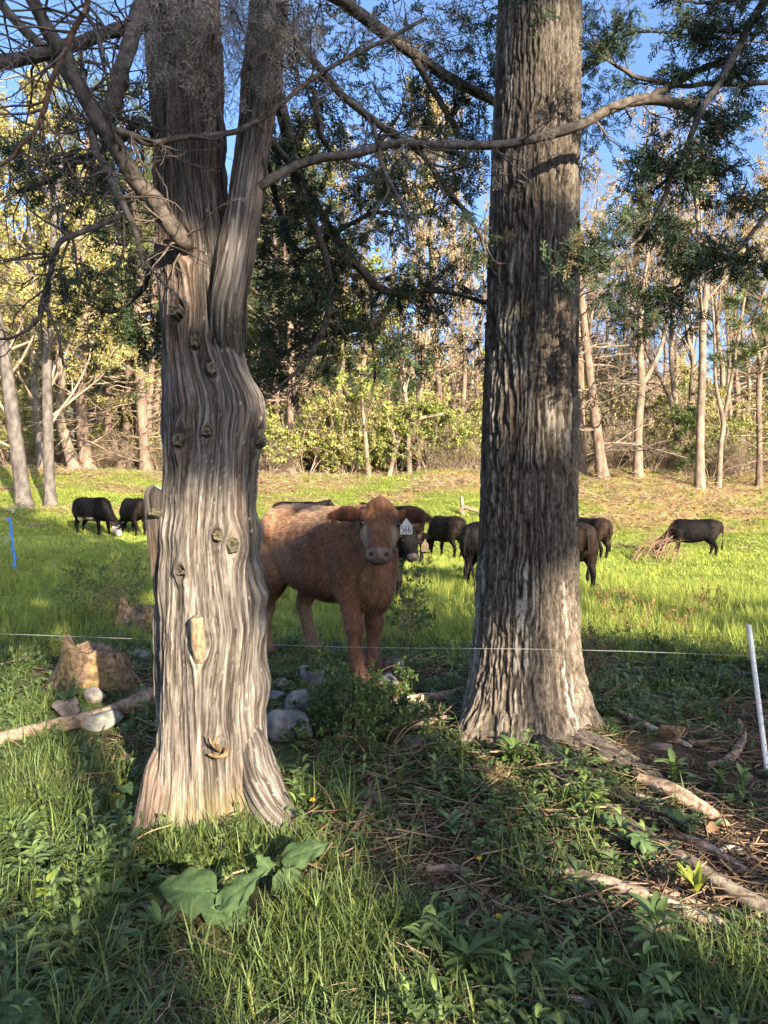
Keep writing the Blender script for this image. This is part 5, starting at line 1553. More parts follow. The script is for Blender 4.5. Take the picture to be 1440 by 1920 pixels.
# thicket shrubs
def shrub(seed, H, W, nl, ls, name, label, group, mt, n1=9, bare=False):
    rg = np.random.default_rng(seed)
    root = thing(name, label, 'shrub', (0, 0, 0), 0, group)
    a = rg.uniform(0, 6.28, n1)
    st = np.zeros((n1, 7, 3))
    d = nrm(np.stack([np.cos(a) * .5, np.sin(a) * .5, np.ones(n1)], 1))
    st[:, 0] = np.stack([np.cos(a) * .15, np.sin(a) * .15, -.05 + 0 * a], 1)
    for s in range(1, 7):
        d = nrm(d + rg.normal(size=d.shape) * .12 + np.stack([np.cos(a), np.sin(a), 0 * a], 1) * .05)
        st[:, s] = st[:, s - 1] + d * (H / 6) * rg.uniform(.7, 1.1, (n1, 1))
    sr = np.tile(np.linspace(.022, .006, 7), (n1, 1)) * (H / 3)
    k2, r2 = grow(st, sr, 9, (.15, .97), (.5, 1.1), .42 * W, 6, .14, .02, rg=rg)
    k3, r3 = grow(k2, r2, 5, (.2, .97), (.5, 1.0), .5, 4, .15, .0, rg=rg, mn=.15)
    br, lf = MB(), MB()
    for (P, r, k) in ((st, sr, 5), (k2, r2, 4), (k3, r3, 3)):
        v, q = tubes(P, np.maximum(r, .004), k); br.add(v, q)
    p, d = pick(k3, int(nl * .75), rg, .1, .05); leaves(lf, p, ls, rg, asp=.65)
    p, d = pick(k2, int(nl * .25), rg, .3, .05); leaves(lf, p, ls, rg, asp=.65)
    stuff(br.build('stems', m_twigs_far, root))
    if nl: stuff(lf.build('foliage', mt, root, smooth=False))
    return root
gl = 'yellow green shrub in the thicket along the pasture edge'
gb = 'tangle of bare brown stems along the pasture edge'
sp_ = [shrub(201, 3.6, 1.0, 3600, .12, 'shrub', gl, 'green shrubs along the pasture edge', m_leaf_g), shrub(202, 2.6, 1.1, 2800, .11, 'shrub', gl, 'green shrubs along the pasture edge', m_leaf_g), shrub(203, 4.8, .9, 3600, .12, 'shrub', gl, 'green shrubs along the pasture edge', m_leaf_y)]
sb_ = [shrub(204, 2.4, 1.2, 0, .1, 'bare_shrub', gb, 'bare shrubs along the pasture edge', m_leaf_g, n1=14), shrub(205, 1.5, 1.4, 260, .08, 'bare_shrub', gb, 'bare shrubs along the pasture edge', m_leaf_g, n1=16)]
spots = [(575, 34), (610, 35), (640, 34.5), (665, 36), (700, 35), (725, 36.5), (745, 34.6), (800, 35.5), (830, 36), (850, 34.4), (885, 35), (620, 38), (680, 39), (760, 38), (820, 40), (590, 40), (710, 41), (870, 39), (560, 36), (655, 33.8), (735, 38),
         (20, 35), (110, 35), (60, 37), (185, 36), (225, 38), (290, 36), (10, 39), (330, 36), (400, 37), (460, 36), (1160, 37), (1215, 36), (1240, 38), (1330, 36.5), (1375, 36), (1405, 34.5), (1445, 35), (1110, 38), (1470, 37), (1180, 40), (1290, 40), (1360, 41)]
bare_sp = [(505, 33.4), (525, 34), (490, 34.5), (850, 33.6), (875, 33.8), (830, 33.5), (805, 33.8), (205, 34.5), (235, 34.2), (255, 35), (1100, 34), (1125, 34.5), (1150, 34), (1170, 35), (1220, 33.8), (1250, 34.2), (1330, 33.4), (1365, 33.6), (1390, 33.2), (1440, 33.5), (1270, 35), (1205, 34.6), (900, 34), (300, 34.5), (390, 34.2), (450, 34), (1300, 34.6), (1410, 36), (1240, 36), (1150, 36.5), (1345, 38), (180, 35), (130, 34.6), (50, 35), (100, 36.5)]
for protos_, lst, wh in ((sp_, spots, 'green leafy shrub'), (sb_, bare_sp, 'tangled bare shrub')):
    lab = place_labels(wh, [q_[0] for q_ in lst])
    for i, (px, Yd) in enumerate(lst):
        x = float(at(px, 900, Yd)[0])
        loc = (x, Yd, float(gz(x, Yd)))
        s = frg.uniform(.7, 1.15)
        if i < len(protos_):
            o = protos_[i]; o.location = loc; o.scale = (s,) * 3; o['label'] = lab[i]
        else:
            copy_tree(protos_[i % len(protos_)], loc, frg.uniform(0, 6.3), s, lab[i])

# the far wood: one mass
def far_template(seed, kind):
    rg = np.random.default_rng(seed)
    H = 12
    P = np.column_stack([np.cumsum(rg.normal(size=10) * .15), np.cumsum(rg.normal(size=10) * .15), np.linspace(-.2, H, 10)])
    mb = MB()
    r = np.linspace(.16, .03, 10)
    v, q = tubes(P, r, 5)
    mb.add(v, q, None, np.array([0.30, .24, .19]))
    k1, r1 = grow(P[None], r[None], 14, (.2, .97), (.4, 1.0), .36, 6, .12, .05, rg=rg)
    k2, r2 = grow(k1, r1, 6, (.2, .97), (.4, .9), .5, 4, .14, .04, rg=rg)
    for A, b in ((k1, r1), (k2, r2)):
        v, q = tubes(A, np.maximum(b, .014), 3); mb.add(v, q, None, np.array([0.33, .26, .20]))
    if kind:
        n = 2600 if kind != 'b' else 1500
        p, _ = pick(k2, n, rg, .1, .2)
        c = {'g': (0.17, .18, .05), 'd': (0.055, .075, .03), 'b': (0.30, .20, .13)}[kind]
        leaves(mb, p, .30 if kind != 'b' else .2, rg, c=c)
    return template('far_tree', mb, m_far, smooth=False)
m_far = mat('far wood', (0.85, 0.85, 0.85), (1.15, 1.15, 1.1), scale=.3, rough=0.9, attr=True)
ft = [far_template(301, 'b'), far_template(302, 'g'), far_template(303, 'd'), far_template(304, 'b')]
n = 420
Yf = frg.uniform(54, 125, n)
xf = frg.uniform(-.62, .62, n) * Yf
idx = frg.choice([0, 0, 1, 2, 3], n)
lefty = xf / Yf < -.05
idx[lefty] = frg.choice([1, 1, 2, 0], lefty.sum())
sc = frg.uniform(.65, 1.0, n) * (1 - .1 * (xf > 0))
far = scatter('woods', ft, np.stack([xf, Yf, gz(xf, Yf)], 1), np.stack([0 * xf, 0 * xf, frg.uniform(0, 6.28, n)], 1), np.stack([sc] * 3, 1), idx)
far['label'] = 'hazy mass of trees far behind the pasture'

# ------------------------------------------------------------------ unseen trees behind the photographer, crowns shaped to cast the foreground shade
h_ = nrm(np.array([SUN[0], SUN[1], 0]))
E1 = np.array([-h_[1], h_[0], 0])
E2 = nrm(np.cross(SUN, E1)); E2 = E2 if E2[2] > 0 else -E2
def ab(p):
    p = np.asarray(p, float)
    return np.stack([p @ E1, p @ E2], -1)
gaps = []
def gap(p, r): gaps.append((*ab(p), r))  # hole cut in the unseen crowns so the sun reaches p
for (px, py, r) in ((320, 1040, .10), (320, 1120, .14), (325, 1200, .14), (330, 1280, .14), (340, 1360, .14), (370, 1440, .15), (350, 1540, .15), (430, 1560, .10), (440, 1480, .10), (400, 1380, .1), (300, 1400, .1)):
    gap(at(px, py, 3.28), r)
for (px, py, r) in ((560, 1790, .13), (610, 1850, .12), (530, 1710, .10), (560, 1890, .12), (640, 1900, .10), (40, 1410, .16), (30, 1470, .16), (70, 1540, .10), (1225, 1610, .11), (1170, 1560, .09), (1290, 1690, .09), (1340, 1600, .08), (1080, 1480, .07), (1400, 1650, .08)):
    gap(gp(px, py, .08), r * 1.35)
for (px, py, yd, r) in ((110, 1250, 5.2, .12), (1058, 1190, 4.12, .09), (1062, 1260, 4.12, .10), (1060, 1340, 4.1, .10), (1050, 1410, 4.05, .08), (985, 660, 4.1, .055), (1010, 640, 4.1, .05), (950, 680, 4.1, .05), (1050, 110, 4.1, .11), (1050, 180, 4.1, .06), (1040, 290, 4.1, .06), (1060, 240, 4.1, .05),
                        (510, 952, 6.1, .10), (550, 952, 5.95, .10), (590, 955, 5.8, .07), (797, 1005, 9.3, .16), (500, 980, 6.2, .08), (1010, 730, 4.1, .03)):
    gap(at(px, py, yd), r)
for (px, py, r) in ((790, 1100, .42), (740, 1080, .3), (850, 1060, .35), (820, 1150, .25), (1120, 1110, .3), (1180, 1160, .22), (1300, 1200, .25), (1390, 1160, .3), (1400, 1100, .4), (1250, 1090, .35), (1130, 1060, .4), (1220, 1210, .14)):
    gap(gp(px, py, .15), r)
gaps = np.array(gaps)
srg = np.random.default_rng(404)
n = 60000
a = srg.uniform(-9, 14, n)
bmax = np.interp(a, [-9, -2, 0, 1.6, 2.4, 3.4, 5, 7, 9, 11, 14], [9.4, 9.4, 10.6, 10.6, 7.6, 6.7, 5.0, 3.4, 2.9, 2.2, 1.6])  # crown tops set by where the shade has to end
b = srg.uniform(-3.2, 1, n) * 0 + srg.uniform(0, 1, n) * (bmax + 3.0) - 3.0
# crown edges are ragged and let specks through
keep = (b < bmax - .9 * noise(xyz(a * 1.2, b * .2, 0), 3)) & (noise(xyz(a * 1.7, b * 1.7, 0), 8) > .16)
dist = np.sqrt((a[:, None] - gaps[:, 0]) ** 2 + (b[:, None] - gaps[:, 1]) ** 2) - gaps[:, 2]
keep &= dist.min(1) > .25
a, b = a[keep], b[keep]
t = 17 + 2.5 * np.sin(a * 1.1) + srg.uniform(-1.6, 1.6, len(a))
se, ce = math.sin(SUN_EL), math.cos(SUN_EL)
P = a[:, None] * E1 + t[:, None] * h_
P[:, 2] = (b + se * t) / ce
P = P[P[:, 2] > .8]
mb = MB()
leaves(mb, P, .36, srg, c=(.03, .05, .02), asp=.7)
for i, aa in enumerate(np.arange(-8.2, 13, 2.1)):
    q0 = aa * E1 + (17 + 2.5 * math.sin(aa * 1.1)) * h_
    top = (float(np.interp(aa, [-9, 1.4, 3.4, 7, 14], [9.4, 9.4, 6.7, 3.4, 1.6])) + se * 17) / ce
    if np.abs(gaps[:, 0] - aa).min() < .2: q0 = q0 + E1 * .3
    v, q = tubes(np.array([q0 + [0, 0, zz_] for zz_ in np.linspace(-.1, top * .9, 6)]), np.linspace(.16, .04, 6), 7)
    mb.add(v, q, None, np.array([.12, .09, .07]))
gv = mb.build('grove', mat('grove', (1, 1, 1), rough=.9, attr=True), smooth=False)
stuff(gv)
gv['label'] = 'unseen grove of evergreens behind the photographer, crowns shaped to shade the foreground'
# ------------------------------------------------------------------ stones, logs, stumps
m_stone = mat('grey field stone', (0.085, 0.085, 0.084), (0.215, 0.21, 0.20), scale=9, rough=0.9, bump=0.6, bscale=45, attr=True, spec=.15, detail=8)
m_wood = mat('weathered dead wood', (0.16, 0.125, 0.10), (0.40, 0.345, 0.29), scale=34, rough=0.9, bump=0.5, attr=True, spec=.15)
m_rot = mat('rotten brown wood', (0.085, 0.066, 0.05), (0.26, 0.205, 0.155), scale=28, rough=0.95, bump=0.9, bscale=30, attr=True, bdist=.03)
m_cane = mat('brown cane', (0.13, 0.075, 0.05), (0.24, 0.15, 0.10), scale=30, rough=.7, attr=True)

def sphere_grid(nu=30, nv=18):
    u = np.arange(nu) * 2 * np.pi / nu
    w = np.linspace(.02, np.pi - .02, nv)
    D = np.stack([np.sin(w)[:, None] * np.cos(u), np.sin(w)[:, None] * np.sin(u), np.cos(w)[:, None] + 0 * u], -1).reshape(-1, 3)
    return D, ring_quads(1, nv, nu)

def rock_mesh(rx, ry, rz, seed, facets=11, rough_=.16):
    rg = np.random.default_rng(seed)
    D, q = sphere_grid(40, 24)
    r = 1 + rough_ * 2 * (fbm(D * 1.4 + seed, 3, seed) - .5) + .05 * (fbm(D * 6 + seed, 3, seed + 1) - .5)
    for _ in range(facets):
        nrm_ = nrm(rg.normal(size=3))
        h = rg.uniform(.42, .76)
        dt = D @ nrm_
        lim = np.where(dt > .05, h / np.maximum(dt, .05), 9)
        r = np.minimum(r, lim + .03 * (fbm(D * 8 + seed, 2, seed) - .5))
    V = D * r[:, None] * np.array([rx, ry, rz])
    c = np.ones((len(V), 3)) * (0.85 + .3 * fbm(D * 4 + seed, 3, 4))[:, None]
    lich = smoothstep(.56, .66, fbm(D * 7 + seed * 2, 4, 6)) * smoothstep(-.2, .4, D[:, 2])
    c = c * (1 - .5 * lich[:, None]) + np.array([1.7, 1.75, 1.7]) * .5 * lich[:, None]
    return V, q, c

ROCKS = []
def rock(px, py, wpx, hpx, label, seed, tint=(1, 1, 1), deep=1.0, name='boulder', yd=None):
    p = gp(px, py + hpx * .8)
    if yd: p = np.array([float(at(px, py, yd)[0]), yd, float(gz(float(at(px, py, yd)[0]), yd))])
    rx = wpx / FPX * p[1] * 1.12
    rz = hpx / FPX * p[1] * 1.5
    ROCKS.append((p[0], p[1] + rx * .4, rx * 1.25))
    V, q, c = rock_mesh(rx, rx * deep * .8, rz, seed)
    ro = np.random.default_rng(seed).uniform(-.4, .4)
    V = V @ np.array([[math.cos(ro), math.sin(ro), 0], [-math.sin(ro), math.cos(ro), 0], [0, 0, 1]])
    V = V + p + np.array([0, rx * deep * .6, rz * .22])
    return single(name, MB().add(V, q, None, c * np.array(tint)), m_stone, label, 'rock')

rock(588, 1268, 34, 26, 'rounded grey boulder just left of the front hoof of the brown calf', 1)
rock(572, 1318, 42, 34, 'bulky grey boulder half behind the barberry bush', 2)
rock(545, 1362, 56, 34, 'broad lichen flecked stone against the right side of the old cedar', 3, (1.0, 1.02, 1.08))
rock(728, 1282, 32, 24, 'smooth grey stone sloping down to the right beside the front hooves of the calf', 4)
rock(738, 1254, 24, 16, 'brownish angular stone behind the smooth grey one', 5, (.95, .8, .72))
rock(512, 1306, 24, 12, 'small bluish stone at the right edge of the old cedar', 6, (.8, .85, 1.0))
rock(526, 1282, 14, 9, 'small pale stone above the bluish one', 7, (1.2, 1.1, .95))
rock(172, 1308, 24, 15, 'small grey stone with an orange stain in front of the stump', 8, (1.05, .98, .95))
rock(118, 1332, 26, 20, 'mottled stone lowest in front of the stump', 9, (.9, .8, .72))
rock(170, 1360, 48, 20, 'pale flat slab beside the fallen log on the left', 10, (1.12, 1.15, 1.08))
rock(772, 1394, 32, 13, 'dark flat stone between the barberry bush and the hardwood', 11, (.55, .5, .48))
rock(8, 1166, 14, 9, 'small pale stone in the grass at the far left edge', 12)
rock(700, 1500, 38, 18, 'half buried brownish stone among the weeds in the middle', 13, (.75, .62, .5))
rock(262, 1228, 20, 12, 'pale stone just left of the old cedar', 14, (1.05, 1.08, 1.1))
rock(1245, 1402, 30, 7, 'flat pinkish stone among the leaf litter on the right', 15, (1.0, .72, .66), deep=.7)
rock(700, 1224, 16, 10, 'small stone between the front legs of the calf', 16, (1.1, 1.1, 1.15))
rock(20, 958, 10, 4, 'small pale stones in the grass near the blue post', 17, (1.3, 1.3, 1.3))
rock(1100, 1890, 18, 8, 'grey stone showing through the weeds at the bottom right', 18, (.8, .8, .85))

def log(pts, label, name='log', cat='log', mt=None, tint=(1, 1, 1), k=11, seed=0, lift=.45, knob=.25, ends=1.0, zs=None):
    """lies on the ground; pts: px, py, width px[, extra height]"""
    p = np.array([(q + (0,))[:4] for q in pts], float)
    n = 9 * len(p)
    p = spath(p, n)
    P = np.array([gp(a, b) for a, b in p[:, :2]])
    for _ in range(6):
        P[1:-1] = (P[:-2] + 2 * P[1:-1] + P[2:]) / 4
    r = p[:, 2] / 2 / FPX * P[:, 1] * (1.22 if p[:, 0].mean() > 970 else 1)
    P[:, 2] += r * (lift + .5) + p[:, 3]
    T, Sd, U = frames(P)
    a = np.arange(k) * 2 * np.pi / k
    L = np.concatenate([[0], np.cumsum(np.linalg.norm(np.diff(P, axis=0), axis=1))])
    ca = np.cos(a)[None] + 0 * L[:, None]; sa = np.sin(a)[None] + 0 * L[:, None]
    LB = L[:, None] + 0 * ca
    nz1 = fbm(np.stack([ca * 1.5, sa * 1.5, LB * 5 + seed], -1), 3, 60 + seed)
    grain = noise(np.stack([ca * 5, sa * 5, LB * 4 + seed], -1), 61 + seed)
    rr = r[:, None] * (1 + knob * 2 * (nz1 - .5) + .22 * (grain - .5))
    V = P[:, None] + rr[..., None] * (np.cos(a)[:, None] * Sd[:, None] + np.sin(a)[:, None] * U[:, None])
    c = (.7 + 1.0 * grain)[..., None] * np.array(tint)
    # bark still on in places
    bk = smoothstep(.52, .6, fbm(np.stack([ca, sa, LB * 2.2 + seed * 3], -1), 2, 70))
    c = c * (1 - .5 * bk[..., None]) + np.array([.35, .28, .24]) * .5 * bk[..., None]
    mb = MB().add(V.reshape(-1, 3), ring_quads(1, n, k), None, c.reshape(-1, 3))
    for e in (0, -1):
        jag = P[e] + (T[e] * r[e] * (.6 if e else -.6) * ends)
        mb.add(np.vstack([V[e], jag]), None, [[j, (j + 1) % k, k] if e else [(j + 1) % k, j, k] for j in range(k)], np.array(tint) * np.array([1.0, .82, .62]))
    return single(name, mb, mt or m_wood, label, cat)
log([(-30, 1408, 28), (60, 1388, 30), (130, 1370, 28), (200, 1354, 30), (262, 1336, 40), (300, 1325, 40)], 'long grey fallen log running in behind the old cedar from the left edge', seed=1, tint=(.6, .55, .5), knob=.35)
log([(680, 1342, 20), (735, 1328, 20), (800, 1318, 20), (842, 1310, 16), (868, 1296, 10)], 'weathered branch with a brown broken end lying left of the hardwood', seed=2, tint=(.95, .85, .75))
log([(1145, 1331, 7), (1200, 1360, 9), (1250, 1384, 9), (1296, 1406, 7)], 'straight grey stick right of the hardwood roots', 'stick', 'stick', seed=3, knob=.1)
log([(1198, 1470, 20), (1255, 1500, 26), (1310, 1530, 24), (1362, 1556, 12)], 'flaking rotten log at the end of the longest root', seed=4, tint=(1.05, .9, .78), knob=.45)
log([(1145, 1532, 16), (1225, 1592, 22), (1300, 1640, 26), (1372, 1690, 28), (1450, 1730, 28)], 'mossy grey log reaching the right edge, thickest of the branches there', seed=5, tint=(.72, .72, .66))
log([(1254, 1570, 14), (1310, 1598, 20), (1358, 1624, 18), (1402, 1648, 14)], 'bare pinkish branch lying above the mossy log', seed=6, tint=(1.15, 1.0, .92))
log([(980, 1640, 12), (1075, 1655, 20), (1150, 1676, 24), (1240, 1706, 22), (1330, 1740, 20), (1418, 1762, 10)], 'long grey branch, lowest of the big ones across the bottom right', seed=7, tint=(.85, .82, .74))
log([(1172, 1640, 9), (1230, 1675, 14), (1290, 1698, 13), (1360, 1714, 10), (1402, 1724, 6)], 'thin reddish branch just above the long grey one', 'stick', 'stick', seed=8, tint=(1.1, .9, .8))
log([(1325, 1442, 10), (1362, 1436, 13), (1385, 1412, 13), (1394, 1386, 11), (1386, 1358, 7)], 'curved bare branch like a hook near the white post', 'branch', 'branch', seed=9, tint=(1.1, .95, .78), zs=None)
log([(1204, 1305, 6), (1255, 1320, 8), (1292, 1329, 7)], 'grey stick lying at the edge of the tall grass on the right', 'stick', 'stick', seed=10)
log([(1098, 1318, 5), (1146, 1317, 5)], 'short pale stick tight behind the hardwood roots', 'stick', 'stick', seed=11, tint=(1.1, 1.1, 1.15))
log([(1293, 1327, 8), (1322, 1321, 7)], 'short pale chip of wood beyond the straight grey stick', 'stick', 'stick', seed=12)
log([(1122, 1712, 6), (1140, 1738, 13), (1156, 1768, 4)], 'pale pointed splinter below the long grey branch', 'splinter', 'stick', seed=13, tint=(1.25, 1.25, 1.3))
log([(692, 1470, 10), (696, 1505, 12), (678, 1535, 13), (664, 1560, 9)], 'dark crooked root lying beside the half buried stone', 'root', 'root', seed=14, tint=(.6, .5, .45))
log([(722, 1462, 8), (770, 1480, 11), (812, 1508, 8)], 'dead stick lying left of the hardwood foot', 'stick', 'stick', seed=15, tint=(.8, .72, .66))
log([(1040, 1878, 8), (1105, 1888, 10), (1160, 1902, 10), (1215, 1922, 8)], 'pale lichened stick across the bottom edge', 'stick', 'stick', seed=16, tint=(1.05, 1.05, 1.05))
log([(800, 1642, 12), (840, 1638, 17), (885, 1640, 10)], 'dark flat piece of wood among the weeds left of the long grey branch', 'wood_piece', 'wood', seed=17, tint=(.5, .46, .45))
log([(1372, 1768, 10), (1410, 1786, 16), (1450, 1804, 16)], 'tan broken branch at the bottom right edge', 'branch', 'branch', seed=18, tint=(1.15, .95, .7))
log([(1335, 1588, 6), (1392, 1592, 9)], 'short white stick above the bare pinkish branch', 'stick', 'stick', seed=19, tint=(1.35, 1.32, 1.3))
log([(1345, 1606, 8), (1372, 1600, 16), (1402, 1608, 8)], 'short white chunk of bare wood below the white stick', 'wood_piece', 'wood', seed=20, tint=(1.35, 1.3, 1.25))
log([(848, 1438, 5), (890, 1468, 8), (948, 1500, 6)], 'thin dead branch at the left foot of the hardwood', 'stick', 'stick', seed=21, tint=(.9, .8, .72))
log([(1192, 1496, 6), (1232, 1508, 7), (1262, 1524, 5)], 'thin forked twig under the rotten log', 'stick', 'stick', seed=22)
log([(208, 1612, 12), (240, 1600, 17), (274, 1592, 12)], 'rotting piece of wood at the left foot of the old cedar', 'wood_piece', 'wood', seed=23, tint=(.85, .7, .6))
log([(228, 1418, 6), (238, 1430, 14), (250, 1440, 6)], 'small grey chip of wood below the fallen log', 'wood_piece', 'wood', seed=24, tint=(1.1, 1.08, 1.05))
log([(1020, 1540, 8), (1052, 1568, 9), (1070, 1600, 6)], 'lichen spotted twig below the hardwood roots', 'stick', 'stick', seed=25, tint=(.8, .75, .7))
log([(1385, 1690, 5), (1408, 1668, 9), (1440, 1660, 8)], 'bent pale twig at the right edge above the mossy log', 'stick', 'stick', seed=26, tint=(1.15, 1.1, 1.05))
log([(1180, 1790, 14), (1230, 1765, 30), (1262, 1748, 20)], 'grey slab of old wood behind the leafy weeds at the bottom right', 'wood_piece', 'wood', seed=27, tint=(.85, .82, .82))
log([(640, 1285, 5), (690, 1300, 6), (720, 1312, 4)], 'twig lying under the barberry bush', 'stick', 'stick', seed=28, tint=(.8, .7, .6))
log([(840, 1350, 8), (800, 1362, 12), (752, 1376, 6)], 'split branch just below the weathered one left of the hardwood', 'branch', 'branch', seed=29, tint=(.95, .85, .74))
log([(90, 988, 5), (62, 992, 9), (48, 990, 5)], 'dark stick in the grass right of the blue post', 'stick', 'stick', seed=30, tint=(.3, .26, .25))

# stumps on the left
def stump(px, py, wpx, hpx, label, seed, tint, spike=None):
    p = gp(px, py)
    rx = wpx / FPX * p[1]
    H = hpx / FPX * p[1]
    nu, nv = 56, 30
    u = np.arange(nu) * 2 * np.pi / nu
    t = np.linspace(0, 1, nv)
    U, T = np.meshgrid(u, t)
    # side wall up to the broken top, then across it
    f = np.clip(T / .7, 0, 1)
    s = np.where(T < .7, 1.16 - .46 * f ** 1.1, .70 * (1 - (T - .7) / .3))
    D = np.stack([np.cos(U) * 1.3, np.sin(U) * 1.3, T * 1.4 + seed], -1)
    s = s * (1 + .14 * (np.abs(2 * noise(np.stack([np.cos(U) * 2.6, np.sin(U) * 2.6, T * .8 + seed], -1), seed + 1) - 1) - .5)) * (1 + .34 * (fbm(D * 1.1, 3, seed) - .5) + .16 * (noise(np.stack([np.cos(U) * 6, np.sin(U) * 6, T], -1), seed + 2) - .5))
    top = 1 + .55 * (fbm(np.stack([np.cos(U) * s * 1.7, np.sin(U) * s * 1.7, 0 * U + seed], -1), 3, seed + 5) - .5)
    z = H * np.where(T < .7, f, 1) * top
    z = z + H * .5 * np.exp(-((U - 3.7) / .5) ** 2) * np.exp(-((T - .68) / .12) ** 2)
    z = z + .02 * (noise(np.stack([np.cos(U) * s * 9, np.sin(U) * s * 9, T * 9], -1), seed + 9) - .5) * (T > .6)
    V = np.stack([p[0] + np.cos(U) * s * rx, p[1] + rx * .5 + np.sin(U) * s * rx * .75, p[2] - .04 + z], -1).reshape(-1, 3)
    c = (.5 + 1.0 * fbm(D * np.array([4, 4, 1.2]), 3, seed + 3))[..., None] * np.array(tint)
    ms = smoothstep(.52, .62, fbm(D * 1.6, 2, seed + 7)) * smoothstep(.9, .3, T)
    c = c * (1 - .6 * ms[..., None]) + np.array([.75, .68, .30]) * .6 * ms[..., None]
    return single('stump', MB().add(V, ring_quads(1, nv, nu), None, c.reshape(-1, 3)), m_rot, label, 'stump')
stump(160, 1300, 82, 82, 'broken mossy brown tree stump left of the old cedar', 5, (1.0, .86, .72))
stump(258, 1188, 56, 50, 'dark rotting stump behind the brambles, touching the edge of the cedar', 8, (.75, .68, .62))

# crumbling wood chunk
p = gp(1262, 1392)
V, q, c = rock_mesh(.125, .09, .085, 77, 9, .3)
single('rotten_chunk', MB().add(V + p + [0, .03, .03], q, None, c * np.array([.95, .72, .55])), m_rot, 'crumbling orange brown chunk of rotten wood right of the hardwood', 'wood')

# ------------------------------------------------------------------ electric fence
m_wire = mat('pale fence wire', (0.26, 0.27, 0.27), rough=.5)
m_white = mat('white plastic post', (0.74, 0.74, 0.72), rough=.45, spec=.4)
m_hole = mat('dark hole', (0.03, 0.03, 0.035), rough=.8)
m_blue = mat('blue plastic post', (0.045, 0.20, 0.62), (0.07, 0.26, 0.70), rough=.5, spec=.4)
tp_, bt = at(1404, 1172, 3.93), gp(1441, 1446)
post = thing('fence_post', 'white plastic step in fence post with dark holes, leaning at the right edge', 'fence post', tuple(bt))
pp = np.linspace(bt - [0, 0, .05], tp_, 12)
v, q = tubes(pp, np.full(12, .0125), 12)
mb = MB().add(v, q); mb.add(np.vstack([v[-12:], pp[-1:]]), None, [[j, (j + 1) % 12, 12] for j in range(12)])
mb.build('post', m_white, post)
ax = nrm(tp_ - bt)
fr = nrm(np.array([-.25, -1, 0]) - ax * (np.array([-.25, -1, 0]) @ ax)); sd_ = np.cross(ax, fr)
hole_me = None
for i in range(14):
    c0 = tp_ - ax * (.035 + .052 * i) + fr * .0128
    a = np.arange(8) * np.pi / 4
    V = np.vstack([c0 + np.cos(a)[:, None] * sd_ * .0034 + np.sin(a)[:, None] * ax * .0034, c0 - fr * .004])
    if hole_me is None:
        o = MB().add(V, None, [[j, (j + 1) % 8, 8] for j in range(8)] + [[(j + 1) % 8, j, 8] for j in range(8)]).build('hole', m_hole, post)
        h0 = o; z0_ = c0
        hole_me = True
    else:
        o = h0.copy(); col.objects.link(o); o.location = c0 - z0_
def wire(pts, r, label, name='fence_wire'):
    P = spath(np.array(pts), 40)
    v, q = tubes(P, np.full(len(P), r), 5)
    return single(name, MB().add(v, q), m_wire, label, 'fence wire')
wq = tp_ - ax * .16
wire([at(-60, 1186, 3.95), at(285, 1199, 3.9), at(640, 1213, 3.86), at(990, 1217, 3.86), at(1200, 1222, 3.88), wq], 0.0011, 'thin pale electric fence wire strung across in front of the calf and the hardwood')
tb, bb = at(18, 970, 12.0), gp(31, 1074)
bp_ = thing('fence_post', 'bright blue plastic fence post leaning in the grass at the left edge', 'fence post', tuple(bb))
pp = np.linspace(bb - [0, 0, .1], tb, 14)
v, q = tubes(pp, np.full(14, .017), 8)
mb = MB().add(v, q); mb.add(np.vstack([v[-8:], pp[-1:]]), None, [[j, (j + 1) % 8, 8] for j in range(8)])
mb.build('post', m_blue, bp_)
for i in range(7):
    c0 = tb + (bb - tb) * (.06 + .14 * i)
    s_ = 1 if i % 2 else -1
    v, q = tubes(np.array([c0, c0 + [s_ * .04, -.01, .01], c0 + [s_ * .045, -.01, .05]]), np.array([.01, .009, .007]), 6)
    MB().add(v, q).build('hook', m_blue, bp_)
kp = tb + (bb - tb) * .37
wire([at(-80, 1014, 12.2), at(-20, 1011, 12.1), kp + [0, -.03, 0]], .006, 'upper of the two cords running from the blue post to the left edge')
wire([at(-80, 1062, 11.0), at(-20, 1034, 11.6), kp + [0, -.03, -.01]], .006, 'lower of the two cords running from the blue post to the left edge')
# old wooden post and rail in the field
ob = gp(868, 968)
op = thing('wooden_fence', 'old weathered wooden post with a broken rail, beside the calf seen from the rear', 'fence', tuple(ob))
Yo = ob[1]
P = np.array([ob - [0, 0, .1], at(867, 950, Yo), at(865, 930, Yo)])
v, q = tubes(spath(P, 8), np.array([.06, .062, .058, .06, .055, .055, .05, .045]) * Yo / 20, 8)
MB().add(v, q, None, np.array([.7, .62, .52])).build('post', m_wood, op)
P = np.array([at(862, 960, Yo - .1), at(868, 951, Yo - .12), at(884, 955, Yo - .1), at(905, 962, Yo)])
v, q = tubes(spath(P, 10), np.full(10, .045) * Yo / 20, 7)
MB().add(v, q, None, np.array([.5, .46, .42])).build('rail', m_wood, op)

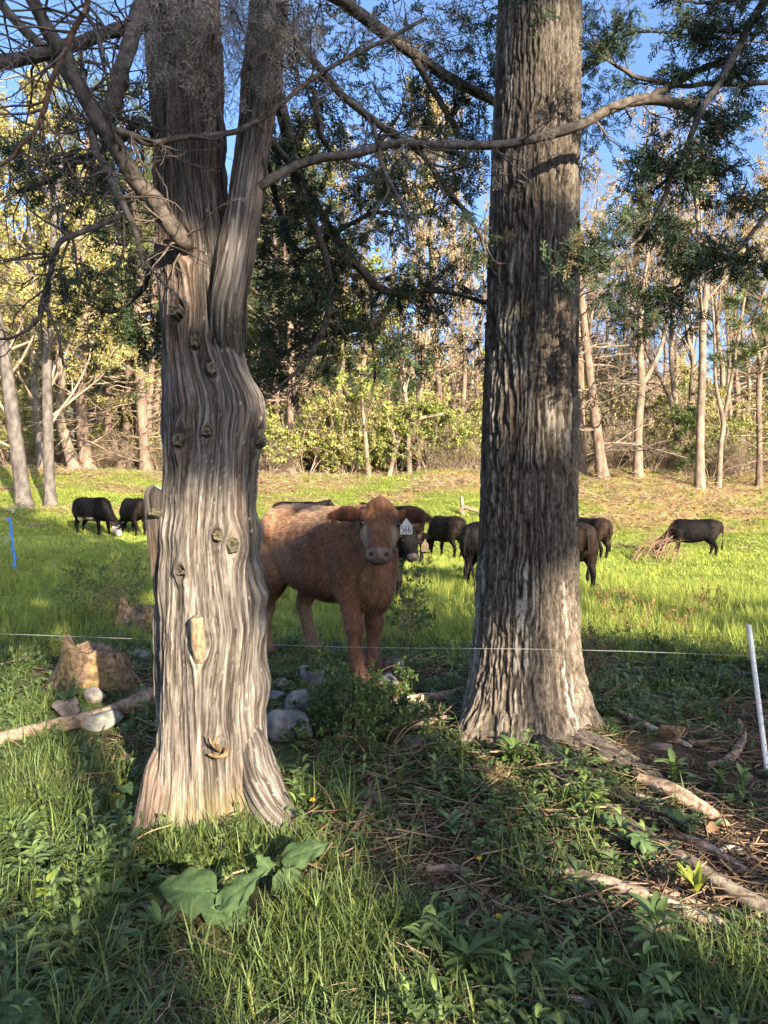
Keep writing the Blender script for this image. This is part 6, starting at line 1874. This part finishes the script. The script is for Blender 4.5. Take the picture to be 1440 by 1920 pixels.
# ------------------------------------------------------------------ bushes near the fence
m_bleaf = mat('small barberry leaves', (0.035, 0.075, 0.018), (0.09, 0.15, 0.035), scale=4, rough=.5, attr=True, trans=.2, spec=.4)
def bush(name, label, stems, n2, nl, ls, seed, mt=None, cat='bush', r=.004, c=(1, 1, 1), ln=.35, up=.0, nlev=4):
    rg = np.random.default_rng(seed)
    P = np.stack([spath(np.array(s), 9) for s in stems])
    loc = P[:, 0].mean(0); loc[2] = P[:, 0, 2].min()
    root = thing(name, label, cat, tuple(loc))
    R0 = np.tile(np.linspace(r, r * .35, 9), (len(P), 1))
    k2, r2 = grow(P, R0, n2, (.15, .97), (.4, 1.1), 0, 6, .14, up, rg=rg, mn=ln)
    k3, r3 = grow(k2, r2, nlev, (.2, .97), (.4, 1.1), .5, 4, .14, up, rg=rg)
    br, lf = MB(), MB()
    for A, b, k in ((P, R0, 5), (k2, r2, 4), (k3, r3, 3)):
        v, q = tubes(A, np.maximum(b, .0012), k); br.add(v, q)
    p, d = pick(k3, int(nl * .6), rg, .05, .006)
    p2, d2 = pick(k2, int(nl * .4), rg, .1, .006)
    p, d = np.concatenate([p, p2]), np.concatenate([d, d2])
    dd = nrm(d * .5 + rg.normal(size=d.shape) * .6 + [0, 0, .35])
    leaves(lf, p + dd * ls * .45, ls, rg, c=c, asp=.5, dirs=dd, var=.45)
    stuff(br.build('stems', m_cane, root))
    if nl: stuff(lf.build('foliage', mt or m_bleaf, root, smooth=False))
    return root
brg = np.random.default_rng(31)
sts = []
for _ in range(26):
    b0 = gp(brg.uniform(600, 700), brg.uniform(1335, 1420))
    tx2 = brg.uniform(545, 765)
    ty2 = brg.uniform(1255 if 630 < tx2 < 720 else 1225, 1405)
    e = at(tx2, ty2, b0[1] + brg.uniform(-.1, .35))
    e[2] = max(e[2], gz(e[0], e[1]) + .05)
    m_ = (b0 + e) / 2 + [0, 0, brg.uniform(.02, .08)]
    sts.append([b0, m_, e])
bush('barberry_bush', 'low spreading green barberry bush in front of the brown calf', sts, 9, 8000, .027, 4, ln=.11, r=.003)
sts = []
for _ in range(9):
    b0 = gp(brg.uniform(690, 760), brg.uniform(1395, 1440))
    e = b0 + [brg.uniform(-.25, .3), brg.uniform(-.1, .2), brg.uniform(.08, .18)]
    sts.append([b0, (b0 + e) / 2 + [0, 0, .05], e])
bush('barberry_bush', 'small green barberry sprouts right of the larger barberry bush', sts, 5, 900, .028, 14, ln=.1)
sts = []
for _ in range(10):
    b0 = gp(brg.uniform(735, 770), brg.uniform(1195, 1235))
    e = at(brg.uniform(735, 800), brg.uniform(1040, 1170), b0[1] + brg.uniform(0, .3))
    sts.append([b0, (b0 + e) / 2 + [.03, 0, .06], e])
bush('barberry_bush', 'upright leafy barberry shoots just right of the calf chest', sts, 6, 1500, .032, 15, ln=.2)
sts = []
for _ in range(14):
    b0 = gp(brg.uniform(190, 285), brg.uniform(1165, 1200))
    e = at(brg.uniform(100, 285), brg.uniform(1060, 1150), b0[1] + brg.uniform(-.2, .4))
    sts.append([b0, (b0 + e) / 2 + [0, 0, .12], e])
bush('bramble', 'loose thorny bramble with thin leaves left of the old cedar', sts, 8, 2600, .024, 16, ln=.3)
sts = []
for (a, b) in ((1110, 1210), (1140, 1190), (1085, 1220), (1160, 1225), (1120, 1240), (1095, 1180)):
    b0 = gp(brg.uniform(1085, 1130), 1290)
    e = at(a, b, b0[1] + .1)
    sts.append([b0, (b0 + e) / 2 + [0, 0, .05], e])
bush('bramble', 'reddish wispy bramble against the right edge of the hardwood', sts, 7, 500, .02, 17, ln=.16, c=(.9, .55, .4))
sts = [[gp(900, 1300) * [1, 1, 1], at(893, 1150, 4.75), at(886, 1060, 4.75), at(872, 1012, 4.75)], [at(890, 1090, 4.75), at(880, 1040, 4.75), at(884, 990, 4.75), at(883, 985, 4.75)], [at(886, 1062, 4.75), at(876, 1044, 4.75), at(868, 1008, 4.75), at(866, 1000, 4.75)]]
bush('sapling', 'thin bare twiggy sapling at the left edge of the hardwood', sts, 2, 10, .02, 18, ln=.12, r=.005, c=(1.5, .9, .6))
# dry stems in the sunny grass
for i, (px, py, w_, h_px, lab) in enumerate(((1225, 1195, 60, 70, 'dry reddish dock stems in the grass between the hardwood and the white post'), (1325, 1170, 30, 90, 'dead upright stalks in the grass nearer the white post'), (800, 1090, 22, 60, 'dry reddish stems in the bright grass below the black calf with a tag'), (1150, 1150, 40, 60, 'sparse dry stems right of the hardwood trunk'))):
    sts = []
    for _ in range(7):
        b0 = gp(px + brg.uniform(-w_, w_), py + brg.uniform(-4, 8))
        e = b0 + [brg.uniform(-.12, .12), brg.uniform(-.1, .1), h_px * brg.uniform(.5, 1) / FPX * b0[1]]
        sts.append([b0, (b0 + e) / 2 + [.02, 0, .02], e])
    bush('dry_stems', lab, sts, 4, 160, .03, 40 + i, cat='dead plant', mt=m_twigs_far, c=(1.0, .62, .42), ln=.10, r=.0035)
# heap of dead branches by the grazing calf
sts = []
for _ in range(16):
    b0 = gp(brg.uniform(1165, 1260), brg.uniform(1035, 1062)) + [0, 0, .05]
    e = at(brg.uniform(1195, 1275), brg.uniform(1000, 1040), b0[1] + brg.uniform(.3, 1.2))
    sts.append([b0, (b0 + e) / 2 + [0, 0, .08], e])
bp2 = bush('brush_heap', 'heap of bare reddish branches in the grass by the nose of the calf grazing alone', sts, 5, 0, .02, 50, cat='dead branches', r=.016, ln=.6)

# long bramble canes
for pts, lab in (([(1030, 1678, 5), (1110, 1742, 5), (1182, 1832, 5), (1232, 1925, 6)], 'thin brown bramble cane arching across the weeds at the bottom right'),
                 ([(845, 1408, 4), (800, 1500, 4), (740, 1380, 3)], 'fine dry twig left of the hardwood foot')):
    p = np.array(pts, float)
    P = np.array([gp(a, b) for a, b in p[:, :2]]) + [0, 0, .05]
    P[1, 2] += .10
    P = spath(P, 24)
    v, q = tubes(P, np.full(24, .0026), 6)
    single('cane', MB().add(v, q), m_cane, lab, 'twig')
# dry straw leaning on the cedar foot
for a, b, lab in (((232, 1600), (322, 1546), 'long dry straw leaning at the left foot of the old cedar'), ((268, 1628), (230, 1606), 'short bent straw at the left foot of the old cedar')):
    A_, Bq = gp(*a) + [0, 0, .01], at(b[0], b[1], 3.1)
    v, q = tubes(spath(np.array([A_, (A_ + Bq) / 2 + [0, 0, .015], Bq]), 12), np.linspace(.003, .0016, 12), 5)
    single('straw', MB().add(v, q, None, np.array([1.4, 1.2, .85])), m_wood, lab, 'straw')

# ------------------------------------------------------------------ burdock
m_burdock = mat('burdock leaf', (0.036, 0.068, 0.028), (0.062, 0.102, 0.042), scale=22, rough=.75, attr=True, trans=.12, bump=.5, bscale=60, spec=.12)
def big_leaf(c, d, up_, L, W, seed, root, curl=.25):
    """heart shaped leaf: c foot of the blade, d its direction"""
    rg = np.random.default_rng(seed)
    d = nrm(d); up_ = nrm(np.array(up_) - d * (np.array(up_) @ d)); s = np.cross(up_, d)
    nu, nv = 16, 13
    t = np.linspace(0, 1, nu); w = np.linspace(-1, 1, nv)
    T, Wd = np.meshgrid(t, w, indexing='ij')
    half = W * .5 * (np.sin(np.pi * np.clip(T, 0.0, 1) ** .62) ** .8) * (1 - .12 * T) + .003
    edge = 1 + .07 * np.sin(T * 23 + seed) * (np.abs(Wd) > .9)
    X_ = Wd * half * edge
    Yl = T * L - .16 * L * np.abs(Wd) ** 1.5 * (1 - T) ** 2
    Zl = -curl * L * T ** 2 * .6 + .22 * np.abs(X_) - 1.2 * X_ ** 2 / W * .6 + .010 * np.sin(T * 17 + np.abs(Wd) * 4 + seed) * np.abs(Wd) ** 1.5 + .006 * (noise(np.stack([T * 9, Wd * 5, 0 * T + seed], -1), seed) - .5)
    vein = np.exp(-(np.abs(Wd) / .05) ** 2) + .6 * np.exp(-(((T * 6 - np.abs(Wd) * 2.2) % 1 - .5) / .09) ** 2) * (np.abs(Wd) < .85)
    Zl = Zl - .003 * vein
    V = c + X_[..., None] * s + Yl[..., None] * d + Zl[..., None] * up_
    k = np.arange(nu - 1)[:, None] * nv + np.arange(nv - 1)[None]
    q = np.stack([k, k + 1, k + nv + 1, k + nv], -1).reshape(-1, 4)
    col_ = (.9 + .5 * np.clip(vein, 0, 1))[..., None] * np.array([1, 1, 1.0]) * rg.uniform(.85, 1.15)
    MB().add(V.reshape(-1, 3), q, None, col_.reshape(-1, 3)).build('leaf', m_burdock, root)
def burdock(label, base, lv, seed):
    b = gp(*base)
    root = thing('burdock', label, 'plant', tuple(b))
    for i, (px, py, Yd, ang_, L, W, tilt) in enumerate(lv):
        c = gph(px, py, Yd)
        a = RD(ang_)
        d = np.array([math.cos(a), -math.sin(tilt) * .6, math.sin(a)])
        big_leaf(c, d, (0.05, -.55 - tilt * .3, .8), L * .85, W * .82, seed + i, root)
        P = spath(np.array([b + [.01 * i, 0, 0], (b + c) / 2 + [0, 0, .03], c + nrm(d) * .01]), 8)
        v, q = tubes(P, np.linspace(.006, .004, 8), 6)
        MB().add(v, q, None, np.array([1.9, 1.7, 1.5])).build('stalk', m_burdock, root)
burdock('large leaved burdock in front of the foot of the old cedar', (448, 1705), [(392, 1672, .12, 168, .20, .20, .15), (418, 1690, .10, 42, .22, .11, .2), (392, 1700, .07, -15, .22, .11, .3), (440, 1672, .13, -100, .17, .12, .3), (300, 1640, .06, 200, .06, .05, .1)], 900)
burdock('burdock with one broad raised leaf right of the cedar foot', (520, 1665), [(538, 1608, .15, 22, .19, .12, .0), (532, 1640, .10, -62, .17, .14, .4), (508, 1632, .08, 130, .09, .07, .1)], 930)
burdock('burdock leaves half hidden at the left flank of the old cedar', (268, 1525), [(264, 1478, .10, 172, .13, .07, .2), (282, 1500, .08, 195, .12, .09, .3), (275, 1470, .12, 70, .10, .08, .1), (262, 1535, .05, 200, .08, .06, .3), (275, 1545, .05, 110, .07, .05, .2)], 950)
burdock('burdock leaf at the bottom left corner', (10, 1935), [(10, 1885, .12, -30, .16, .13, .3), (0, 1905, .10, 20, .12, .10, .3)], 970)
burdock('floppy burdock leaf lying by the mossy log', (1190, 1590), [(1195, 1572, .10, -35, .20, .11, .2), (1150, 1540, .08, 160, .08, .07, .1)], 980)
burdock('low burdock leaves by the stones in front of the stump', (140, 1330), [(118, 1302, .12, 20, .16, .09, .2), (160, 1330, .08, -60, .10, .08, .3)], 990)
# ------------------------------------------------------------------ grass, weeds, litter
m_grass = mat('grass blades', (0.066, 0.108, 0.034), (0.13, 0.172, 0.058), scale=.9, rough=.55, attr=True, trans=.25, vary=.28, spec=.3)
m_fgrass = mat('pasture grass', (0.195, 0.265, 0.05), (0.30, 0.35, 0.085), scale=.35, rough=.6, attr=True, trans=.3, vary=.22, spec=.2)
m_weed = mat('broad weed leaves', (0.056, 0.096, 0.035), (0.118, 0.162, 0.058), scale=5, rough=.5, attr=True, trans=.2, vary=.3, spec=.35)
m_straw = mat('dry straw and twigs', (0.13, 0.092, 0.058), (0.32, 0.245, 0.165), scale=6, rough=.9, attr=True, vary=.4)
m_litter = mat('fallen brown leaves', (0.13, 0.07, 0.04), (0.33, 0.2, 0.12), scale=7, rough=.85, attr=True, vary=.35, trans=.1)
wrg = np.random.default_rng(55)

def blades(mb, n, spread, L, w, bend, c=(1, 1, 1), rg=wrg, lean=.35, segs=4, tip=None):
    a = rg.uniform(0, 6.28, n)
    rad = spread * np.sqrt(rg.random(n))
    base = np.stack([np.cos(a) * rad, np.sin(a) * rad, 0 * a - .01], 1)
    az = rg.uniform(0, 6.28, n)
    dr = np.stack([np.cos(az), np.sin(az), 0 * az], 1)
    sd = np.stack([-np.sin(az), np.cos(az), 0 * az], 1)
    ln = rg.uniform(L[0], L[1], n)[:, None]
    le = rg.uniform(0, lean, n)[:, None]
    bd = rg.uniform(bend[0], bend[1], n)[:, None]
    ww = rg.uniform(.7, 1.2, n)[:, None] * w
    V, C = [], []
    cc = np.array(c) * rg.uniform(.7, 1.3, (n, 1)) * np.where(rg.random((n, 1)) < .12, np.array([[1.5, 1.15, .8]]), 1)
    for s in range(segs):
        t = s / (segs - 1)
        ang_ = le + bd * t
        p = base + dr * ln * t * np.sin(ang_ * .8) + np.array([0, 0, 1]) * ln * t * np.cos(ang_ * .8)
        k = ww * (1 - t ** 1.8) * .5 + .0003
        V += [p - sd * k, p + sd * k]
        C += [cc * (.75 + .35 * t)] * 2
    V = np.stack(V, 1); C = np.stack(C, 1)
    q = np.concatenate([np.array([[2 * s, 2 * s + 1, 2 * s + 3, 2 * s + 2]]) for s in range(segs - 1)])
    mb.add(V.reshape(-1, 3), (np.arange(n)[:, None, None] * 2 * segs + q[None]).reshape(-1, 4), None, C.reshape(-1, 3))
    return mb

def broad(mb, n, L, w, elev, r0=.0, h0=0, c=(1, 1, 1), rg=wrg, tooth=0.0, droop=.9):
    """rosette leaves, 5 cross rows with a folded middle"""
    az = rg.uniform(0, 6.28, n)
    for i in range(n):
        d = np.array([math.cos(az[i]), math.sin(az[i]), 0]); s = np.array([-math.sin(az[i]), math.cos(az[i]), 0])
        ln = rg.uniform(*L); wd = rg.uniform(*w); el = rg.uniform(*elev)
        hb = rg.uniform(0, 1) * h0
        V, C = [], []
        cc = np.array(c) * rg.uniform(.75, 1.25)
        rows = 6
        for k in range(rows):
            t = k / (rows - 1)
            p = d * (r0 + ln * t * math.cos(el * (1 - .4 * t))) + np.array([0, 0, 1]) * (hb + ln * (math.sin(el) * t - droop * .5 * t * t))
            hw = wd * (math.sin(math.pi * min(t * .86 + .10, 1)) ** .8) * .5 * (1 - (tooth if k % 2 else 0)) + .0006
            V += [p - s * hw + [0, 0, hw * .35], p, p + s * hw + [0, 0, hw * .35]]
            C += [cc, cc * 1.25, cc]
        b = np.arange(rows - 1)[:, None] * 3
        q = np.concatenate([b + [0, 1, 4, 3], b + [1, 2, 5, 4]])
        mb.add(np.array(V), q, None, np.array(C))
    return mb

TPL = {
    'tuft': [template('grass_tuft', blades(MB(), 15, .035, (.05, .14), .0052, (.2, 1.3)), m_grass) for _ in range(4)],
    'tall': [template('grass_tuft', blades(MB(), 11, .03, (.10, .21), .0062, (.3, 1.5), c=(1.1, 1.1, .9)), m_grass) for _ in range(3)],
    'lush': [template('grass_tuft', blades(MB(), 26, .09, (.13, .30), .0065, (.2, 1.3), c=(1, 1, 1)), m_fgrass) for _ in range(4)],
    'field': [template('grass_tuft', blades(MB(), 34, .17, (.05, .125), .010, (.2, 1.2), segs=3), m_fgrass) for _ in range(3)],
    'rosette': [template('weed', broad(MB(), 9, (.05, .11), (.018, .034), (.3, 1.0)), m_weed) for _ in range(3)],
    'dandelion': [template('weed', broad(MB(), 11, (.07, .15), (.016, .028), (.25, .8), tooth=.5), m_weed) for _ in range(3)],
    'clover': [template('weed', broad(MB(), 26, (.014, .026), (.012, .02), (.1, .7), r0=.012, h0=.05, c=(1.1, 1.1, .9), droop=.3), m_weed) for _ in range(2)],
    'stalk': [template('weed', broad(broad(MB(), 9, (.04, .08), (.014, .022), (.5, 1.1), h0=.13), 5, (.03, .05), (.010, .018), (.8, 1.3), h0=.16, c=(1.25, 1.2, .9)), m_weed) for _ in range(3)],
}
def straw_t(n, L, r, c):
    mb = MB()
    a = wrg.uniform(0, 6.28, n)
    p = np.stack([wrg.uniform(-.12, .12, n), wrg.uniform(-.12, .12, n), wrg.uniform(.004, .03, n)], 1)
    d = np.stack([np.cos(a), np.sin(a), wrg.normal(size=n) * .12], 1) * wrg.uniform(L[0], L[1], n)[:, None]
    P = np.stack([p - d / 2, p + wrg.normal(size=(n, 3)) * [.008, .008, .004], p + d / 2], 1)
    v, q = tubes(P, np.full((n, 3), r) * wrg.uniform(.6, 1.4, (n, 1)), 3)
    mb.add(v, q, None, np.repeat(np.array(c) * wrg.uniform(.5, 1.3, (n, 1)), 9, 0))
    return mb
TPL['straw'] = [template('straw', straw_t(10, (.03, .11), .0011, (1, 1, 1)), m_straw) for _ in range(3)]
TPL['twig'] = [template('twig', straw_t(4, (.08, .26), .0028, (.75, .7, .68)), m_straw) for _ in range(3)]
def curled(seed):
    rg = np.random.default_rng(seed)
    nu, nv = 9, 7
    T, W = np.meshgrid(np.linspace(0, 1, nu), np.linspace(-1, 1, nv), indexing='ij')
    L = rg.uniform(.05, .085)
    half = L * .32 * np.sin(np.pi * np.clip(T * .94 + .04, 0, 1)) * (1 + .35 * np.sin(T * 20 + seed)) + .002
    V = np.stack([T * L - L / 2, W * half, .012 + .35 * (W * half) ** 2 / (L * .3) + .25 * L * (T - .5) ** 2 * rg.uniform(-1, 2) + .006 * (noise(np.stack([T * 4, W * 3, 0 * T + seed], -1), seed) - .5)], -1)
    k = np.arange(nu - 1)[:, None] * nv + np.arange(nv - 1)[None]
    return MB().add(V.reshape(-1, 3), np.stack([k, k + 1, k + nv + 1, k + nv], -1).reshape(-1, 4), None, np.full(3, rg.uniform(.8, 1.2)))
TPL['leaf'] = [template('dead_leaf', curled(s), m_litter) for s in range(4)]

# keep-outs: trunks, roots, stones
keep = [(-.806, 3.5, .33), (.83, 4.36, .40)] + ROCKS
for q_, r_ in (((400, 1700), .20), ((540, 1670), .13), ((262, 1515), .14), ((335, 1680), .14), ((470, 1720), .1), ((170, 1335), .18), ((545, 1420), .2), ((590, 1350), .16)):
    w_ = gp(*q_)
    keep.append((w_[0], w_[1], r_))
def free(x, y):
    ok = np.ones(len(x), bool)
    for (a, b, r) in keep:
        ok &= (x - a) ** 2 + (y - b) ** 2 > r * r
    return ok

def spread(n, y0, y1, w=.57, m=.5, power=1.0):
    y = y0 + (y1 - y0) * wrg.random(n) ** power
    x = wrg.uniform(-1, 1, n) * (w * y + m)
    k = wrg.random(n) < (w * y + m) / (w * y1 + m)
    return x[k], y[k]

def sow(name, groups, label):
    """groups: (template list, x, y, scale lo, hi, tilt)"""
    tl, P, Rt, Sc, Ix = [], [], [], [], []
    for (T, x, y, lo, hi, tilt, *zs) in groups:
        n = len(x)
        # Join Geometry lists what was linked last first, so index from a running base and mix freely inside one group
        P.append(np.stack([x, y, gz(x, y)], 1))
        Rt.append(np.stack([wrg.normal(size=n) * tilt, wrg.normal(size=n) * tilt, wrg.uniform(0, 6.28, n)], 1))
        s = wrg.uniform(lo, hi, n)
        z_ = zs[0](x, y) if zs else 1.0
        Sc.append(np.stack([s, s, s * z_], 1))
        Ix.append(np.full(n, len(tl)) + wrg.integers(0, len(T), n))
        tl += T
    o = scatter(name, tl, np.concatenate(P), np.concatenate(Rt), np.concatenate(Sc), np.concatenate(Ix))
    o['label'] = label
    return o

# foreground
def near(n, soil_pow=1.0, inv=False, y0=1.7, y1=6.6, patch=0):
    x, y = spread(n, y0, y1)
    s, _ = cover(x, y)
    p = noise(xyz(x * 1.6, y * 1.6, patch), 90 + patch)
    pr = (s if inv else np.clip(1 - 1.0 * s, .02, 1)) ** soil_pow * (smoothstep(.2, .6, p) if patch else 1)
    k = (wrg.random(len(x)) < pr) & free(x, y)
    return x[k], y[k]
def patch_of(px, py, sig, n):
    w_ = gp(px, py)
    x = w_[0] + wrg.normal(size=n) * sig[0]; y = w_[1] + wrg.normal(size=n) * sig[1]
    k = free(x, y)
    return x[k], y[k]
sunny = [patch_of(570, 1800, (.24, .3), 170), patch_of(520, 1720, (.16, .14), 60), patch_of(60, 1470, (.3, .3), 150), patch_of(1330, 1850, (.18, .1), 70), patch_of(470, 1620, (.2, .05), 60)]
sx_, sy_ = np.concatenate([q_[0] for q_ in sunny]), np.concatenate([q_[1] for q_ in sunny])
w0 = gp(570, 1800)
keep.append((w0[0], w0[1], .33)); w0 = gp(540, 1720); keep.append((w0[0], w0[1], .18))
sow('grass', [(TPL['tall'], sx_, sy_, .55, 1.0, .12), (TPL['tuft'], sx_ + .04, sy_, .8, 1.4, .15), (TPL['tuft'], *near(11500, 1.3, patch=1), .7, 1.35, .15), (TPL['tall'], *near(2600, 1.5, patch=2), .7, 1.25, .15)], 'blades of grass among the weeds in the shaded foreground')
sow('weeds', [(TPL['rosette'], *near(6500, .7, patch=3), .5, 1.15, .2), (TPL['dandelion'], *near(5500, .7, patch=4), .55, 1.15, .2), (TPL['clover'], *near(12000, .5, patch=5), .6, 1.3, .1), (TPL['stalk'], *near(2600, 1, patch=6), .6, 1.2, .15)], 'low broad leaved weeds covering the shaded foreground')
xa, ya = near(2600, .8, inv=True); xb, yb = near(700)
q1 = patch_of(575, 1800, (.22, .28), 420); xa = np.concatenate([xa, q1[0]]); ya = np.concatenate([ya, q1[1]])
xt, yt = near(2000, .5, inv=True, y0=2.0, y1=6)
q2 = patch_of(1260, 1600, (.5, .38), 420); xt = np.concatenate([xt, q2[0]]); yt = np.concatenate([yt, q2[1]]); q3 = patch_of(760, 1480, (.35, .3), 160); xt = np.concatenate([xt, q3[0]]); yt = np.concatenate([yt, q3[1]])
xl, yl = near(900, .6, inv=True)
sow('leaf_litter', [(TPL['straw'], np.concatenate([xa, xb]), np.concatenate([ya, yb]), .6, 1.2, .15), (TPL['twig'], xt, yt, .5, 1.5, .16), (TPL['leaf'], xl, yl, .4, .9, .35)], 'dry straw, twigs and brown leaf litter on the bare soil')

# pasture
def field(n, y0, y1, power=1.0, dryp=.75, m=1.0):
    x, y = spread(n, y0, y1, .56, m, power)
    s, d = cover(x, y)
    k = wrg.random(len(x)) < (1 - dryp * d)
    return x[k], y[k]
clump_h = lambda x, y: .55 + .9 * noise(xyz(x * .9, y * .9, 0), 44)
x1, y1 = field(9000, 5.6, 15)
kk = (wrg.random(len(x1)) < smoothstep(5.4, 6.8, y1)) & ~((np.abs(x1 + .3) < .8) & (y1 < 6.1) & (wrg.random(len(x1)) < .8))
x2, y2 = field(15000, 13, 23)
x3, y3 = field(24000, 20, 34.5)
xd, yd_ = spread(9000, 20, 35, .56, 1)
_, dd = cover(xd, yd_)
kd = wrg.random(len(xd)) < dd
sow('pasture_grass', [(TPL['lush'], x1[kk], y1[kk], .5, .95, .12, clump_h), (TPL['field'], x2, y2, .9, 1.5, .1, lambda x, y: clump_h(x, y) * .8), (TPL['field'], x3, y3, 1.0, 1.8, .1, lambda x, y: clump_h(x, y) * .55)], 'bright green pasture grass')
sow('dry_bracken', [(TPL['straw'], xd[kd], yd_[kd], 1.2, 3.2, .3, lambda x, y: 2.0 + 0 * x), (TPL['leaf'], xd[kd][:2500] + .1, yd_[kd][:2500], 1.5, 3, .4)], 'dry brown bracken and dead leaves on the bank')

# single fallen leaves, dandelions, dead sprig
m_dand = mat('dandelion yellow', (0.75, 0.48, 0.02), rough=.6)
m_stemg = mat('green stem', (0.14, 0.2, 0.06), rough=.6)
for i, (px, py, lab) in enumerate(((1086, 1566, 'curled brown leaf below the hardwood roots'), (1335, 1572, 'brown oak leaf beside the rotten log'), (1415, 1640, 'tan oak leaf at the right edge above the mossy log'), (556, 1712, 'brown leaf in front of the burdock in the sun patch'), (990, 1825, 'dark brown leaf among the weeds at the bottom'), (1300, 1380, 'orange brown leaf beyond the curved branch'), (1345, 1420, 'brown leaf at the crook of the curved branch'), (605, 1455, 'round brown leaf curled on the bare soil in the middle'), (1255, 1640, 'brown leaf under the thin reddish branch'), (1415, 1400, 'orange brown leaf at the foot of the white post'), (235, 1430, 'pale leaf below the fallen log'), (1228, 1672, 'brown leaf touching the thin reddish branch'))):
    me = TPL['leaf'][i % 4].data
    o = bpy.data.objects.new('fallen_leaf', me)
    col.objects.link(o)
    p = gp(px, py)
    o.location = p + [0, 0, .02]
    o.rotation_euler = (wrg.normal() * .3 - .2, wrg.normal() * .3, wrg.uniform(0, 6))
    o.scale = (1.1,) * 3
    tag(o, lab, 'leaf', 'fallen brown leaves')
for px, py, h, lab in ((898, 1612, .07, 'yellow dandelion flower left of the long grey branch'), (935, 1732, .10, 'yellow dandelion flower on a tall stem above the leafy weeds'), (586, 1498, .06, 'small yellow flower right of the cedar foot')):
    t = gp(px, py + h * FPX / 3.0)
    root = thing('dandelion', lab, 'flower', tuple(t))
    P = spath(np.array([t, t + [.006, 0, h * .6], t + [0, 0, h]]), 8)
    v, q = tubes(P, np.full(8, .0022), 5)
    MB().add(v, q).build('stem', m_stemg, root)
    mb = MB()
    n = 46
    a = wrg.uniform(0, 6.28, n); e = wrg.uniform(.0, 1.3, n)
    dd_ = np.stack([np.cos(a) * np.cos(e), np.sin(a) * np.cos(e), np.sin(e)], 1)
    leaves(mb, P[-1] + dd_ * .006, .013, wrg, asp=.35, dirs=dd_, var=.15)
    mb.build('flower', m_dand, root, smooth=False)
# dead cedar sprig
p = gp(938, 1476)
mb = MB()
n = 16
dd_ = nrm(wrg.normal(size=(n, 3)) * [1, .6, .5] + [0, -.2, .5])
for k in range(3):
    stamp(mb, LACE[k][0], LACE[k][1], np.repeat((p + [0, 0, .03])[None], n, 0) + wrg.normal(size=(n, 3)) * .012, rotmats(dd_ + wrg.normal(size=(n, 3)) * .3, wrg.uniform(0, 6, n)), wrg.uniform(.035, .07, n), np.full((n, 3), 1.0) * np.array([.42, .30, .15]))
v, q = tubes(np.array([gp(880, 1510) + [0, 0, .01], gp(912, 1490) + [0, 0, .03], p + [0, 0, .04]]), np.array([.003, .0025, .002]), 5)
mb.add(v, q, None, np.array([.4, .36, .3]))
single('dead_sprig', mb, m_spray, 'tan dead cedar sprig on the ground in front of the hardwood', 'twig', smooth=False)
# yellow green shoot
p = gp(1300, 1700)
mb = broad(MB(), 12, (.06, .10), (.016, .026), (1.0, 1.45), c=(2.6, 2.0, .7), droop=.1)
o = single('sprout', mb, m_weed, 'yellow green sprouting shoot beside the mossy log', 'plant')
o.location = p + [0, 0, .05]
# leafy weeds that stand out from the rest
for i, (px, py, n_, L, w_, h0, lab, cc) in enumerate((
        (1120, 1555, 30, (.05, .08), (.016, .026), .16, 'feathery bright green weed against the hardwood roots', (1.5, 1.45, 1)),
        (1095, 1500, 40, (.03, .05), (.010, .018), .14, 'fine leaved green weed in the fork of the hardwood roots', (1.35, 1.3, 1)),
        (1275, 1570, 14, (.08, .12), (.035, .05), .06, 'plantain with broad dark leaves among the fallen branches', (.9, 1, .9)),
        (1262, 1480, 18, (.07, .11), (.02, .034), .12, 'leafy green weed by the end of the longest root', (1.3, 1.3, 1)),
        (1350, 1490, 26, (.04, .07), (.014, .022), .10, 'low bushy weed right of the rotten log', (1.4, 1.35, .9)),
        (960, 1440, 20, (.07, .11), (.028, .04), .10, 'leafy weed with pointed leaves in front of the hardwood', (1, 1.1, .9)),
        (880, 1835, 22, (.08, .13), (.02, .032), .08, 'clump of long green leaves at the bottom, below the tall dandelion', (1.2, 1.25, .95)),
        (1230, 1800, 20, (.08, .12), (.026, .038), .14, 'upright broad leaved weed at the bottom right', (1.1, 1.15, .95)),
        (1020, 1560, 14, (.08, .12), (.022, .03), .05, 'blue green smooth leaved weed below the roots', (.9, 1.05, 1.2)),
        (205, 1700, 16, (.07, .11), (.03, .045), .05, 'broad leaved weed at the lower left', (1, 1.05, .95)),
        (90, 1740, 14, (.035, .06), (.02, .028), .16, 'yellow tipped shoot standing among the weeds at the lower left', (2.0, 1.8, .8)),
        (300, 1760, 18, (.07, .12), (.022, .034), .06, 'clump of smooth leaves below the burdock', (1, 1.1, .95)),
        (60, 1640, 12, (.08, .12), (.03, .04), .04, 'rosette of soft leaves near the left edge', (1, 1.05, .95)),
        (680, 1600, 12, (.06, .1), (.02, .03), .05, 'green rosette on the bare soil in the middle', (.95, 1.05, 1)),
        (1390, 1500, 18, (.05, .09), (.018, .026), .12, 'pale green weed near the right edge', (1.35, 1.3, .9)),
        (850, 1570, 14, (.06, .1), (.022, .03), .06, 'leafy rosette left of the dandelion', (.95, 1.05, 1)))):
    p = gp(px, py)
    mb = broad(MB(), n_, L, w_, (.25, 1.15), h0=h0, c=cc, droop=.6)
    if h0 > .09:
        for _ in range(4):
            v, q = tubes(np.array([[0, 0, -.01], [wrg.normal() * .01, wrg.normal() * .01, h0 * .6], [wrg.normal() * .02, wrg.normal() * .02, h0 * 1.1]]), np.array([.0025, .002, .0012]), 4)
            mb.add(v, q, None, np.array([.9, .9, .8]))
    o = put('weed', mb.mesh('weed'), m_weed)
    o.location = p
    tag(o, lab, 'weed')
